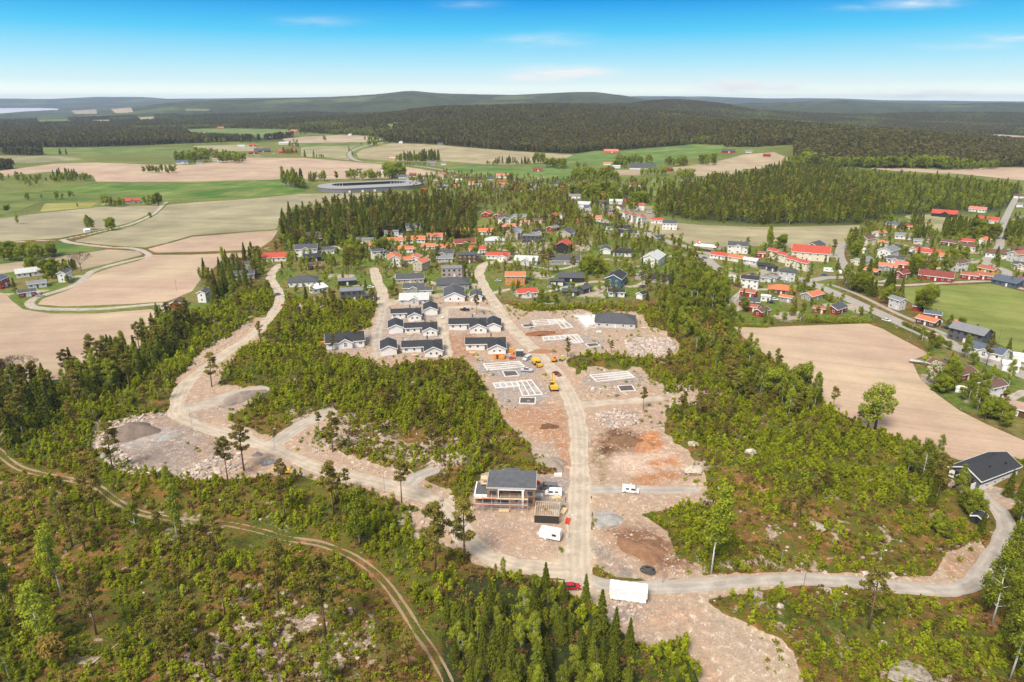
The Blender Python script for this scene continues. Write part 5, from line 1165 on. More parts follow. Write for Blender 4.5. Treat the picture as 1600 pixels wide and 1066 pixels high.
M_STEEL = pm('galvanised_steel', (.50, .50, .50), .5, .1); M_REDSTEEL = pm('red_board', (.52, .10, .06), .7, .1); M_WIND = pm('dark_wind_barrier', (.055, .047, .042), .8, .12, 2, stripe=('X', 3, .2))
M_YEL = pm('machine_yellow', (.78, .45, .035), .45, .1); M_ORA = pm('machine_orange', (.75, .28, .03), .5, .1); M_DK = pm('dark_metal', (.03, .03, .03), .6, .2); M_TYRE = pm('tyre_rubber', (.03, .03, .03), .9, .2)
M_WRAP = pm('white_wrapping_foil', (.80, .80, .80), .5, .03, .5); M_WPAINT = pm('white_lacquer', (.82, .82, .82), .35, .04); M_LAMP = pm('lamp_glass', (.8, .8, .75), .3, .05); M_GREYC = pm('grey_container', (.07, .08, .09), .6, .12, 1, stripe=('X', 6, .25))
M_REDM = pm('red_machine', (.58, .05, .02), .5); M_BLUE = pm('blue_post', (.03, .12, .35), .6); M_SIGNR = pm('red_sign', (.62, .03, .03), .5); M_BAND = pm('tail_lamp_red', (.45, .02, .02), .4); M_TARP = pm('grey_tarpaulin', (.17, .165, .175), .6, .25, .8, .9); M_HOSE = pm('black_hose', (.085, .078, .072), .55, .3, 1)
M_EPS = pm('white_insulation', (.70, .68, .64), .8, .05); M_SLAB = pm('dark_slab', (.105, .09, .085), .85, .25, 1.2, stripe=('X', 2, .15)); M_GRAVEL = pm('grey_pad_gravel', (.38, .365, .35), .95, .22, .8); M_POLE = pm('brown_pole_wood', (.20, .13, .09), .8, .2)
# the unfinished house in its scaffold
h = emp('house', 799, 794, R(-3), 'unfinished two-storey brown house with flat grey roof inside scaffolding', 'house', rad=10)
g = G(); g.box((0, 5.0, 1.2), (13.4, 8.6, 4.0)); g.box((-8.6, 4.6, 1.0), (3.8, 6.0, 3.6)); part('ground_floor_wall', g, M_CLAD, h)
g = G(); g.box((-.5, 5.4, 4.62), (7.0, 7.8, 2.8)); g.box((-5.4, 4.55, 4.62), (3.1, 9.5, 2.8)); g.box((5.2, 4.75, 4.62), (3.2, 9.1, 2.8)); part('upper_floor_wall', g, M_CLAD, h)
g = G(); g.box((0, 4.75, 6.22), (14.0, 9.9, .34)); g.box((-.4, 10.3, 6.20), (4.6, 1.6, .3)); rf = part('roof', g, M_FELT, h)
g = G(); g.box((0, -.24, 6.24), (14.1, .1, .40)); g.box((-7.05, 4.7, 6.24), (.1, 9.8, .40)); g.box((7.05, 4.7, 6.24), (.1, 9.8, .40)); part('roof_edge', g, M_STEEL, rf)
g = G(); g.box((-.15, .35, 5.75), (7.9, 1.0, .55)); g.box((3.25, .35, 2.55), (.6, 1.0, 5.9)); g.box((-3.75, .35, 4.3), (.35, 1.0, 2.5)); part('portal_frame', g, M_TRIM, h)
g = G(); g.box((-7.1, .5, 3.05), (7.0, 1.0, .5)); g.box((-10.6, 4.5, 3.05), (.35, 7.0, .5)); part('terrace_edge', g, M_TRIM, h)
g = G(); g.box((-8.7, 4.6, 2.93), (3.6, 6.2, .2)); part('terrace_floor', g, M_FELT, h)
for x_, y_, z_, w_, hh in ((-5.2, -.22, 4.7, 1.9, 1.2), (5.3, .18, 4.5, 1.4, 1.3), (5.3, .68, 1.7, 1.4, 1.2), (1.2, 1.48, 4.5, 2.8, 1.1), (1.6, .68, 1.9, 1.2, .7), (-2.4, .68, 1.3, 3.0, 1.0), (-6.6, .68, 1.3, 3.0, 1.6)): window(h, x_, y_, z_, w_, hh, 0, M_DARKTRIM)
sc_ = emp('scaffold', 799, 797, R(-3), 'grey steel scaffold with red kickboards along the unfinished house front', 'scaffold')
g = G()
for i in range(7):
    xx = -10.6+i*2.55
    for yy_ in (-1.35, -.45): g.tube([(xx, yy_, 0), (xx, yy_, 5.3)], [.045, .045], 5)
    g.box((xx, -.9, 2.0), (.06, .9, .06)); g.box((xx, -.9, 4.0), (.06, .9, .06))
for zz in (1.0, 2.9, 4.9): 
    g.box((-2.95, -1.38, zz), (15.3, .05, .05))
part('pole_frame', g, M_STEEL, sc_)
for zz in (1.95, 3.95):
    g = G(); g.box((-2.95, -.9, zz), (15.3, .7, .06)); part('deck', g, M_TIMBER if zz > 3 else M_STEEL, sc_)
g = G(); g.box((-2.95, -1.44, 2.12), (15.2, .04, .22)); part('kickboard', g, M_REDSTEEL, sc_); g = G(); g.box((-6.2, -1.44, 4.12), (4.0, .04, .22)); part('kickboard', g, M_REDSTEEL, sc_)
sd = emp('scaffold', 757, 772, R(-3), 'small scaffold tower of wooden decks at the left rear of the unfinished house', 'scaffold'); g = G()
for xx in (-1, 1):
    for yy_ in (-1, 1): g.tube([(xx, yy_, 0), (xx, yy_, 6)], [.05, .05], 5)
part('pole_frame', g, M_STEEL, sd)
for zz in (2, 3.9, 5.6):
    g = G(); g.box((0, 0, zz), (2, 2, .08)); part('deck', g, M_TIMBER, sd)
# open timber frame
t = emp('timber_frame_garage', 854, 819, R(-2), 'half-built garage of bare timber studs with a dark boarded front wall', 'garage', rad=6)
g = G(); g.box((0, .05, 1.3), (6.8, .14, 2.5)); part('front_wall', g, M_WIND, t)
g = G(); g.box((0, 3.5, .06), (6.9, 7.1, .3)); part('slab', g, M_CONC, t)
g = G()
for i in range(12):
    x_ = -3.3+i*.6; g.box((x_, 6.95, 1.35), (.08, .12, 2.4))
    if i % 1 == 0: g.box((x_, 3.5, 2.72), (.07, 6.9, .18))
for i in range(11): 
    for s_ in (-1, 1): g.box((s_*3.35, .5+i*.62, 1.35), (.12, .08, 2.4))
g.box((0, 6.95, 2.58), (6.8, .14, .1)); g.box((-3.35, 3.5, 2.58), (.14, 6.7, .1)); g.box((3.35, 3.5, 2.58), (.14, 6.7, .1)); g.box((0, .18, 2.61), (6.8, .1, .12)); part('stud_frame', g, M_TIMBER, t)
# caravan, wrapped stack
def wheel(parent, x, y, r, w=.22, name='wheel'):
    g = G(); n = 14; 
    V = [(x-0+r*math.cos(2*math.pi*i/n), y+s*w/2, r+r*math.sin(2*math.pi*i/n)) for s in (-1, 1) for i in range(n)]
    g.add(V, [list(range(n)), list(range(2*n-1, n-1, -1))]+[[i, i+n, (i+1) % n+n, (i+1) % n] for i in range(n)]); o = part(name, g, M_TYRE, parent)
    g = G(); V = [(x+r*.55*math.cos(2*math.pi*i/n), y+s*(w/2+.012), r+r*.55*math.sin(2*math.pi*i/n)) for s in (-1, 1) for i in range(n)]
    g.add(V, [list(range(n)), list(range(2*n-1, n-1, -1))]+[[i, i+n, (i+1) % n+n, (i+1) % n] for i in range(n)]); part('rim', g, M_STEEL, o); return o
c = emp('caravan', 860, 841, R(-13), 'white box caravan parked on gravel below the bare timber garage', 'caravan', rad=4)
g = G(); g.prism([(-2.8, .55), (2.8, .55), (2.9, 1.2), (2.75, 2.75), (2.6, 2.9), (-2.6, 2.9), (-2.8, 2.7), (-2.95, 1.3)], -1.15, 1.15); part('body', g, M_WPAINT, c)
for s_ in (-1, 1): wheel(c, -.45, s_*1.05, .33); wheel(c, .45, s_*1.05, .33)
g = G(); g.tube([(-2.8, .5, .6), (-4.1, 0, .5)], [.05, .05], 5); g.tube([(-2.8, -.5, .6), (-4.1, 0, .5)], [.05, .05], 5); g.box((-3.4, 0, .8), (.7, .9, .5)); part('drawbar', g, M_STEEL, c)
window(c, 1.2, -1.15, 1.9, 1.1, .6, 0, M_DARKTRIM); door(c, -1.2, -1.15, .7, 1.9, 0, M_WPAINT)
w = emp('wrapped_stack', 981, 941, R(0), 'long white foil-wrapped stack of building modules on the junction rubble', 'wrapped stack', rad=6)
def foil(L, D, H, z0, seed):
    nx, ny, nz = 26, 9, 9; r = np.random.default_rng(seed); g = G(); V = []; idx = {}
    def vid(i, j, k):
        if (i, j, k) not in idx:
            x_, y_, z_ = -L/2+L*i/nx, D*j/ny, H*k/nz; s = .05; x_ += s*math.sin(k*1.7+j); y_ += s*math.sin(i*1.3+k*2.1)+(.04 if 0 < k < nz else 0)*math.sin(i*2.9); z_ += .05*math.sin(i*.9+j*1.9)*(k > 0)
            idx[(i, j, k)] = len(V); V.append((x_+r.normal(0, .015), y_+r.normal(0, .02), z0+z_))
        return idx[(i, j, k)]
    F = []
    for i in range(nx):
        for k in range(nz): F += [[vid(i, 0, k), vid(i+1, 0, k), vid(i+1, 0, k+1), vid(i, 0, k+1)], [vid(i, ny, k), vid(i, ny, k+1), vid(i+1, ny, k+1), vid(i+1, ny, k)]]
        for j in range(ny): F += [[vid(i, j, nz), vid(i+1, j, nz), vid(i+1, j+1, nz), vid(i, j+1, nz)]]
    for j in range(ny):
        for k in range(nz): F += [[vid(0, j, k), vid(0, j, k+1), vid(0, j+1, k+1), vid(0, j+1, k)], [vid(nx, j, k), vid(nx, j+1, k), vid(nx, j+1, k+1), vid(nx, j, k+1)]]
    g.add(V, F); return g
part('lower_pack', foil(8.2, 2.7, 1.15, .18, 1), M_WRAP, w); part('upper_pack', foil(8.7, 3.0, 1.95, 1.36, 2), M_WRAP, w)
g = G(); [g.box((x_, 1.35, .05), (.12, 2.8, .2)) for x_ in np.linspace(-3.9, 3.9, 7)]; part('bearer', g, M_TIMBER, w)
# foundations: white edge beams round grey gravel, from their corners in the photograph
def foundation(quads, label, pad=False):
    c0 = np.mean([at_z(*p, 0)[:2] for p in quads[0][0]], 0); rt = empty('building_foundation' if not pad else 'garage_slab', c0[0], c0[1], 0, 0, label, 'foundation', rad=3 if pad else 9)
    gw, gi = G(), G()
    for qi, (q, nl, nc) in enumerate(quads):
        P = np.array([at_z(*p, 0)[:2] for p in q])-c0; A, B, C_, D = P       # A-B back edge, D-C front edge
        def bar(p, q_, wd, h_, dz): d = q_-p; L = np.linalg.norm(d); m = (p+q_)/2; gw.box((m[0], m[1], h_/2+dz), (L+wd, wd, h_), math.atan2(d[1], d[0]))
        if pad: 
            gi.add([(p[0], p[1], z_) for z_ in (.0, .34) for p in (D, C_, B, A)], [[3, 2, 1, 0], [4, 5, 6, 7], [0, 1, 5, 4], [1, 2, 6, 5], [2, 3, 7, 6], [3, 0, 4, 7]])
            for i, (a, b) in enumerate(((A, B), (B, C_), (C_, D), (D, A))): bar(a, b, .38, .42+.003*i, 0)
            continue
        gi.add([(p[0], p[1], z_) for z_ in (-.1, .10+.01*qi) for p in (D, C_, B, A)], [[3, 2, 1, 0], [4, 5, 6, 7], [0, 1, 5, 4], [1, 2, 6, 5], [2, 3, 7, 6], [3, 0, 4, 7]])
        for i in range(nl+1): f = i/nl; bar(A*(1-f)+D*f, B*(1-f)+C_*f, .48, .45+.004*i+.02*qi, 0)
        for i in range(nc+1): f = i/nc; bar(A*(1-f)+B*f, D*(1-f)+C_*f, .40, .465+.004*i+.021*qi, .0)
    part('edge_beam', gw, M_EPS, rt); part('infill', gi, M_SLAB if pad else M_GRAVEL, rt); return rt
foundation([([(755.5,570),(811,566),(819.5,574),(761.7,579.7)], 3, 1)], 'long four-beam white foundation beside the dump truck')
foundation([([(770.4,600),(807,597.4),(812,604),(774.6,607.6)], 1, 4), ([(807,597.2),(829.8,595),(847.3,617.4),(817,620)], 1, 3)], 'L-shaped white foundation with open bays beside the large excavator')
foundation([([(921.7,587.3),(980.2,581.8),(991.2,590.7),(932,597.6)], 3, 1)], 'long white foundation right of the main gravel road')
foundation([([(831.6,502),(879.8,499.3),(882,506),(837.8,509.6)], 3, 2), ([(866,500.2),(879.8,499.3),(894.9,512.3),(879,514.4)], 1, 2)], 'uppermost L-shaped foundation left of the white ground sheet')
foundation([([(847.5,527.5),(882,525),(886,530),(850,533)], 1, 4), ([(880,525),(901.8,524),(911.4,535.7),(897,537)], 1, 3)], 'second L-shaped foundation below the reddish soil bank')
for q, lb in (([(785,581),(805.5,580.8),(811,587.5),(789.5,589.5)], 'dark garage slab with white rim in front of the pickup'), ([(812.8,622.6),(836.5,622.6),(836,631.8),(811.7,631.3)], 'dark garage slab with white rim below the L-shaped foundation'),
   ([(965,604.5),(987,603),(992.6,611.4),(969.9,612.7)], 'dark garage slab with white rim right of the main road above the spur'), ([(815,508.2),(832.3,506.8),(835.8,511),(818.6,512.3)], 'small dark garage slab left of the uppermost foundation'),
   ([(914.8,538.5),(932,537),(937.5,541.2),(920.4,543.3)], 'small dark garage slab right of the second foundation')): foundation([(q, 1, 1)], lb, True)
P = [at_z(*p, 0) for p in ((897,494),(932,493),(940,512),(917,513),(905,500))]; g = G(); g.add([(p[0], p[1], z_) for z_ in (.02, .14) for p in P[::-1]], [[4, 3, 2, 1, 0], [5, 6, 7, 8, 9]]+[[i, (i+1) % 5, (i+1) % 5+5, i+5] for i in range(5)])
o = link('ground_sheet', g.mesh('ground_sheet', [M_EPS])); tag(o, 'white insulation sheet spread left of the grey hip-roofed new building', 'ground sheet')
# vehicles
CARP = {'car': (4.3, 1.75, [(-2.15,.35),(2.15,.35),(2.18,.75),(1.15,.92),(-1.9,.98),(-2.17,.8)], [(1.1,.9),(.45,1.42),(-1.1,1.45),(-1.85,.97)]),
        'van': (5.0, 1.9, [(-2.5,.35),(2.5,.35),(2.52,.8),(1.85,1.15),(1.15,1.95),(-2.4,2.0),(-2.52,.9)], [(1.78,1.15),(1.2,1.8),(.2,1.8),(.2,1.2)]),
        'pickup': (5.1, 1.85, [(-2.55,.5),(2.55,.5),(2.55,.95),(1.3,1.1),(-2.55,1.1)], [(1.25,1.08),(.6,1.72),(-.6,1.74),(-.75,1.08)]),
        'camper': (6.2, 2.2, [(-3.1,.4),(3.1,.4),(3.1,1.2),(2.5,1.5),(2.2,2.8),(-3.1,2.8)], [(2.55,1.5),(2.3,2.1),(1.6,2.1),(1.6,1.5)])}
CARC = {'white': (.80,.80,.80), 'black': (.02,.02,.022), 'silver': (.50,.52,.55), 'red': (.42,.02,.02), 'dark red': (.22,.03,.03), 'blue': (.04,.10,.30), 'grey': (.14,.145,.15), 'dark blue': (.02,.04,.10)}
def car(px, py, head, color, typ='car', label='', cat=None, parked=True):
    """head: degrees the nose points, 0 = to the right of the picture, 90 = away"""
    L, Wd, body, cab = CARP[typ]; o = emp({'car': 'parked_car', 'van': 'van', 'pickup': 'pickup_truck', 'camper': 'camper_van'}[typ], px, py, R(head), label, cat or {'pickup': 'pickup truck', 'camper': 'camper van'}.get(typ, typ), rad=2)
    m = pm('lacquer_'+color.replace(' ', '_'), CARC[color], .3, .03); g = G(); g.prism(body, -Wd/2, Wd/2)
    if typ in ('car', 'pickup'): 
        n = len(cab); V = [(a, s*(Wd/2-.08-(.16 if b > 1.2 else 0)), b) for s in (-1, 1) for a, b in cab]; gg = G(); gg.add(V, [list(range(n)), list(range(2*n-1, n-1, -1))]+[[i, i+n, (i+1) % n+n, (i+1) % n] for i in range(n)])
        part('window', gg, M_GLASS, o); top = [p for p in cab if p[1] > 1.2]; g.box(((top[0][0]+top[1][0])/2, 0, top[0][1]+.03), (abs(top[0][0]-top[1][0])+.1, Wd-.5, .05))
        if typ == 'pickup': g.box((-1.65, 0, 1.12), (1.6, Wd-.3, .02))
    else:
        gg = G(); gg.prism(cab, -Wd/2-.01, Wd/2+.01); q = body[3], body[4]; gg.box(((q[0][0]+q[1][0])/2+.05, 0, (q[0][1]+q[1][1])/2+.02), (.1, Wd*.82, abs(q[1][1]-q[0][1])*.8)); gg.box((-.9, 0, cab[1][1]-.28), (.9, Wd+.02, .5)); part('window', gg, M_GLASS, o)
    part('body', g, m, o)
    for sx in (-1, 1):
        for sy in (-1, 1): wheel(o, sx*L*.31, sy*(Wd/2-.10), .33, .22)
        gg = G(); gg.box((L/2-.02, sx*(Wd/2-.3), .70), (.10, .34, .16)); part('headlight', gg, M_LAMP, o)
        gg = G(); gg.box((-L/2-.0, sx*(Wd/2-.22), .78), (.10, .24, .16)); part('tail_light', gg, M_BAND, o)
    return o
for a in [(985,769,0,'white','van','lone white van parked on the short spur road'),(865,773,178,'white','van','white van parked right of the scaffolded house'),(857,764,172,'grey','van','dark grey van behind the white van by the scaffolded house'),
  (893,920,8,'red','car','red hatchback parked beside the spruce at the junction'),(870,586,-50,'dark red','car','dark red car driving on the main gravel road'),(823,582,175,'silver','pickup','silver pickup parked by the foundation near the dump truck'),(824,562,235,'silver','van','silver van by the dark site container'),
  (726,486,170,'black','pickup','black pickup on the pale yard above the middle bungalow'),(442,463,95,'white','car','white car on the upper west road by the village'),(445,478,160,'red','car','red car half hidden by pines near the stone heap'),(579,450,0,'white','car','white car on the yard beside the dark flat-roofed house'),
  (405,430,20,'black','car','black car near the red-roofed house at the wood corner'),(712,437,175,'white','car','white car in front of the mauve flat-roofed house'),(886,446,0,'blue','car','blue car in the yard of the black low house'),(1012,441,120,'black','car','black car beside the black hip-roofed house'),
  (1004,449,30,'grey','car','grey car in the courtyard below the black hip-roofed house'),(826,437,0,'dark blue','car','dark car beside the orange two-storey house'),(1095,407,10,'black','car','black car parked by the petrol station shrubs'),(1101,404,5,'grey','car','grey car beside the black car at the petrol station'),
  (1099,412,0,'red','car','red car on the petrol station forecourt'),(1126,421,5,'black','car','black car in front of the red-roofed shop'),(1177,430,20,'dark blue','car','dark blue car by the hedge above the white two-storey house'),(1140,440,130,'silver','car','silver car next to the small flat white house'),
  (1150,447,130,'dark red','car','dark red car below the small flat white house'),(1289,431,10,'blue','car','blue car on the car park below the apartment block'),(1294,425,5,'white','camper','white camper van on the car park below the apartment block'),(1312,427,100,'white','van','white van at the edge of the apartment car park'),
  (1205,474,0,'black','car','black car beside the orange hip-roofed house'),(1210,469,0,'white','car','white car behind the black car by the orange hip-roofed house'),(1391,430,0,'black','car','black car in front of the salmon-roofed house'),(1481,566,10,'grey','car','grey car behind the red house with the long brown roof'),
  (1597,354,0,'blue','car','blue car beside the purple tree at the right edge'),(1511,550,5,'black','car','black car in front of the black building'),(1082,391,20,'silver','car','silver car at the petrol station exit'),(1448,389,0,'white','car','white car behind the bright red roofed house'),
  (1566,350,75,'silver','car','silver car on the east lane'),(1385,502,-28,'white','car','white car on the asphalt road'),(778,440,0,'silver','car','silver car at the foot of the village street'),(762,388,0,'white','car','white car by the pale-roofed house'),(652,500,0,'white','car','white car beside the nearest garage in the new estate')]: car(*a)
_r = random.Random(5); _k = 0; _hs = [h_ for h_ in HOUSES if 330 < math.hypot(h_[0], h_[1]) < 760]; _r.shuffle(_hs)
for hx, hy, hr in _hs:
    if _k >= 34: break
    a_ = _r.uniform(0, 6.28); cx_, cy_ = hx+math.cos(a_)*(hr+2.6), hy+math.sin(a_)*(hr+2.6)
    if min(math.hypot(cx_-q[0], cy_-q[1])-q[2] for q in HOUSES) < 1.2: continue
    qx, qy = px_of(np.array([cx_]), np.array([cy_])); 
    if field_sd(np.array([cx_]), np.array([cy_]))[0] < 3 or not (0 < qx[0] < 1600): continue
    cc_ = _r.choice(('white', 'black', 'silver', 'grey', 'red', 'dark blue', 'silver', 'black')); o = car(float(qx[0]), float(qy[0]), _r.choice((0, 20, 90, 180, 200, 270)), cc_, 'car', 'x'); tag(o, None, 'car', 'cars parked by the village houses'); LABELQ.append((o, float(qx[0]), float(qy[0])-2, cc_+' car parked by a house', 'tree')); _k += 1
# yellow machines
def tracks(o, L, w, gz, s=1.0):
    for sy in (-1, 1):
        g = G(); g.prism([(-L/2+.25, 0), (L/2-.25, 0), (L/2, .3*s), (L/2-.2, .75*s), (-L/2+.2, .75*s), (-L/2, .3*s)], sy*gz-w/2, sy*gz+w/2); part('track', g, M_DK, o)
def excavator(px, py, head, s, label, mat, boom=((1.0,0,1.8),(3.4,0,4.6),(5.6,0,3.4),(5.9,0,.8))):
    o = emp('excavator', px, py, R(head), label, 'excavator', rad=4); tracks(o, 3.9*s, .6*s, 1.15*s, s)
    g = G(); g.box((-.7*s, 0, 1.45*s), (3.0*s, 2.6*s, 1.0*s), taper=.93); g.box((-1.75*s, 0, 1.5*s), (.9*s, 2.5*s, 1.25*s), taper=.9); g.box((0, 0, .88*s), (1.5*s, 1.5*s, .3*s)); part('body', g, mat, o)
    g = G(); g.prism([(-.3*s, 1.2*s), (1.2*s, 1.2*s), (1.25*s, 2.0*s), (.75*s, 2.9*s), (-.3*s, 2.95*s)], .15*s, 1.25*s); cb = part('cab', g, M_GLASS, o); g = G(); g.box((.2*s, .7*s, 2.98*s), (1.2*s, 1.2*s, .08)); part('cab_roof', g, mat, cb)
    b = [np.array(p)*s-np.array([0, .45*s, 0]) for p in boom]; g = G(); g.tube(b[:2]+[b[2]], [.26*s, .30*s, .2*s], 4); part('boom', g, mat, o); g = G(); g.tube(b[2:], [.2*s, .16*s], 4); part('stick', g, mat, o)
    g = G(); e = b[3]; g.prism([(e[0]-.6*s, e[2]), (e[0]+.3*s, e[2]+.2*s), (e[0]+.35*s, e[2]-.5*s), (e[0]-.3*s, e[2]-.8*s)], e[1]-.55*s, e[1]+.55*s); part('bucket', g, M_DK, o)
    g = G(); g.tube([(.6*s, -.45*s, 1.3*s), (2.2*s, -.45*s, 2.9*s)], [.09*s, .07*s], 5); part('hydraulic_ram', g, M_STEEL, o); return o
excavator(865, 609, 100, 1.15, 'large yellow excavator standing on the edge of the main gravel road', M_YEL)
excavator(446, 745, 172, .62, 'small yellow excavator digging below the west gravel road', M_YEL, ((1.0,0,1.8),(4.4,0,4.2),(7.0,0,2.0),(7.2,0,.4)))
excavator(866, 565, 10, .7, 'orange compact excavator at the edge of the cleared site by the lone pine', M_ORA, ((1.0,0,1.8),(2.6,0,3.0),(4.6,0,2.2),(5.0,0,.6)))
d = emp('dump_truck', 839, 571, R(-62), 'yellow dump truck standing beside the pickup on the building site', 'dump truck', rad=4)
g = G(); g.prism([(-3.2, 1.3), (.7, 1.3), (1.0, 2.6), (1.6, 2.8), (1.5, 3.0), (.7, 2.75), (-3.4, 2.5)], -1.35, 1.35); part('dump_body', g, M_YEL, d); g = G(); g.box((2.3, 0, 1.1), (2.0, 2.3, 1.1), taper=.9); g.box((-.4, 0, .95), (5.2, .9, .5)); part('chassis', g, M_YEL, d)
g = G(); g.box((1.5, 0, 2.0), (1.1, 1.7, 1.2), taper=.88); part('cab', g, M_GLASS, d); g = G(); g.box((1.5, 0, 2.63), (1.2, 1.7, .1)); part('cab_roof', g, M_YEL, d)
for x_ in (-2.2, -.8, 2.3):
    for s_ in (-1, 1): wheel(d, x_, s_*1.15, .68, .5)
rl = emp('road_roller', 879, 564, R(30), 'small yellow-green road roller beside the orange compact excavator', 'road roller', rad=3); M_LIME = pm('lime_paint', (.55, .62, .05), .5); g = G(); g.box((0, 0, 1.0), (1.5, 1.1, .7), taper=.9); part('body', g, M_LIME, rl)
g = G(); [g.tube([(x_, y_, 1.2), (x_, y_, 2.3)], [.04, .04], 4) for x_ in (-.5, .5) for y_ in (-.5, .5)]; g.box((0, 0, 2.33), (1.3, 1.2, .06)); part('canopy', g, M_LIME, rl)
for x_ in (-1.1, 1.1): wheel(rl, x_, 0, .42, 1.2, 'drum')
def boxy(name, px, py, rz, d_, mat, label, cat, doors=True, roof=None):
    o = emp(name, px, py, R(rz), label, cat, rad=3); g = G(); g.box((0, 0, d_[2]/2+.1), d_); part('body', g, mat, o); g = G(); g.box((0, 0, d_[2]+.16), (d_[0]+.12, d_[1]+.12, .12)); part('roof', g, roof or mat, o)
    if doors: door(o, -d_[0]*.2, -d_[1]/2, .9, 2.0, 0, M_DARKTRIM); window(o, d_[0]*.25, -d_[1]/2, 1.5, .8, .6, 0, M_TRIM)
    return o
boxy('site_cabin', 780, 561, 3, (4.6, 2.4, 2.5), M_ORA, 'orange-yellow site cabin at the left of the site store', 'site cabin', roof=M_EPS)
boxy('storage_box', 799, 554, 0, (1.6, 1.5, 2.6), M_ORA, 'narrow upright orange storage box behind the red platform lift', 'storage box', False)
boxy('site_container', 812, 556, 0, (3.4, 2.4, 2.6), M_GREYC, 'dark grey steel container beside the silver van', 'container', False, roof=M_STEEL)
pl = emp('platform_lift', 800, 561, R(15), 'red platform lift folded between the site cabin and the dark container', 'platform lift', rad=2); g = G(); g.box((0, 0, .6), (3.0, 1.3, .5)); part('base', g, M_REDM, pl); g = G(); g.tube([(-1.2, 0, .9), (1.4, 0, 1.9), (-.8, 0, 2.4)], [.14, .12, .1], 4); part('arm', g, M_REDM, pl); g = G(); g.box((-1.2, 0, 2.3), (.9, 1.2, .9)); part('basket', g, M_STEEL, pl)
for x_ in (-1, 1):
    for s_ in (-1, 1): wheel(pl, x_, s_*.6, .35)
for px, py, n, lb in ((872, 744, 4, 'pallet of white boards lying beside the main gravel road'), (842, 776, 3, 'white wrapped pallet right of the scaffolded house')):
    o = emp('pallet_load', px, py, R(8), lb, 'pallet load', rad=1.5); g = G(); g.box((0, 0, .08), (2.6, 1.6, .14)); part('pallet', g, M_TIMBER, o); g = G(); [g.box((0, -.6+.3*i, .45), (2.4, .24, .6)) for i in range(5)]; part('boards', g, M_EPS, o)
o = emp('waste_bag', 840, 757, 0, 'small red-orange waste sack behind the dark grey van', 'sack', rad=1); g = G(); g.box((0, 0, .5), (1.6, 1.1, 1.0), taper=.6); part('bag', g, M_REDM, o)
for px, py, n, rz_, mt, lb in ((504,537,4,0,M_ORA,'stack of orange-brown timber packs left of the long new bungalow'),(640,524,2,0,M_TIMBER,'light planks lying in front of the second white bungalow'),(648,556,2,2,M_TIMBER,'light planks lying in front of the nearest white bungalow'),(622,501,3,0,M_EPS,'white wrapped boards in front of the uppermost white bungalow'),
    (787,799,2,0,M_TIMBER,'short timber stack in front of the scaffold'),(690,497,2,80,M_EPS,'narrow white pack beside the upper garage of the new estate'),(878,800,2,70,M_TIMBER,'loose planks right of the bare timber garage'),(1006,513,2,0,M_TIMBER,'timber battens along the grey hip-roofed new building'),
    (868,778,2,15,M_TIMBER,'timber pack behind the white van by the scaffolded house'),(884,815,1,80,M_REDM,'red plastic barriers right of the bare timber garage'),(935,520,3,10,M_EPS,'white insulation pack left of the hip-roofed new building'),(738,552,2,0,M_TIMBER,'planks in front of the rightmost new bungalow')):
    o = emp('material_stack', px, py, R(rz_), lb, 'building material', rad=1.2); g = G(); g.box((0, -.5, .07), (.15, 1.4, .14)); g.box((.9, -.5, .071), (.15, 1.4, .14)); g.box((-.9, -.5, .072), (.15, 1.4, .14)); part('bearer', g, M_TIMBER, o); g = G()
    for q in range(n):
        for w_ in range(4): g.box((.05*((q*7+w_*3) % 5), -1.0+.32*w_, .28+.26*q), (3.0-.2*((q+w_) % 3), .27, .22), .01*((q*3+w_) % 4))
    part('boards', g, mt, o)
# heap of hoses, tarpaulins, log
o = emp('hose_heap', 1012, 894, 0, 'heap of coiled black hoses beside the east gravel road', 'hoses', rad=3); rr_ = np.random.default_rng(3)
for k in range(5):
    g = G(); ax, ay = 1.9-.25*k, 1.35-.2*k; ph = rr_.uniform(0, 6); pts = [(ax*math.cos(a+ph)+.2*math.sin(3*a), ay*math.sin(a+ph)+.15*math.cos(2*a), .2+.22*k+.12*math.sin(2*a+k)) for a in np.linspace(0, 6.9, 34)]; g.tube(pts, [.16]*34, 5); part('coil', g, M_HOSE, o, True)
def mound(name, px, py, L, D, H, rot, mat, label, cat, seed=1, rough=.25, n=26):
    r = np.random.default_rng(seed); x, y = ground(px, py); z = z1(x, y); g = G(); V = []; ph = r.uniform(0, 100)
    for i in range(n+1):
        for j in range(n+1):
            a, b = 2*i/n-1, 2*j/n-1; q = math.hypot(a, b); aa = math.atan2(b, a); rim = 1-.18*math.sin(3*aa+ph)-.1*math.sin(5*aa+2*ph); t_ = max(0, 1-q/rim)
            hh = H*(t_**.8)*(1+rough*float(fbm(np.array([a*3+ph]), np.array([b*3]), 1.0, 3, seed)[0]))-.12-.25*(t_ <= 0); V.append((a*L/2, b*D/2, hh))
    g.add(V, [[i*(n+1)+j, (i+1)*(n+1)+j, (i+1)*(n+1)+j+1, i*(n+1)+j+1] for i in range(n) for j in range(n)]); o = link(name, g.mesh(name, [mat], True), None, (x, y, z), R(rot)-math.atan2(x, y)); tag(o, label, cat); return o
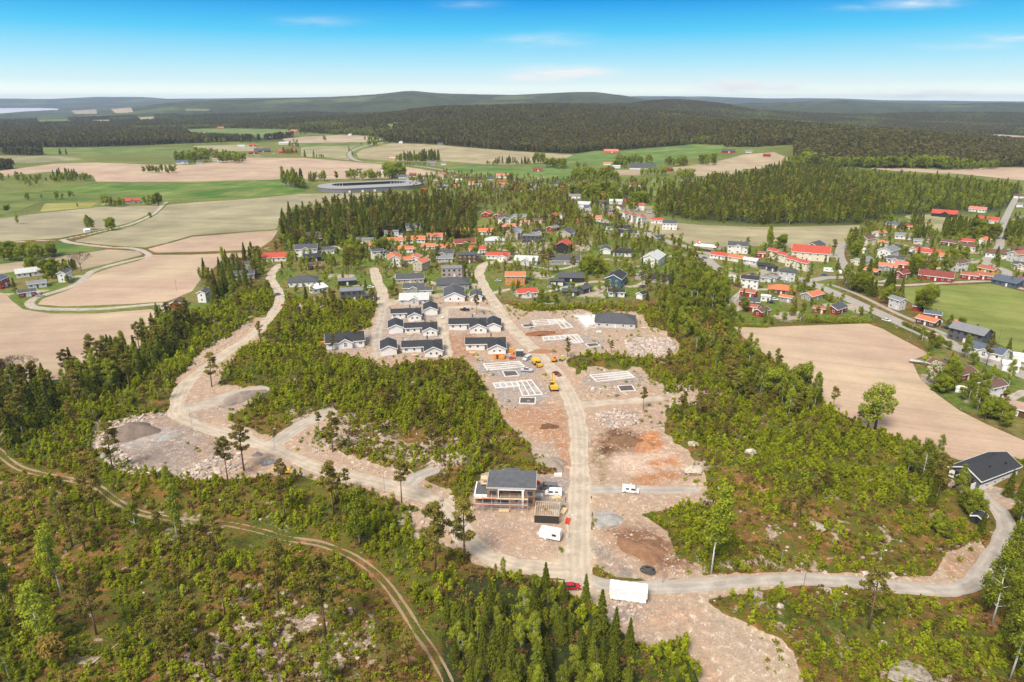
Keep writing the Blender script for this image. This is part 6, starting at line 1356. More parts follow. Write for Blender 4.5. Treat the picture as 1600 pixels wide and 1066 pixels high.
def heap_mat(c):
    n_ = 'heap_%d_%d_%d' % c
    if n_ in MATS: return MATS[n_]
    m, nt, b = new_mat(n_); P = obj_coord(nt); a = noise(nt, P, .5, 5, .7); a2 = noise(nt, P, 3, 3, .6); cc = srgb(*c, ALB); r1 = rng_map(nt, (a, 0), .3, .7, .8, 1.2); r2 = rng_map(nt, (a2, 0), .3, .7, .82, 1.18)
    x_ = mixc(nt, 1.0, cc, (r1, 0), 'MULTIPLY'); x_ = mixc(nt, 1.0, (x_, 2), (r2, 0), 'MULTIPLY'); LK(nt, x_, 2, b, 'Base Color'); bump(nt, b, (a2, 0), .7, .4); MATS[n_] = m; return m
for i, (px, py, L, D, H, rot, c, lb) in enumerate(HEAPS): mound('gravel_heap' if 'gravel' in lb else 'soil_heap', px, py, L, D, H, rot, heap_mat(c), lb, 'heap', i+1)
mound('tarpaulin_heap', 420, 724, 6.2, 3.4, 1.7, -12, M_TARP, 'large grey tarpaulin-covered heap left of the mini excavator', 'covered heap', 40, .8, 14); mound('tarpaulin_heap', 402, 712, 3.6, 2.4, 1.2, 0, M_TARP, 'small grey tarpaulin-covered heap above the large covered heap', 'covered heap', 41, .8, 12)
a, b = gpt(137, 1050), gpt(185, 1009); g = G(); A_, B_ = np.array(a), np.array(b); g.tube([A_-A_+(0, 0, .3), (B_-A_)*.5+(0, 0, .45), B_-A_+(0, 0, .35)], [.13, .11, .07], 6); o = link('fallen_trunk', g.mesh('fallen_trunk', [pm('bleached_wood', (.62, .56, .48), .8, .2)]), None, a); tag(o, 'long bleached tree trunk lying in the lower left heath', 'fallen trunk')
# big dark hall at the right edge
E = [at_z(px, py, 3.9)[:2] for px, py in ((1480.4,728.3),(1535.4,752.2),(1600,727.5),(1542.6,706.4))]; c0 = np.mean(E, 0); u_ = (E[3]-E[0]+E[2]-E[1])/2; wv = (E[1]-E[0]+E[2]-E[3])/2; Lh, Wh = np.linalg.norm(u_), np.linalg.norm(wv); ang = math.atan2(u_[1], u_[0])
hl = empty('hall', c0[0], c0[1], z1(*c0)*0, ang, 'large hall with black gabled roof, white verges and open garage door', 'hall', rad=max(Lh, Wh)*.62)
gw, gr, gt = G(), G(), G(); gable_shapes(gw, gr, gt, Lh-1.2, Wh-1.2, 3.8, 2.3, ov=.6, along='x'); part('wall', gw, wmat('dark grey'), hl); ro = part('roof', gr, rmat('black'), hl); part('verge_board', gt, M_TRIM, hl)
g = G(); [g.box((x_, y_, 5.3), (.5, .5, .5)) for x_, y_ in ((-2, -2.2), (5, -3.0), (7, 2.0))]; part('roof_vent', g, M_DK, ro)
g = G(); g.box((0, -(Wh-1.2)/2-.02, .9), (Lh-1.3, .1, 2.4)); part('base_wall', g, wmat('white'), hl)
fx = -(Lh-1.2)/2; g = G(); g.box((fx-.02, .6, 1.7), (.1, Wh*.62, 3.2)); part('opening_shade_panel', g, M_DK, hl); g = G(); g.box((fx-1.3, Wh*.05-.8, 3.1), (2.6, Wh*.30, .12)); part('garage_door', g, M_TRIM, hl); g = G(); g.box((fx-1.2, -Wh*.33, 1.35), (2.2, .12, 2.4)); part('gate_leaf', g, M_TRIM, hl)  # dark panel on the solid wall stands in for the shade inside the doorway
g = G(); g.box((fx-.05, Wh*.37, 1.8), (.1, 1.6, 2.6)); part('side_door', g, M_TRIM, hl); window(hl, fx, 0, 4.6, 1.0, .9, -math.pi/2)
for k in range(4): window(hl, -Lh*.3+k*Lh*.2, -(Wh-1.2)/2-.06, 1.3, 1.6, .9, 0)
# curved grandstand-like building: a capsule ring of pale roof round a dark glazed yard
zr = 5.5; Lp, Rp = at_z(497, 291.5, zr), at_z(659, 284, zr); F_, B_ = at_z(577, 293.8, zr), at_z(577, 281.6, zr); rad = abs(B_[1]-F_[1])/2*.80; dv = (Rp-Lp)[:2]; ln = np.linalg.norm(dv); uu = dv/ln; a0 = Lp[:2]+uu*rad; half = (ln-2*rad)/2; cc = a0+uu*half
st_ = empty('curved_building', cc[0], cc[1], 0, math.atan2(uu[1], uu[0]), 'long oval grey building with pale ring roof around a dark glazed yard', 'building', rad=rad)
def capsule(r_, n=28): return [(half+r_*math.cos(a), r_*math.sin(a)) for a in np.linspace(-math.pi/2, math.pi/2, n)]+[(-half+r_*math.cos(a), r_*math.sin(a)) for a in np.linspace(math.pi/2, 3*math.pi/2, n)]
def ringmesh(r0, r1, z0, z1_, o0=0, o1=0):
    g = G(); A_, B2 = [(x, y+o0) for x, y in capsule(r0)], [(x, y+o1) for x, y in capsule(r1)]; n = len(A_); V = [(x, y, z) for z in (z0, z1_) for ring in (A_, B2) for x, y in ring]
    F = []
    for i in range(n):
        j = (i+1) % n; F += [[i, j, 2*n+j, 2*n+i], [n+i, 3*n+i, 3*n+j, n+j], [2*n+i, 2*n+j, 3*n+j, 3*n+i], [i, n+i, n+j, j]]
    g.add(V, F); return g
wr = rad*.52; part('outer_wall', ringmesh(rad, rad-.5, -.5, 4.9), pm('grey_panel', (.19, .185, .20), .7, .06), st_); part('roof', ringmesh(rad+.6, rad-wr-.5, 4.92, 5.5, 0, rad*.30), pm('pale_roof_sheet', (.31, .30, .30), .6, .05), st_); part('yard_glazing', ringmesh(rad-wr+.3, rad-wr, -.3, 4.9, rad*.30, rad*.30), M_GLASS, st_)
g = G(); g.add([(x, y+rad*.30, .12) for x, y in capsule(rad-wr)], [list(range(56))]); part('yard_floor', g, M_GREYC, st_)
for (x_, y_) in capsule(rad-wr-.2, 14): y_ += rad*.30; g = G(); g.tube([(x_, y_, .13), (x_, y_, 4.9)], [.25, .25], 5); part('yard_post', g, M_TRIM, st_)
for k in (-.62, -.3, .0): g = G(); g.box((half*1.3*k*1.2-4, -rad-.08, 1.4), (2.6, .2, 2.6)); part('loading_door', g, M_TRIM, st_)
# petrol station
cn = emp('station_canopy', 1101, 394, R(-12), 'wide white flat canopy of the petrol station beside the asphalt road', 'canopy', rad=6); g = G(); g.box((0, 3, 4.6), (17, 8, .7)); part('roof', g, M_TRIM, cn)
for x_ in (-6, 0, 6): g = G(); g.tube([(x_, 3, 0), (x_, 3, 4.3)], [.22, .22], 6); part('post', g, M_STEEL, cn)
for x_ in (-6, 0): g = G(); g.box((x_+1.2, 3, .9), (.8, .6, 1.8)); part('fuel_pump', g, M_REDM, cn)
py_ = emp('price_pylon', 1091, 391, 0, 'tall station pylon with blue posts and red and white sign head', 'sign', rad=1); g = G(); [g.box((x_, 0, 2.4), (.3, .3, 4.8)) for x_ in (-.6, .6)]; part('post', g, M_BLUE, py_); g = G(); g.box((0, 0, 6.2), (2.0, .5, 2.8)); s = part('sign_head', g, M_SIGNR, py_); g = G(); g.box((.35, -.27, 6.5), (1.1, .06, 1.3)); part('sign_face', g, M_TRIM, s)
tw = emp('bell_tower', 876, 352, 0, 'slim white tower standing in the trees above the village', 'tower', rad=2); g = G(); g.box((0, 0, 4.5), (2.6, 2.6, 9.6)); part('wall', g, wmat('white'), tw); g = G(); g.box((0, 0, 10.6), (2.9, 2.9, 2.4), taper=.1); part('roof', g, rmat('grey'), tw)
# boat on the ploughed field edge
b_ = emp('boat', 1433, 568, R(2), 'grey covered motor boat on land left of the brown-roofed red house', 'boat', rad=3); g = G()
sec = [(-3.2, 1.0, .9), (-1.5, 1.15, 1.0), (.8, 1.1, 1.05), (2.3, .7, 1.2), (3.3, .06, 1.4)]; V = []
for x_, hw, zt in sec: V += [(x_, -hw, zt), (x_, -hw*.7, .45), (x_, 0, .25+(.5 if x_ > 3 else 0)), (x_, hw*.7, .45), (x_, hw, zt)]
g.add(V, [[i*5+j, (i+1)*5+j, (i+1)*5+j+1, i*5+j+1] for i in range(4) for j in range(4)]+[[0, 1, 2, 3, 4]]); part('hull', g, pm('boat_grey', (.33, .33, .34), .5), b_); g = G(); g.add([(x_, y_*s_, z_) for x_, y_, z_ in [(-3.1, 1, .93), (.2, 1.05, 1.05), (2.6, .5, 1.25)] for s_ in (-1, 1)]+[(-2.9, 0, 1.5), (.2, 0, 1.75), (2.6, 0, 1.3)], [[0, 2, 7, 6], [2, 4, 8, 7], [1, 6, 7, 3], [3, 7, 8, 5], [0, 6, 1]]); part('cover', g, pm('boat_cover', (.42, .41, .40), .8), b_)
for px, py, s_, lb in ((136, 363, 1.0, 'small white gabled tent beside the copse in the grey field'), (1592, 563, 1.1, 'white party tent at the right edge beyond the white house'), (1577, 578, 1.3, 'low white tent under the trees at the right edge'), (1500, 612, .8, 'white garden tent left of the two-storey farmhouse')):
    o = emp('tent', px, py, .2, lb, 'tent', rad=3); g = G(); g.box((0, 0, 1.1*s_), (4.6*s_, 3.4*s_, 2.2*s_)); part('tent_wall', g, M_WRAP, o); g = G(); g.prism([(-1.9*s_, 2.22*s_), (1.9*s_, 2.22*s_), (0, 3.3*s_)], -2.5*s_, 2.5*s_, 'x'); part('tent_roof', g, M_WRAP, o)
hs_ = emp('shed', 1528, 815, R(-12), 'tiny black shed with white verge beside the driveway bend', 'shed', rad=3); gw, gr, gt = G(), G(), G(); gable_shapes(gw, gr, gt, 2.8, 3.0, 2.0, .7, along='y', ov=.3); part('wall', gw, wmat('black'), hs_); part('roof', gr, rmat('black'), hs_); part('verge_board', gt, M_TRIM, hs_); door(hs_, 0, -1.4, .8, 1.8, 0, M_DARKTRIM)
# lamps and poles
M_LPOST = pm('weathered_post', (.30, .29, .27), .8, .2)
def pole(px, py, hgt, label, lamp=True, mat=None, lean=0, arm=0):
    o = emp('street_lamp' if lamp else 'utility_pole', px, py, 0, label, 'street lamp' if lamp else 'pole', 'lamps and poles along the roads'); g = G(); g.tube([(0, 0, -.3), (lean, 0, hgt)], [.085, .05], 6); part('pole', g, mat or M_LPOST, o)
    if lamp: g = G(); g.tube([(0, 0, hgt-.05), (.5, -.1, hgt+.12)], [.04, .03], 4); part('arm', g, M_LPOST, o); g = G(); g.box((.7, -.1, hgt+.12), (.5, .2, .1)); part('lamp_head', g, M_LAMP, o)
    else: g = G(); g.box((lean, 0, hgt-.5), (1.5, .1, .12)); part('crossarm', g, M_POLE, o)
for px, py, hh, lb in ((1218,897,7,'lamp post above the middle of the east gravel road'),(1371,896,7,'lamp post on the upper side of the east gravel road, right of centre'),(1035,911,7,'lamp post beside the heap of coiled hoses'),(1365,501,8,'lamp post on the asphalt road above the ploughed field'),(1422,531,8,'lamp post on the asphalt road, next below the first'),
   (1495,566,8,'lamp post in front of the black building by the asphalt road'),(1319,478,8,'lamp post by the red gabled house at the asphalt road'),(1269,446,8,'lamp post at the asphalt road junction'),(500,700,7,'thin lamp post on the upper edge of the west gravel road'),(601,770,7,'thin lamp post on the lower edge of the west gravel road'),
   (429,700,7,'lamp post at the fork of the west gravel road'),(300,667,7,'lamp post at the neck of the gravel platform'),(919,700,7,'lamp post right of the main gravel road above the dark soil'),(889,840,7,'lamp post left of the main gravel road beside the caravan'),(311,460,7,'lamp post behind the white house by the red barn'),(800,440,7,'lamp post at the village end of the main road')): pole(px, py, hh, lb)
pole(1252, 938, 8.6, 'brown wooden pole standing below the east gravel road', False, M_POLE); pole(130, 751, 3.2, 'short leaning stake on the left forest track', False, M_POLE, -.5); pole(391, 822, 5.5, 'thin pale pole on the forest track behind the saplings', False, M_POLE); pole(690, 1001, 4, 'pale post among saplings right of the lower forest track', False, M_POLE)
pole(1559, 540, 8, 'wooden pole in the green field corner behind the white house', False, M_POLE); pole(276, 455, 7, 'wooden pole at the field edge behind the red barn', False, M_POLE); pole(582, 861, 3.5, 'short pale post above the forest track middle', False, M_POLE)
# hedges
def hedge(pts, hgt, wd, label, n):
    W_ = [np.array(gpt(*p)) for p in pts]; r = np.random.default_rng(len(label)); P = []; seg = [np.linalg.norm(b-a) for a, b in zip(W_[:-1], W_[1:])]; o = np.array(W_[0])
    for a, b, L in zip(W_[:-1], W_[1:], seg):
        m = int(n*L/sum(seg)); t_ = r.random(m)[:, None]; q = r.normal(0, 1, (m, 3)); q /= np.linalg.norm(q, axis=1)[:, None]; P.append(a+(b-a)*t_+q*np.array([wd/2, wd/2, hgt/2])+np.array([0, 0, hgt/2])-o)
    ob = link('hedge', leaf_mesh('hedge', np.concatenate(P), .45, MF['leaf'], None, flat=.3), None, tuple(o)); tag(ob, label, 'hedge')
hedge([(1411,508),(1440,521),(1482,541)], 2, 1.6, 'clipped green hedge along the asphalt road before the orange-roofed house', 3200); hedge([(1253,448),(1280,460),(1307,478)], 2.2, 1.8, 'green hedge along the asphalt road beside the small orange-roofed houses', 2600)
hedge([(1256,503),(1300,505),(1358,505)], 3, 2.4, 'reddish green hedge along the top edge of the ploughed field', 3600); hedge([(1140,510),(1200,512)], 2, 1.6, 'low green hedge at the left corner of the ploughed field', 1500); hedge([(1172,400),(1230,396)], 2, 1.6, 'low hedge between the olive field and the cross-gabled farmhouse', 1200)
# rocks
def rock_mesh(seed, sub=2, rough=.35, mat=None):
    import bmesh
    r = np.random.default_rng(seed); bm = bmesh.new(); bmesh.ops.create_icosphere(bm, subdivisions=sub, radius=1)
    ax = [(r.normal(size=3), r.uniform(.55, .9)) for _ in range(9)]
    for v in bm.verts:
        p = np.array(v.co)
        for d, c in ax:
            d = d/np.linalg.norm(d); q = p@d
            if q > c: p = p-d*(q-c)
        v.co = p*(1+rough*.3*r.normal())*np.array([1, .8, .62])
    me = bpy.data.meshes.new('boulder'); bm.to_mesh(me); bm.free(); me.materials.append(mat or M_ROCK); return me
def rock_mat(name, a, b, sc=1.2):
    m, nt, bb = new_mat(name); P = obj_coord(nt, False); P = obj_coord(nt); n = noise(nt, P, sc, 6, .75); oi = N(nt, 'ShaderNodeObjectInfo'); f = rng_map(nt, (n, 0), .35, .65, 0, 1); x = mixc(nt, (f, 0), a, b); v = rng_map(nt, (oi, 'Random'), 0, 1, .65, 1.2); x = mixc(nt, 1.0, (x, 2), (v, 0), 'MULTIPLY'); LK(nt, x, 2, bb, 'Base Color'); return m
M_ROCK = rock_mat('pale_rock', (.30, .24, .20), (.62, .53, .46)); M_ROCKG = rock_mat('grey_rock', (.22, .19, .13), (.62, .54, .45), .9)
BM = [rock_mesh(s) for s in range(5)]; BMG = [rock_mesh(s+10, 3, .2, M_ROCKG) for s in range(3)]
for px, py, s_, m_, lb in ((1125,771,1.0,0,'white boulder at the right end of the short spur'),(812,676,1.1,1,'white boulder left of the reddish soil beside the thicket'),(1083,738,3.6,5,'large grey rock outcrop above the end of the short spur'),(1172,714,2.0,5,'pale rock knob in the right-hand heath'),(1083,698,2.3,6,'mossy grey rock above the large outcrop'),
  (1276,831,2.6,7,'broad pale bedrock hump in the right-hand heath'),(1420,1066,4.4,5,'big rounded rock at the bottom edge right of centre'),(1530,735,.1,0,''),(1290,925,1.6,2,'long white rock slab below the east gravel road'),(1352,897,1.0,3,'white rock on the upper verge of the east road'),(1394,902,1.4,4,'orange-white rock on the upper verge, further right'),
  (920,596,.9,0,'boulder by the main road opposite the excavator'),(915,588,1.0,2,'boulder on the road verge above the first one'),(926,608,1.1,1,'boulder left of the rubble below the long right foundation'),(936,613,1.2,3,'larger boulder in the rubble below the long right foundation'),(744,784,1.0,4,'boulder at the left end of the scaffolded house'),
  (690,782,1.0,2,'boulder on the inside of the west road bend'),(705,779,1.2,3,'reddish boulder next to the west road bend'),(1215,958,1.3,1,'pale boulder on the sand edge right of the wrapped stack'),(1183,935,1.8,4,'white boulders at the top of the sandy slope')):
    if not lb: continue
    x, y, z = gpt(px, py); o = link('boulder', (BM+BMG)[m_], None, (x, y, z+s_*.2), random.uniform(0, 6)); o.scale = (s_, s_, s_*(.6 if s_ > 2 else 1)); tag(o, lb, 'boulder')
RUB = [([(146,700),(160,672),(185,668),(185,700),(220,728),(280,735),(330,715),(370,700),(385,730),(330,752),(260,752),(190,738),(160,722)], 1.3, .3, 1.35),([(160,665),(250,640),(262,648),(190,668)], 1.0, .25, 1.1),([(976,532),(1000,526),(1050,532),(1058,548),(1020,560),(985,556)], 1.6, .4, 1.6),
 ([(930,645),(960,640),(1000,645),(1000,662),(960,670),(935,662)], 1.2, .3, 1.3),([(1000,650),(1035,655),(1030,672),(990,668)], .5, .25, .6),([(930,940),(1000,942),(1030,958),(1005,972),(950,970),(915,955)], 1.6, .15, .6),([(905,596),(925,600),(935,640),(915,625)], .35, .3, .8),([(930,606),(965,604),(960,622),(930,620)], .4, .3, .8),
 ([(750,800),(800,798),(830,810),(830,850),(760,850)], .5, .12, .35),([(985,700),(1070,700),(1075,745),(985,760),(960,735)], .25, .15, .6),([(1030,605),(1075,605),(1090,640),(1040,640)], .6, .3, .9),([(1040,885),(1100,885),(1100,900),(1040,903)], .5, .2, .5),([(280,560),(340,525),(400,500),(395,515),(330,560),(300,590)], .2, .2, .7),
 ([(470,690),(540,715),(640,735),(700,770),(690,780),(600,748),(480,715)], .3, .2, .8),([(640,790),(690,795),(680,850),(640,830)], .35, .3, .9),([(1250,890),(1420,895),(1420,908),(1250,902)], .35, .3, .9),([(1270,918),(1330,922),(1330,940),(1280,935)], .3, .3, .8),([(1455,800),(1490,820),(1500,850),(1470,840)], .7, .2, .8),([(1478,862),(1530,842),(1545,880),(1500,905)], .3, .15, .5),
 ([(785,640),(880,640),(885,700),(800,680)], .08, .15, .5),([(740,850),(880,860),(880,895),(760,880)], .3, .1, .3),([(930,830),(1000,820),(1080,880),(980,890)], .15, .12, .4),([(455,478),(500,462),(510,482),(470,492)], 1., .3, .9),([(800,380),(860,378),(850,400),(800,398)], .3, .4, 1.2),([(899,376),(925,376),(922,392),(900,392)], .4, .4, 1.2),
 ([(100,740),(250,760),(420,810),(640,900),(680,1066),(0,1066),(0,760)], .012, .2, .8),([(1100,940),(1500,930),(1560,1066),(1260,1066)], .015, .2, .8),([(1100,780),(1450,800),(1450,890),(1120,890)], .02, .2, .9),([(420,640),(760,680),(720,740),(480,700)], .06, .2, 1.0),([(300,990),(560,900),(600,1066),(300,1066)], .05, .2, .9)]
RUB.append(([(140,470),(1600,470),(1600,1090),(140,1090)], .5, .10, .42))
PR, SR = [], []
for poly, dens, s0, s1 in RUB:
    W_ = np.array([ground(*p) for p in poly]); lo, hi = W_.min(0), W_.max(0); n = int((hi[0]-lo[0])*(hi[1]-lo[1])*dens); x = rng.uniform(lo[0], hi[0], n); y = rng.uniform(lo[1], hi[1], n); px, py = px_of(x, y)
    m = (poly_sd(px, py, poly, 5) < 0) & (all_lines_sd(x, y) > .4)
    if s1 == .42:
        m &= site_sd(x, y, px, py) < 0
        for hx, hy, hr in HOUSES: m &= (x-hx)**2+(y-hy)**2 > (hr*.8)**2
    x, y = x[m], y[m]; s_ = s0+(s1-s0)*rng.random(len(x))**2.2; PR.append(np.stack([x, y, Hfull(x, y)+s_*.12], 1)); SR.append(s_)
x, y = [], []
PR = np.concatenate(PR); SR = np.concatenate(SR); print('ROCKS', len(PR), flush=True); stuff('rubble', 'blasted pale rock rubble around the site pads and road edges', 'rubble', BM, PR, SR)
# ------------------------------------------------------------------ where plants grow
CAND = {k: [] for k in ('spruce', 'pine', 'birch', 'leaf', 'sap')}     # x, y, height, priority label
BASEH = {'spruce': 14, 'pine': 14, 'birch': 12, 'leaf': 10, 'sap': 3}
HA = np.array(HOUSES) if HOUSES else np.zeros((0, 3))
def clear_of(x, y, road=1.5, site=True, field=True, hs=1.0):
    px, py = px_of(x, y); ok = all_lines_sd(x, y) > road
    if field: ok &= field_sd(x, y, px, py) > 1.2
    if site: ok &= site_sd(x, y, px, py)+wob(x, y, 6, 8)+wob(y, x, 3, 2.5) > .4
    for hx, hy, hr in HA:
        ok &= (x-hx)**2+(y-hy)**2 > (hr*hs)**2
    return ok, px, py
def scatter(poly, dens, spec, road=1.5, site=True, field=True, clump=None, hs=1.0, r=None):
    """poly in photograph pixels, dens plants per square metre, spec {kind: (share, h0, h1)}"""
    r = r or rng; W_ = np.array([ground(*p) for p in poly]); lo, hi = W_.min(0)-5, W_.max(0)+5
    n = int((hi[0]-lo[0])*(hi[1]-lo[1])*dens); x = r.uniform(lo[0], hi[0], n); y = r.uniform(lo[1], hi[1], n)
    px, py = px_of(x, y); m = poly_sd(px, py, poly, 5) < 0; x, y = x[m], y[m]
    if clump:
        f = fbm(x, y, clump[0], 3, clump[2] if len(clump) > 2 else 91); m = r.random(len(x)) < np.clip(.5+clump[1]*f, 0, 1); x, y = x[m], y[m]
    ok, _, _ = clear_of(x, y, road, site, field, hs); x, y = x[ok], y[ok]
    ks = list(spec); pr = np.array([spec[k][0] for k in ks]); pick = r.choice(len(ks), len(x), p=pr/pr.sum())
    for i, k in enumerate(ks):
        q = pick == i; h = r.uniform(spec[k][1], spec[k][2], q.sum())*r.uniform(.85, 1.1, q.sum())
        CAND[k].append(np.stack([x[q], y[q], h], 1))
FIELDCHK = False
def cluster(kind, px, py, sx, sy, n, h0, h1, r=rng):
    P = []
    for _ in range(n):
        gx, gy = ground(px+r.uniform(-1, 1)*sx, py+r.uniform(-1, 1)*sy); P.append((gx, gy, r.uniform(h0, h1)))
    P = np.array(P); ok, _, _ = clear_of(P[:, 0], P[:, 1], .5, False, FIELDCHK, .9); CAND[kind].append(P[ok])
NEAR = [(-300,660),(-80,640),(40,610),(280,560),(300,500),(420,440),(470,470),(600,470),(800,475),(1020,480),(1060,440),(1140,500),(1230,575),(1290,632),(1350,668),(1500,722),(1680,720),(1900,780),(1940,1150),(-320,1150)]
# saplings: thin everywhere on the heath, dense in the thickets
scatter(NEAR, .20, {'sap': (1, 1.2, 3.4)}, 1.2, clump=(14, 1.5))
scatter([(-80,740),(200,760),(430,800),(640,900),(690,1150),(-100,1150)], .05, {'sap': (1, 1.8, 4.2)}, 1.5, clump=(18, 1.6, 44))
for poly, st in LUSH[:-1]: scatter(poly, .24*st, {'sap': (1, 1.6, 3.9)}, 1.5, clump=(13, 2.2, 97))
scatter([(370,590),(600,560),(760,590),(790,660),(700,680),(560,650),(430,650),(380,610)], .04, {'sap': (1, 2.5, 4.5), 'pine': (.04, 6, 9)}, 2)
scatter([(1050,640),(1300,650),(1480,740),(1470,800),(1250,770),(1120,720)], .03, {'sap': (1, 2.5, 4.5), 'pine': (.04, 5, 8)}, 2)
# single trees over the heath
scatter([(-80,740),(200,760),(430,800),(640,900),(690,1150),(-100,1150)], .0048, {'pine': (.62, 6, 12), 'birch': (.3, 6, 12), 'spruce': (.08, 4, 8)}, 2.5)
scatter([(440,480),(590,470),(760,590),(790,680),(720,720),(500,700),(420,600)], .005, {'pine': (.8, 5, 11), 'birch': (.1, 5, 9), 'spruce': (.1, 4, 8)}, 2.5)
scatter([(560,600),(780,590),(800,720),(740,740),(660,720),(560,640)], .010, {'pine': (1, 5, 11)}, 2.5)
scatter([(1030,560),(1300,640),(1480,740),(1460,860),(1200,860),(1080,800),(1060,680)], .004, {'pine': (.8, 5, 10), 'birch': (.12, 5, 9), 'spruce': (.08, 4, 8)}, 2.5)
scatter([(1040,600),(1150,560),(1240,600),(1260,700),(1080,700)], .008, {'pine': (1, 5, 10)}, 2.5)
scatter([(450,700),(600,790),(690,900),(600,880),(430,830)], .004, {'pine': (.7, 6, 12), 'birch': (.3, 6, 10)}, 2.5)
scatter([(1100,950),(1500,950),(1500,1100),(1270,1100)], .0025, {'pine': (.7, 4, 8), 'birch': (.3, 5, 8)}, 2.5)
# woods
scatter([(-80,720),(-80,598),(60,602),(130,584),(185,560),(235,525),(300,497),(300,520),(255,572),(195,608),(110,645),(30,700)], .045, {'spruce': (.36, 10, 16), 'pine': (.32, 10, 16), 'birch': (.32, 8, 14)}, 1, field=False)
scatter([(250,575),(300,520),(330,480),(430,440),(432,470),(410,500),(330,540),(285,590),(270,640),(150,660),(60,690),(110,645)], .022, {'birch': (.6, 4, 8), 'sap': (1.5, 3, 5), 'pine': (.2, 7, 12), 'leaf': (.3, 4, 7)}, 2)
scatter([(700,1150),(690,1010),(712,972),(770,962),(840,975),(895,998),(940,1045),(985,1085),(995,1150)], .095, {'spruce': (.5, 6, 12), 'birch': (.45, 5, 9), 'leaf': (.05, 4, 7)}, 1)
scatter([(600,940),(700,905),(730,960),(700,1100),(650,1000)], .02, {'birch': (.4, 5, 8), 'spruce': (.15, 5, 9), 'sap': (.6, 3, 5)}, 1.5)
scatter([(1000,445),(1060,425),(1135,440),(1140,505),(1180,545),(1232,578),(1280,612),(1262,645),(1160,610),(1090,560),(1030,500)], .020, {'birch': (.5, 7, 12), 'leaf': (.3, 5, 9), 'pine': (.12, 8, 12), 'spruce': (.15, 7, 12)}, 1.5)
scatter([(1130,560),(1282,612),(1290,650),(1230,660),(1120,620)], .03, {'birch': (.35, 8, 13), 'pine': (.4, 8, 13), 'spruce': (.25, 7, 12)}, 2)
scatter([(770,908),(860,920),(905,940),(945,965),(905,988),(840,962),(765,950)], .07, {'birch': (.4, 4, 7), 'spruce': (.25, 4, 7), 'sap': (.5, 3, 4.5)}, 1.5, site=False)
scatter([(1560,860),(1700,840),(1850,900),(1850,1200),(1600,1150),(1568,1000)], .055, {'birch': (.6, 9, 15), 'spruce': (.35, 10, 15), 'leaf': (.1, 6, 9)}, 1.5)
scatter([(1420,690),(1480,720),(1490,775),(1440,790),(1400,740)], .03, {'birch': (.6, 7, 12), 'spruce': (.2, 6, 10), 'leaf': (.2, 5, 8)}, 2)
scatter([(1500,800),(1600,790),(1600,860),(1540,850)], .03, {'leaf': (.6, 4, 8), 'spruce': (.3, 5, 9)}, 2)
scatter([(436,372),(444,342),(520,326),(610,316),(700,310),(745,327),(742,370),(700,376),(640,368),(560,376),(500,388),(440,390)], .020, {'spruce': (.5, 11, 17), 'pine': (.32, 11, 16), 'birch': (.18, 8, 13)}, 2, hs=.8)
scatter([(430,395),(440,372),(700,372),(800,360),(800,400),(600,410),(560,440),(480,430),(430,425)], .010, {'birch': (.5, 6, 11), 'leaf': (.3, 5, 9), 'pine': (.2, 9, 13)}, 2, hs=.9)
scatter([(700,300),(870,286),(900,330),(900,372),(800,345),(740,330)], .012, {'pine': (.4, 9, 13), 'birch': (.4, 7, 11), 'leaf': (.2, 6, 9)}, 2)
scatter([(300,460),(310,415),(345,405),(400,400),(430,415),(425,440),(330,480)], .02, {'spruce': (.4, 9, 14), 'birch': (.4, 7, 12), 'pine': (.2, 9, 13)}, 2, hs=.9)
scatter([(1020,333),(1030,306),(1090,292),(1160,280),(1230,262),(1300,268),(1330,300),(1410,335),(1340,350),(1200,352),(1100,346)], .022, {'spruce': (.5, 10, 16), 'pine': (.22, 11, 15), 'birch': (.28, 8, 13)}, 2, hs=.8)
scatter([(1230,260),(1330,270),(1450,280),(1592,293),(1594,310),(1560,331),(1480,331),(1420,335),(1330,300)], .022, {'birch': (.55, 7, 11), 'leaf': (.25, 6, 10), 'spruce': (.2, 9, 13)}, 2)
# village gardens and hedgerows
for V_ in VILLAGE[:5]: scatter(V_, .019, {'birch': (.3, 5, 10), 'leaf': (.55, 3.5, 8), 'pine': (.12, 8, 13), 'spruce': (.12, 5, 10), 'sap': (.8, 1.5, 3.5)}, 1.5)
scatter([(880,300),(1080,380),(1060,430),(900,380),(850,330)], .012, {'birch': (.4, 6, 10), 'pine': (.3, 8, 12), 'leaf': (.3, 4, 8), 'sap': (.6, 2, 3.5)}, 1.5)
scatter([(1330,440),(1300,400),(1340,360),(1480,350),(1600,365),(1600,400),(1400,415)], .006, {'birch': (.35, 7, 12), 'leaf': (.4, 5, 9), 'spruce': (.25, 7, 13)}, 1.5)
scatter([(1325,440),(1400,470),(1430,500),(1400,490),(1330,455)], .022, {'birch': (.4, 8, 13), 'leaf': (.35, 6, 10), 'spruce': (.25, 8, 13)}, 1.5)
scatter([(1150,500),(1240,508),(1350,500),(1350,505),(1200,512),(1145,508)], .05, {'leaf': (1, 2.5, 4.5)}, 1)
scatter([(1480,600),(1600,600),(1600,690),(1530,655),(1480,620)], .016, {'birch': (.4, 7, 12), 'leaf': (.6, 5, 9)}, 1.5)
scatter([(430,520),(470,470),(600,470),(590,500),(500,520),(440,560)], .02, {'sap': (1, 2, 4.5), 'pine': (.1, 8, 12)}, 2)
scatter([(880,468),(1000,478),(1030,500),(880,486)], .03, {'sap': (1, 2, 4)}, 2)
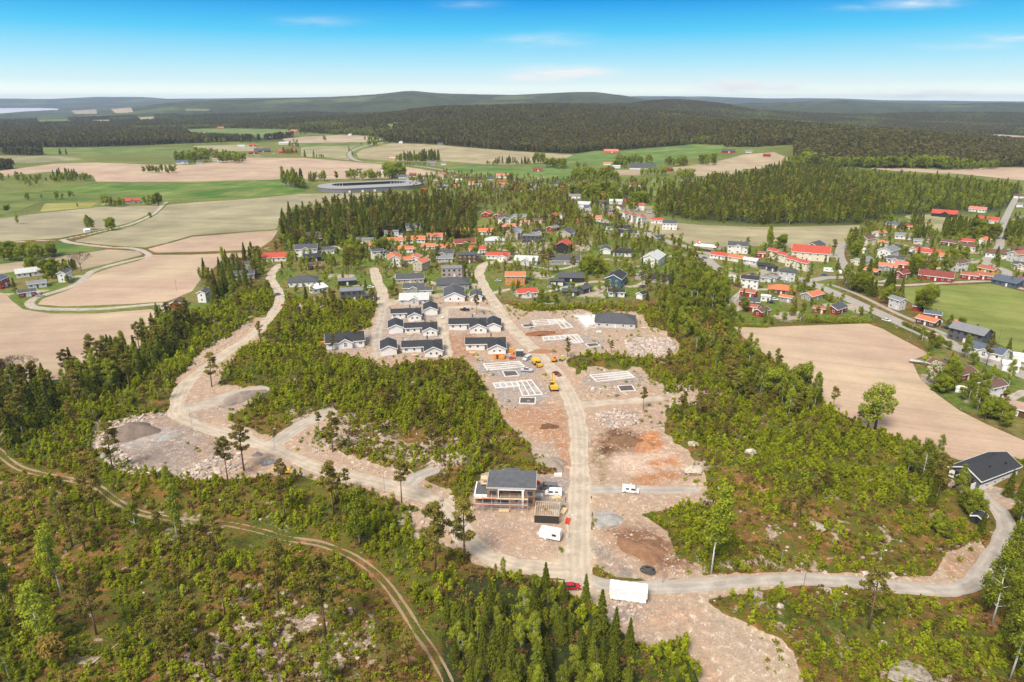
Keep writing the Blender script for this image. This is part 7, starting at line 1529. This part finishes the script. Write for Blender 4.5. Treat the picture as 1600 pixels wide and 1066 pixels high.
for (k, px, py, sx, sy, n, a, b) in [('leaf',28,350,1,.5,1,10,10),('birch',140,360,5,1.5,5,11,15),('leaf',170,360,7,1.5,6,10,14),('leaf',235,343,1,.3,1,8,8),('leaf',170,322,8,2,8,8,13),('leaf',188,322,10,2,8,7,10),('leaf',235,320,10,2,8,7,11),('leaf',246,320,3,1.5,3,12,14),
   ('birch',452,292,8,2,12,16,24),('spruce',466,290,6,2,7,16,22),('leaf',472,294,6,2,8,10,16),('spruce',487,284,4,1,4,11,15),('birch',497,283,6,1,5,11,15),('leaf',508,283,4,1,4,13,16),('leaf',526,282,3,1,2,12,14),('birch',560,280,22,2,22,12,16),('leaf',590,280,12,2,12,10,14),('leaf',617,277,14,2,14,16,22),
   ('leaf',300,252,24,3,32,14,24),('leaf',345,252,22,3,32,14,22),('leaf',372,253,12,3,16,14,20),('leaf',250,270,26,1.5,26,7,14),('pine',240,271,10,1,6,8,12),('leaf',75,283,38,2,30,7,10),('spruce',100,279,18,3,14,9,16),('leaf',120,281,22,3,24,8,12),('leaf',20,282,24,3,18,8,12),
   ('birch',50,289,10,3,8,8,14),('leaf',92,313,6,2,4,8,12),('leaf',112,310,3,1.5,2,8,11),('leaf',45,312,4,2,3,7,10),('leaf',120,325,2,1,1,6,6),('leaf',65,311,2,1,1,6,7),('leaf',12,332,5,1,3,7,9),('leaf',30,403,34,6,30,7,12),('leaf',68,401,18,3,14,7,11),('leaf',50,424,6,3,4,8,10),('leaf',78,432,9,4,9,8,12),
   ('leaf',72,444,3,2,2,7,9),('spruce',22,458,2,2,1,8,9),('leaf',105,443,4,2,3,4,6),('spruce',110,420,10,.8,12,6,7),('leaf',95,424,10,1,8,5,8),('spruce',800,256,30,1.2,20,10,14),('leaf',640,252,22,2,22,9,15),('spruce',645,251,14,1.5,14,13,20),('spruce',672,251,14,1.5,26,14,22),('leaf',655,260,24,1,20,6,9),
   ('leaf',500,247,8,1,6,6,9),('leaf',507,221,1.5,.5,2,14,17),('leaf',575,222,6,1,6,13,18),('leaf',592,222,8,1,8,13,18),('leaf',868,262,16,2.5,26,13,18),('leaf',842,254,8,3,10,14,20),('leaf',920,280,24,5,44,12,17),('leaf',955,282,14,4,18,10,14),('leaf',935,308,26,6,44,11,17),('spruce',955,303,10,3,12,10,15),
   ('leaf',990,256,28,3,34,12,18),('leaf',1055,258,16,2,20,12,18),('leaf',1105,256,14,3,22,14,20),('birch',1070,280,14,3,24,12,17),('birch',1020,274,20,2,24,10,14),('spruce',985,306,14,1.5,18,9,14),('spruce',1008,308,10,1,14,9,13),('leaf',1020,290,36,5,40,8,13),('leaf',1125,285,14,4,20,10,15),
   ('leaf',988,325,3,1.5,4,12,16),('leaf',990,330,5,1,4,9,12),('birch',1024,340,3,2,4,12,15),('leaf',820,257,18,1,12,6,8),('leaf',770,258,10,1,8,6,9),('leaf',1240,262,16,6,40,13,20),('leaf',1260,258,10,5,20,16,24),('leaf',1350,262,70,1.5,90,14,20),('leaf',1430,262,50,2,70,14,22),('leaf',1520,263,40,2.5,50,11,16),('leaf',1490,262,24,3,34,13,18),
   ('birch',1510,560,4,3,3,9,12),('leaf',1485,600,5,3,3,9,11),('leaf',1475,612,5,4,4,8,10),('birch',1530,640,8,4,4,9,12),('leaf',1555,650,20,6,18,5,8),('leaf',1440,485,8,3,6,10,13),('leaf',1455,475,8,2,5,9,12),('spruce',1345,425,3,2,2,11,13),('spruce',1355,430,3,2,2,11,13),('spruce',1367,428,3,2,2,11,13),
   ('spruce',1390,455,6,5,6,11,15),('spruce',1405,462,3,3,2,9,11),('birch',1325,450,6,4,6,12,16),('leaf',1345,455,12,6,10,8,12),('birch',1470,430,18,4,9,13,17),('birch',1500,420,12,3,6,12,15),('leaf',1430,425,8,4,6,11,14),('spruce',1424,434,5,3,4,9,13),('leaf',1220,387,5,1.5,4,9,11),('birch',1205,386,5,2,5,12,15),
   ('birch',1325,385,8,6,14,11,15),('leaf',1340,395,8,8,10,8,11),('spruce',1440,378,10,3,6,11,14),('spruce',1500,365,26,4,26,12,17),('leaf',1540,372,20,6,18,10,14),('spruce',1580,370,16,5,14,12,16),('spruce',1435,352,8,4,6,10,14),('leaf',1385,350,10,3,8,8,11),('leaf',1130,350,2,1,1,6,7),
   ('birch',1090,470,14,14,16,12,17),('birch',1120,480,12,14,16,12,18),('leaf',920,425,12,6,10,8,11),('birch',945,425,8,4,6,7,10),('spruce',1083,448,3,3,2,12,14),('pine',855,430,2,1,1,17,18),('pine',848,420,3,2,2,14,16),('leaf',1512,800,9,7,6,5,8),('leaf',1555,848,12,12,9,4,8),('birch',1582,835,12,15,10,8,13),('leaf',1590,772,8,5,5,4,7),('birch',1500,775,6,8,4,6,9),('leaf',1470,830,10,10,8,3,6),('leaf',595,395,12,3,8,9,12),('leaf',550,400,14,5,16,8,12),('leaf',700,398,20,2,8,5,8)]:
    cluster(k, px, py, sx, sy, n, a, b)
FIELDCHK = True; _q = np.random.default_rng(77)
for _ in range(46):
    a_, b_ = _q.uniform(0, 640), _q.uniform(199, 247); cluster('leaf' if _q.random() < .7 else 'spruce', a_, b_, _q.uniform(8, 34), _q.uniform(.5, 1.6), int(_q.integers(8, 34)), 9, 16, _q)
for _ in range(26):
    a_, b_ = _q.uniform(800, 1240), _q.uniform(246, 318); cluster('leaf' if _q.random() < .7 else 'birch', a_, b_, _q.uniform(6, 18), _q.uniform(.8, 2.5), int(_q.integers(6, 20)), 8, 14, _q)
FIELDCHK = False
# the prominent single trees, each with its own label
SOLO = [('pine',381,735,17.5,'tall pine beside the gravel platform, rightmost of the pair'),('pine',356,752,14.5,'shorter leaning pine left of the tall pine by the gravel platform'),('pine',176,736,17,'tall bare-stemmed pine at the left corner of the gravel platform'),
 ('pine',628,792,14,'pine standing below the short spur of the west gravel road'),('pine',726,880,19,'tall dark narrow pine on the outside of the road bend'),('pine',681,900,20,'broad bushy pine left of the tall pine at the road bend'),
 ('pine',522,807,16.5,'dark pine between the west gravel road and the forest track'),('pine',520,707,15,'pine on the white rock outcrop right of the gravel fork'),('pine',446,812,13,'pine below the mini excavator'),('pine',436,950,17,'tall thin pine left of the bare rock clearing'),
 ('pine',510,1003,21,'big brownish pine on the bare rock clearing'),('pine',57,818,13,'dark pine left of the forest track near the left edge'),('pine',151,816,16,'tall pine just below the forest track at the left'),('pine',114,857,14,'pine beside a birch sapling in the left heath'),
 ('pine',135,868,13,'slightly forked pine in the left heath'),('pine',151,993,16,'brown pine in the middle of the lower left heath'),('pine',352,962,12,'thin pine on the bedrock in the lower left'),('pine',331,605,15,'lone pine on the verge of the upper west gravel road'),
 ('pine',204,614,16,'tall reddish pine in front of the left spruce wood'),('pine',887,558,9,'lone pine right of the small yellow machine'),('pine',955,553,6.5,'small pine below the large pile of blasted rock'),('pine',745,491,11,'slender pine in front of the white garage in the village'),
 ('pine',560,536,14,'pine right of the long new bungalow'),('pine',583,481,11,'pine beside the dark flat-roofed house'),('pine',520,548,8,'small pine in front of the long new bungalow'),('pine',487,543,9,'pine left of the long new bungalow'),('pine',407,533,10,'dark pine by the upper west gravel road'),
 ('pine',457,488,11,'pine by the white stone heap near the village edge'),('pine',1131,569,13,'lone brown pine standing above the birch band'),('pine',1355,993,17,'tall thin pine beyond the east gravel road'),('pine',1465,777,15,'brownish pine left of the black-roofed hall'),
 ('pine',1005,640,9,'thin pine by the rubble at the end of the side road'),('pine',1060,665,10,'pine at the left edge of the right-hand heath'),
 ('birch',278,849,15,'tall birch with bare white leaning trunk below the gravel platform'),('birch',216,847,11,'small birch with bare white trunk left of the leaning one'),('birch',96,929,15.5,'birch with bright white trunk in the left heath'),('birch',66,1012,16,'big spreading birch at the lower left corner'),
 ('birch',9,948,13,'birch with white trunk at the very left edge'),('birch',562,853,18,'pale green birch with white trunk above the forest track'),('birch',1111,897,21,'large birch with white trunk above the east gravel road'),('birch',1550,978,20,'slanting white birch at the right edge'),
 ('birch',1576,1068,20,'forked white birch in the lower right corner'),('birch',1440,752,15,'pale birch left of the black-roofed hall'),('birch',1022,430,9,'young birch beside the white gable-windowed house'),('birch',95,815,9,'bushy birch left of the forest track'),
 ('leaf',1367,671,17,'large lone broadleaf tree at the edge of the ploughed field'),('leaf',1248,625,15,'big bright green tree at the end of the birch band'),('leaf',1210,622,13,'bright green tree at the corner of the ploughed field'),('spruce',914,953,9,'spruce beside the red car at the junction'),
 ('spruce',852,940,9,'pointed spruce left of the red car'),('spruce',880,948,6,'short spruce between the pointed spruce and the red car'),('spruce',982,1030,9,'dark pointed spruce right end of the lower spruce wood'),('spruce',938,1000,12,'brownish spruce at the upper edge of the lower spruce wood'),
 ('spruce',960,1015,10,'mid green spruce beside the brownish spruce'),('spruce',1575,775,9,'dark spruce in front of the black-roofed hall'),('spruce',1592,780,8,'dark spruce at the right corner of the black-roofed hall'),('spruce',1455,790,8,'dark spruce beside the brownish pine'),
 ('spruce',286,505,6,'dark garden spruce below the red barn by the bend'),('spruce',303,507,8,'larger dark garden spruce below the white house'),('birch',1335,590,0,'')]
solo_xy = []
SOLO_OBJS = []
def plant_tree(kind, x, y, h, label, group=None, idx=0, cat='tree', rot=None, lib=None):
    ms = LIB[lib or kind]; tm, cm_ = ms[idx % len(ms)]; s = h/BASEH.get(kind, 10); z = z1(x, y) if not isinstance(label, tuple) else label[1]
    root = bpy.data.objects.new(NAMES[kind], None); COL.objects.link(root); root.location = (x, y, z)
    sx = s*random.uniform(.92, 1.1); root.scale = (sx, sx, s); root.rotation_euler = (0, 0, random.uniform(0, 6.28) if rot is None else rot)
    link('trunk', tm, root); link('crown', cm_, root); tag(root, label if isinstance(label, str) else None, cat, group); return root
NAMES = {'spruce': 'spruce_tree', 'pine': 'pine_tree', 'birch': 'birch_tree', 'leaf': 'broadleaf_tree', 'sap': 'birch_sapling'}
GROUPS = {'spruce': 'spruce trees', 'pine': 'pine trees', 'birch': 'birch trees', 'leaf': 'broadleaf trees', 'sap': 'birch saplings on the heath'}
nsolo = {k: 0 for k in BASEH}
for i, (k, px, py, h, lb) in enumerate(SOLO):
    if not h: continue
    x, y = ground(px, py); plant_tree(k, x, y, h, lb, GROUPS[k], i); nsolo[k] += 1; solo_xy.append((x, y))
solo_xy = np.array(solo_xy)
# one of a kind
for lib, nm, px, py, h, lb, cat in (('bloom','chestnut_tree',1461,601,10,'round chestnut tree in white blossom before the brown-roofed red house','tree'),('plum','plum_tree',594,372,9,'dark purple tree behind the grey flat-roofed house, left of two','tree'),
    ('plum','plum_tree',609,374,9,'dark purple tree against the white flat-roofed house, right of two','tree'),('plum','plum_tree',1578,362,9,'dark purple tree beside the lane at the right edge','tree'),('rust','young_maple',88,1048,8,'orange-brown young tree in the lower left corner','tree'),('rust','young_maple',448,938,0,'','tree')):
    if not h: continue
    x, y = ground(px, py); root = bpy.data.objects.new(nm, None); COL.objects.link(root); root.location = (x, y, z1(x, y)); s = h/{'bloom': 9, 'plum': 7, 'rust': 6}[lib]; root.scale = (s,)*3
    link('trunk', LIB[lib][0][0], root); link('crown', LIB[lib][0][1], root); tag(root, lb, cat)
x, y = ground(127, 424); root = bpy.data.objects.new('bare_tree', None); COL.objects.link(root); root.location = (x, y, z1(x, y)); link('crown', mk_bare(5, 16), root); tag(root, 'wide leafless tree standing on the farm road bend', 'tree')
x, y = ground(36, 606); root = bpy.data.objects.new('bare_tree', None); COL.objects.link(root); root.location = (x, y, z1(x, y)); link('crown', mk_bare(6, 15), root); tag(root, 'half-leafless grey tree at the field edge on the far left', 'tree')

DESC = {'spruce': [('tall dark spruce', 'tall green spruce'), ('small dark spruce', 'young green spruce')], 'pine': [('tall brownish pine', 'tall bushy pine'), ('small brownish pine', 'stunted bushy pine')],
        'birch': [('tall pale birch', 'tall leafy birch'), ('young pale birch', 'young leafy birch')], 'leaf': [('large broadleaf tree', 'large rounded tree'), ('small broadleaf tree', 'low rounded tree')], 'sap': [('tall birch sapling', 'dense birch sapling'), ('small birch sapling', 'low birch sapling')]}
for k in CAND:
    A = np.concatenate(CAND[k]); z = Hfull(A[:, 0], A[:, 1])
    if len(solo_xy):
        d = np.min((A[:, None, 0]-solo_xy[None, :, 0])**2+(A[:, None, 1]-solo_xy[None, :, 1])**2, 1); keep = d > (9 if k != 'sap' else 2); A = A[keep]; z = z[keep]
    px, py = project(A[:, 0], A[:, 1], z); ptx, pty = project(A[:, 0], A[:, 1], z+A[:, 2]*.6)
    dist = np.sqrt(A[:, 0]**2+A[:, 1]**2+CAMZ**2); size = A[:, 2]/dist; inf = (ptx > -5) & (ptx < 1605) & (pty < 1070)
    inreach = (ptx > -260) & (ptx < 1860) & (pty < 1300); size = np.where(inf, size, 0)
    ncap = 300-nsolo[k]
    order = np.argsort(-size)[:ncap]; sel = np.zeros(len(A), bool); sel[order] = True
    print('PLANTS', k, len(A), 'individual', sel.sum(), 'smallest px', float(size[order].min()*FPX), flush=True)
    hmed = np.median(A[order, 2])
    for j in order:
        tall = A[j, 2] > hmed; desc = DESC[k][0 if tall else 1][j % 2]; idx = 2*int(j//2 % 2)+(j % 2)
        if k == 'sap':
            ms = LIB['sap']; o = link('birch_sapling', ms[int(j) % 5]); s = A[j, 2]/3.0; o.scale = (s*1.0, s*1.0, s); o.location = (A[j, 0], A[j, 1], z[j]); o.rotation_euler = (0, 0, random.uniform(0, 6.28)); tag(o, None, 'sapling', GROUPS[k])
        else:
            o = plant_tree(k, A[j, 0], A[j, 1], A[j, 2], (None, z[j]), GROUPS[k], idx)
        LABELQ.append((o, float(ptx[j]), float(pty[j]), desc, 'tree'))
    rm = (~sel) & inreach; B = A[rm]; zb = z[rm]; db = dist[rm]
    if k == 'sap': ms = LIB['sap']+SAPM; far = db > 330; lo_n, hi_n = 5, 3
    else: ms = [bpy.data.meshes.new('x')]*0; lo = LIB[k][:3]; ms = JOINED[k]+MID[k]; far = db > 420; lo_n, hi_n = len(JOINED[k]), 3
    pick = np.where(far, lo_n+rng.integers(0, hi_n, len(B)), rng.integers(0, lo_n, len(B)))
    s = B[:, 2]/BASEH[k]
    stuff({'spruce': 'spruce_wood', 'pine': 'pine_wood', 'birch': 'birch_wood', 'leaf': 'broadleaf_wood', 'sap': 'sapling_thicket'}[k],
          {'spruce': 'dark spruces massed in the woods between fields and village', 'pine': 'brownish pines massed in the woods and on the heath', 'birch': 'pale green birches massed in woods and gardens',
           'leaf': 'round broadleaf trees massed in hedgerows and copses', 'sap': 'bright green birch saplings covering the heath'}[k], 'wood' if k != 'sap' else 'thicket', ms, np.stack([B[:, 0], B[:, 1], zb], 1), s, pick)
# heather and low brush over the near ground
def cover(poly, dens, clump, seed):
    r = np.random.default_rng(seed); W_ = np.array([ground(*p) for p in poly]); lo, hi = W_.min(0), W_.max(0); n = int((hi[0]-lo[0])*(hi[1]-lo[1])*dens)
    x = r.uniform(lo[0], hi[0], n); y = r.uniform(lo[1], hi[1], n); px, py = px_of(x, y); m = (poly_sd(px, py, poly, 5) < 0) & (r.random(n) < np.clip(.5+clump[1]*fbm(x, y, clump[0], 3, seed), 0, 1)); x, y = x[m], y[m]
    ok, _, _ = clear_of(x, y, .7, True, True); x, y = x[ok], y[ok]; return x, y
LIB['fern'] = [mk_sapling(s, .8, 110, .24, 'sap', .9) for s in (71, 72, 73)]
x, y = cover(NEAR, .50, (7, 1.5), 223); z = Hfull(x, y); stuff('undergrowth', 'low green bilberry and birch shoots covering the heath', 'undergrowth', LIB['fern'], np.stack([x, y, z], 1), rng.uniform(.6, 1.5, len(x)), rng.integers(0, 3, len(x)))
def weeds(poly, dens, seed):
    r = np.random.default_rng(seed); W_ = np.array([ground(*p) for p in poly]); lo, hi = W_.min(0), W_.max(0); n = int((hi[0]-lo[0])*(hi[1]-lo[1])*dens)
    x = r.uniform(lo[0], hi[0], n); y = r.uniform(lo[1], hi[1], n); px, py = px_of(x, y); sd = site_sd(x, y, px, py)
    m = (sd < 1) & (r.random(n) < np.clip(.8*np.exp(sd/9)+1.1*(fbm(x, y, 14, 3, seed)-.20), 0, 1)) & (all_lines_sd(x, y) > .8)
    for hx, hy, hr in HA: m &= (x-hx)**2+(y-hy)**2 > (hr*.85)**2
    return x[m], y[m]
x, y = weeds([(120,470),(1600,470),(1600,1090),(120,1090)], .16, 321); z = Hfull(x, y); stuff('weeds', 'small green weeds sprouting along the edges of the bare site ground', 'weeds', LIB['fern'], np.stack([x, y, z], 1), rng.uniform(.5, 1.5, len(x)), rng.integers(0, 3, len(x)))
x, y = cover(NEAR, .42, (9, 1.4), 123); z = Hfull(x, y); stuff('heather', 'low brown-green heather and brush covering the heath', 'heather', LIB['heath'], np.stack([x, y, z], 1), rng.uniform(.5, 1.25, len(x)), rng.integers(0, 3, len(x)))
# the wooded hills
def hill_trees():
    n = 420000; r = np.random.default_rng(5)
    Y = 1150*np.exp(r.uniform(0, math.log(4400/1150), n)); keep = r.random(n) < (Y/4400)**.35; Y = Y[keep]
    u = r.uniform(-.80, .80, len(Y)); x = u*Y; px, py = px_of(x, Y); wf = np.zeros(len(Y), bool)
    wf |= (Y > 1720) & (px > 615) & (px < 1060); wf |= (Y > 1215) & (px >= 1240) & (py < 262); wf |= (Y > 1500) & (px >= 1050) & (px < 1240) & (py < 230); wf |= (Y > 2450) & (px <= 620)
    wf |= (px > 780) & (px < 1060) & (py < 229) & (Y > 1500)
    for P in ([(-90,216),(120,206),(240,212),(400,219),(600,210),(620,220),(560,216),(440,214),(400,220),(300,224),(200,228),(0,232),(-90,232)], [(600,222),(640,224),(700,228),(800,237),(900,240),(1000,232),(1080,228),(1060,215),(800,205),(600,205)],
              [(0,242),(60,232),(90,236),(60,243)], [(130,226),(160,228),(150,236),(128,234)], [(-90,262),(0,262),(50,264),(55,268),(0,268),(-90,270)], [(150,205),(300,196),(330,199),(200,210)], [(450,200),(600,196),(620,212),(560,214),(470,207)],[(200,178),(280,176),(280,186),(220,188)]): wf |= poly_sd(px, py, P, 5) < 0
    wf &= field_sd(x, Y, px, py) > .8; clearing = fbm(x, Y, 260, 3, 83) > .62; wf &= ~clearing
    x, Y = x[wf], Y[wf]; z = Hbig(x, Y); dens = np.random.default_rng(6).random(len(x)); return x, Y, z
x, y, z = hill_trees(); f = fbm(x, y, 240, 3, 88); pick = np.where(f+rng.normal(0, .16, len(x)) > .22, 6+rng.integers(0, 3, len(x)), np.where(rng.random(len(x)) < .6, rng.integers(3, 6, len(x)), rng.integers(0, 3, len(x))))
print('HILL', len(x), flush=True)
stuff('hill_forest', 'brown-green conifer forest covering the far hills', 'forest', FAR['spruce']+FAR['pine']+FAR['leaf'], np.stack([x, y, z], 1), rng.uniform(.75, 1.25, len(x)), pick)
# ------------------------------------------------------------------ the air
hm = bpy.data.materials.new('haze'); hm.use_nodes = True; nt = hm.node_tree; nodes_clear(nt)
pv = N(nt, 'ShaderNodeVolumePrincipled', i_Density=5.2e-5, i_Anisotropy=.1); pv.inputs['Color'].default_value = (.56, .72, 1.0, 1)
oo = N(nt, 'ShaderNodeOutputMaterial'); LK(nt, pv, 0, oo, 1)
g = G(); zt = max(CAMZ+25, TERR_TOP+30); zb = -12.0
g.box((0, 8200, (zt+zb)/2), (52000, 19600, zt-zb)); hz = link('haze', g.mesh('haze', [hm])); hz['kind'] = 'stuff'; hz['label'] = 'thin pale air that fades the far hills'; hz['category'] = 'haze'
resolve_labels()
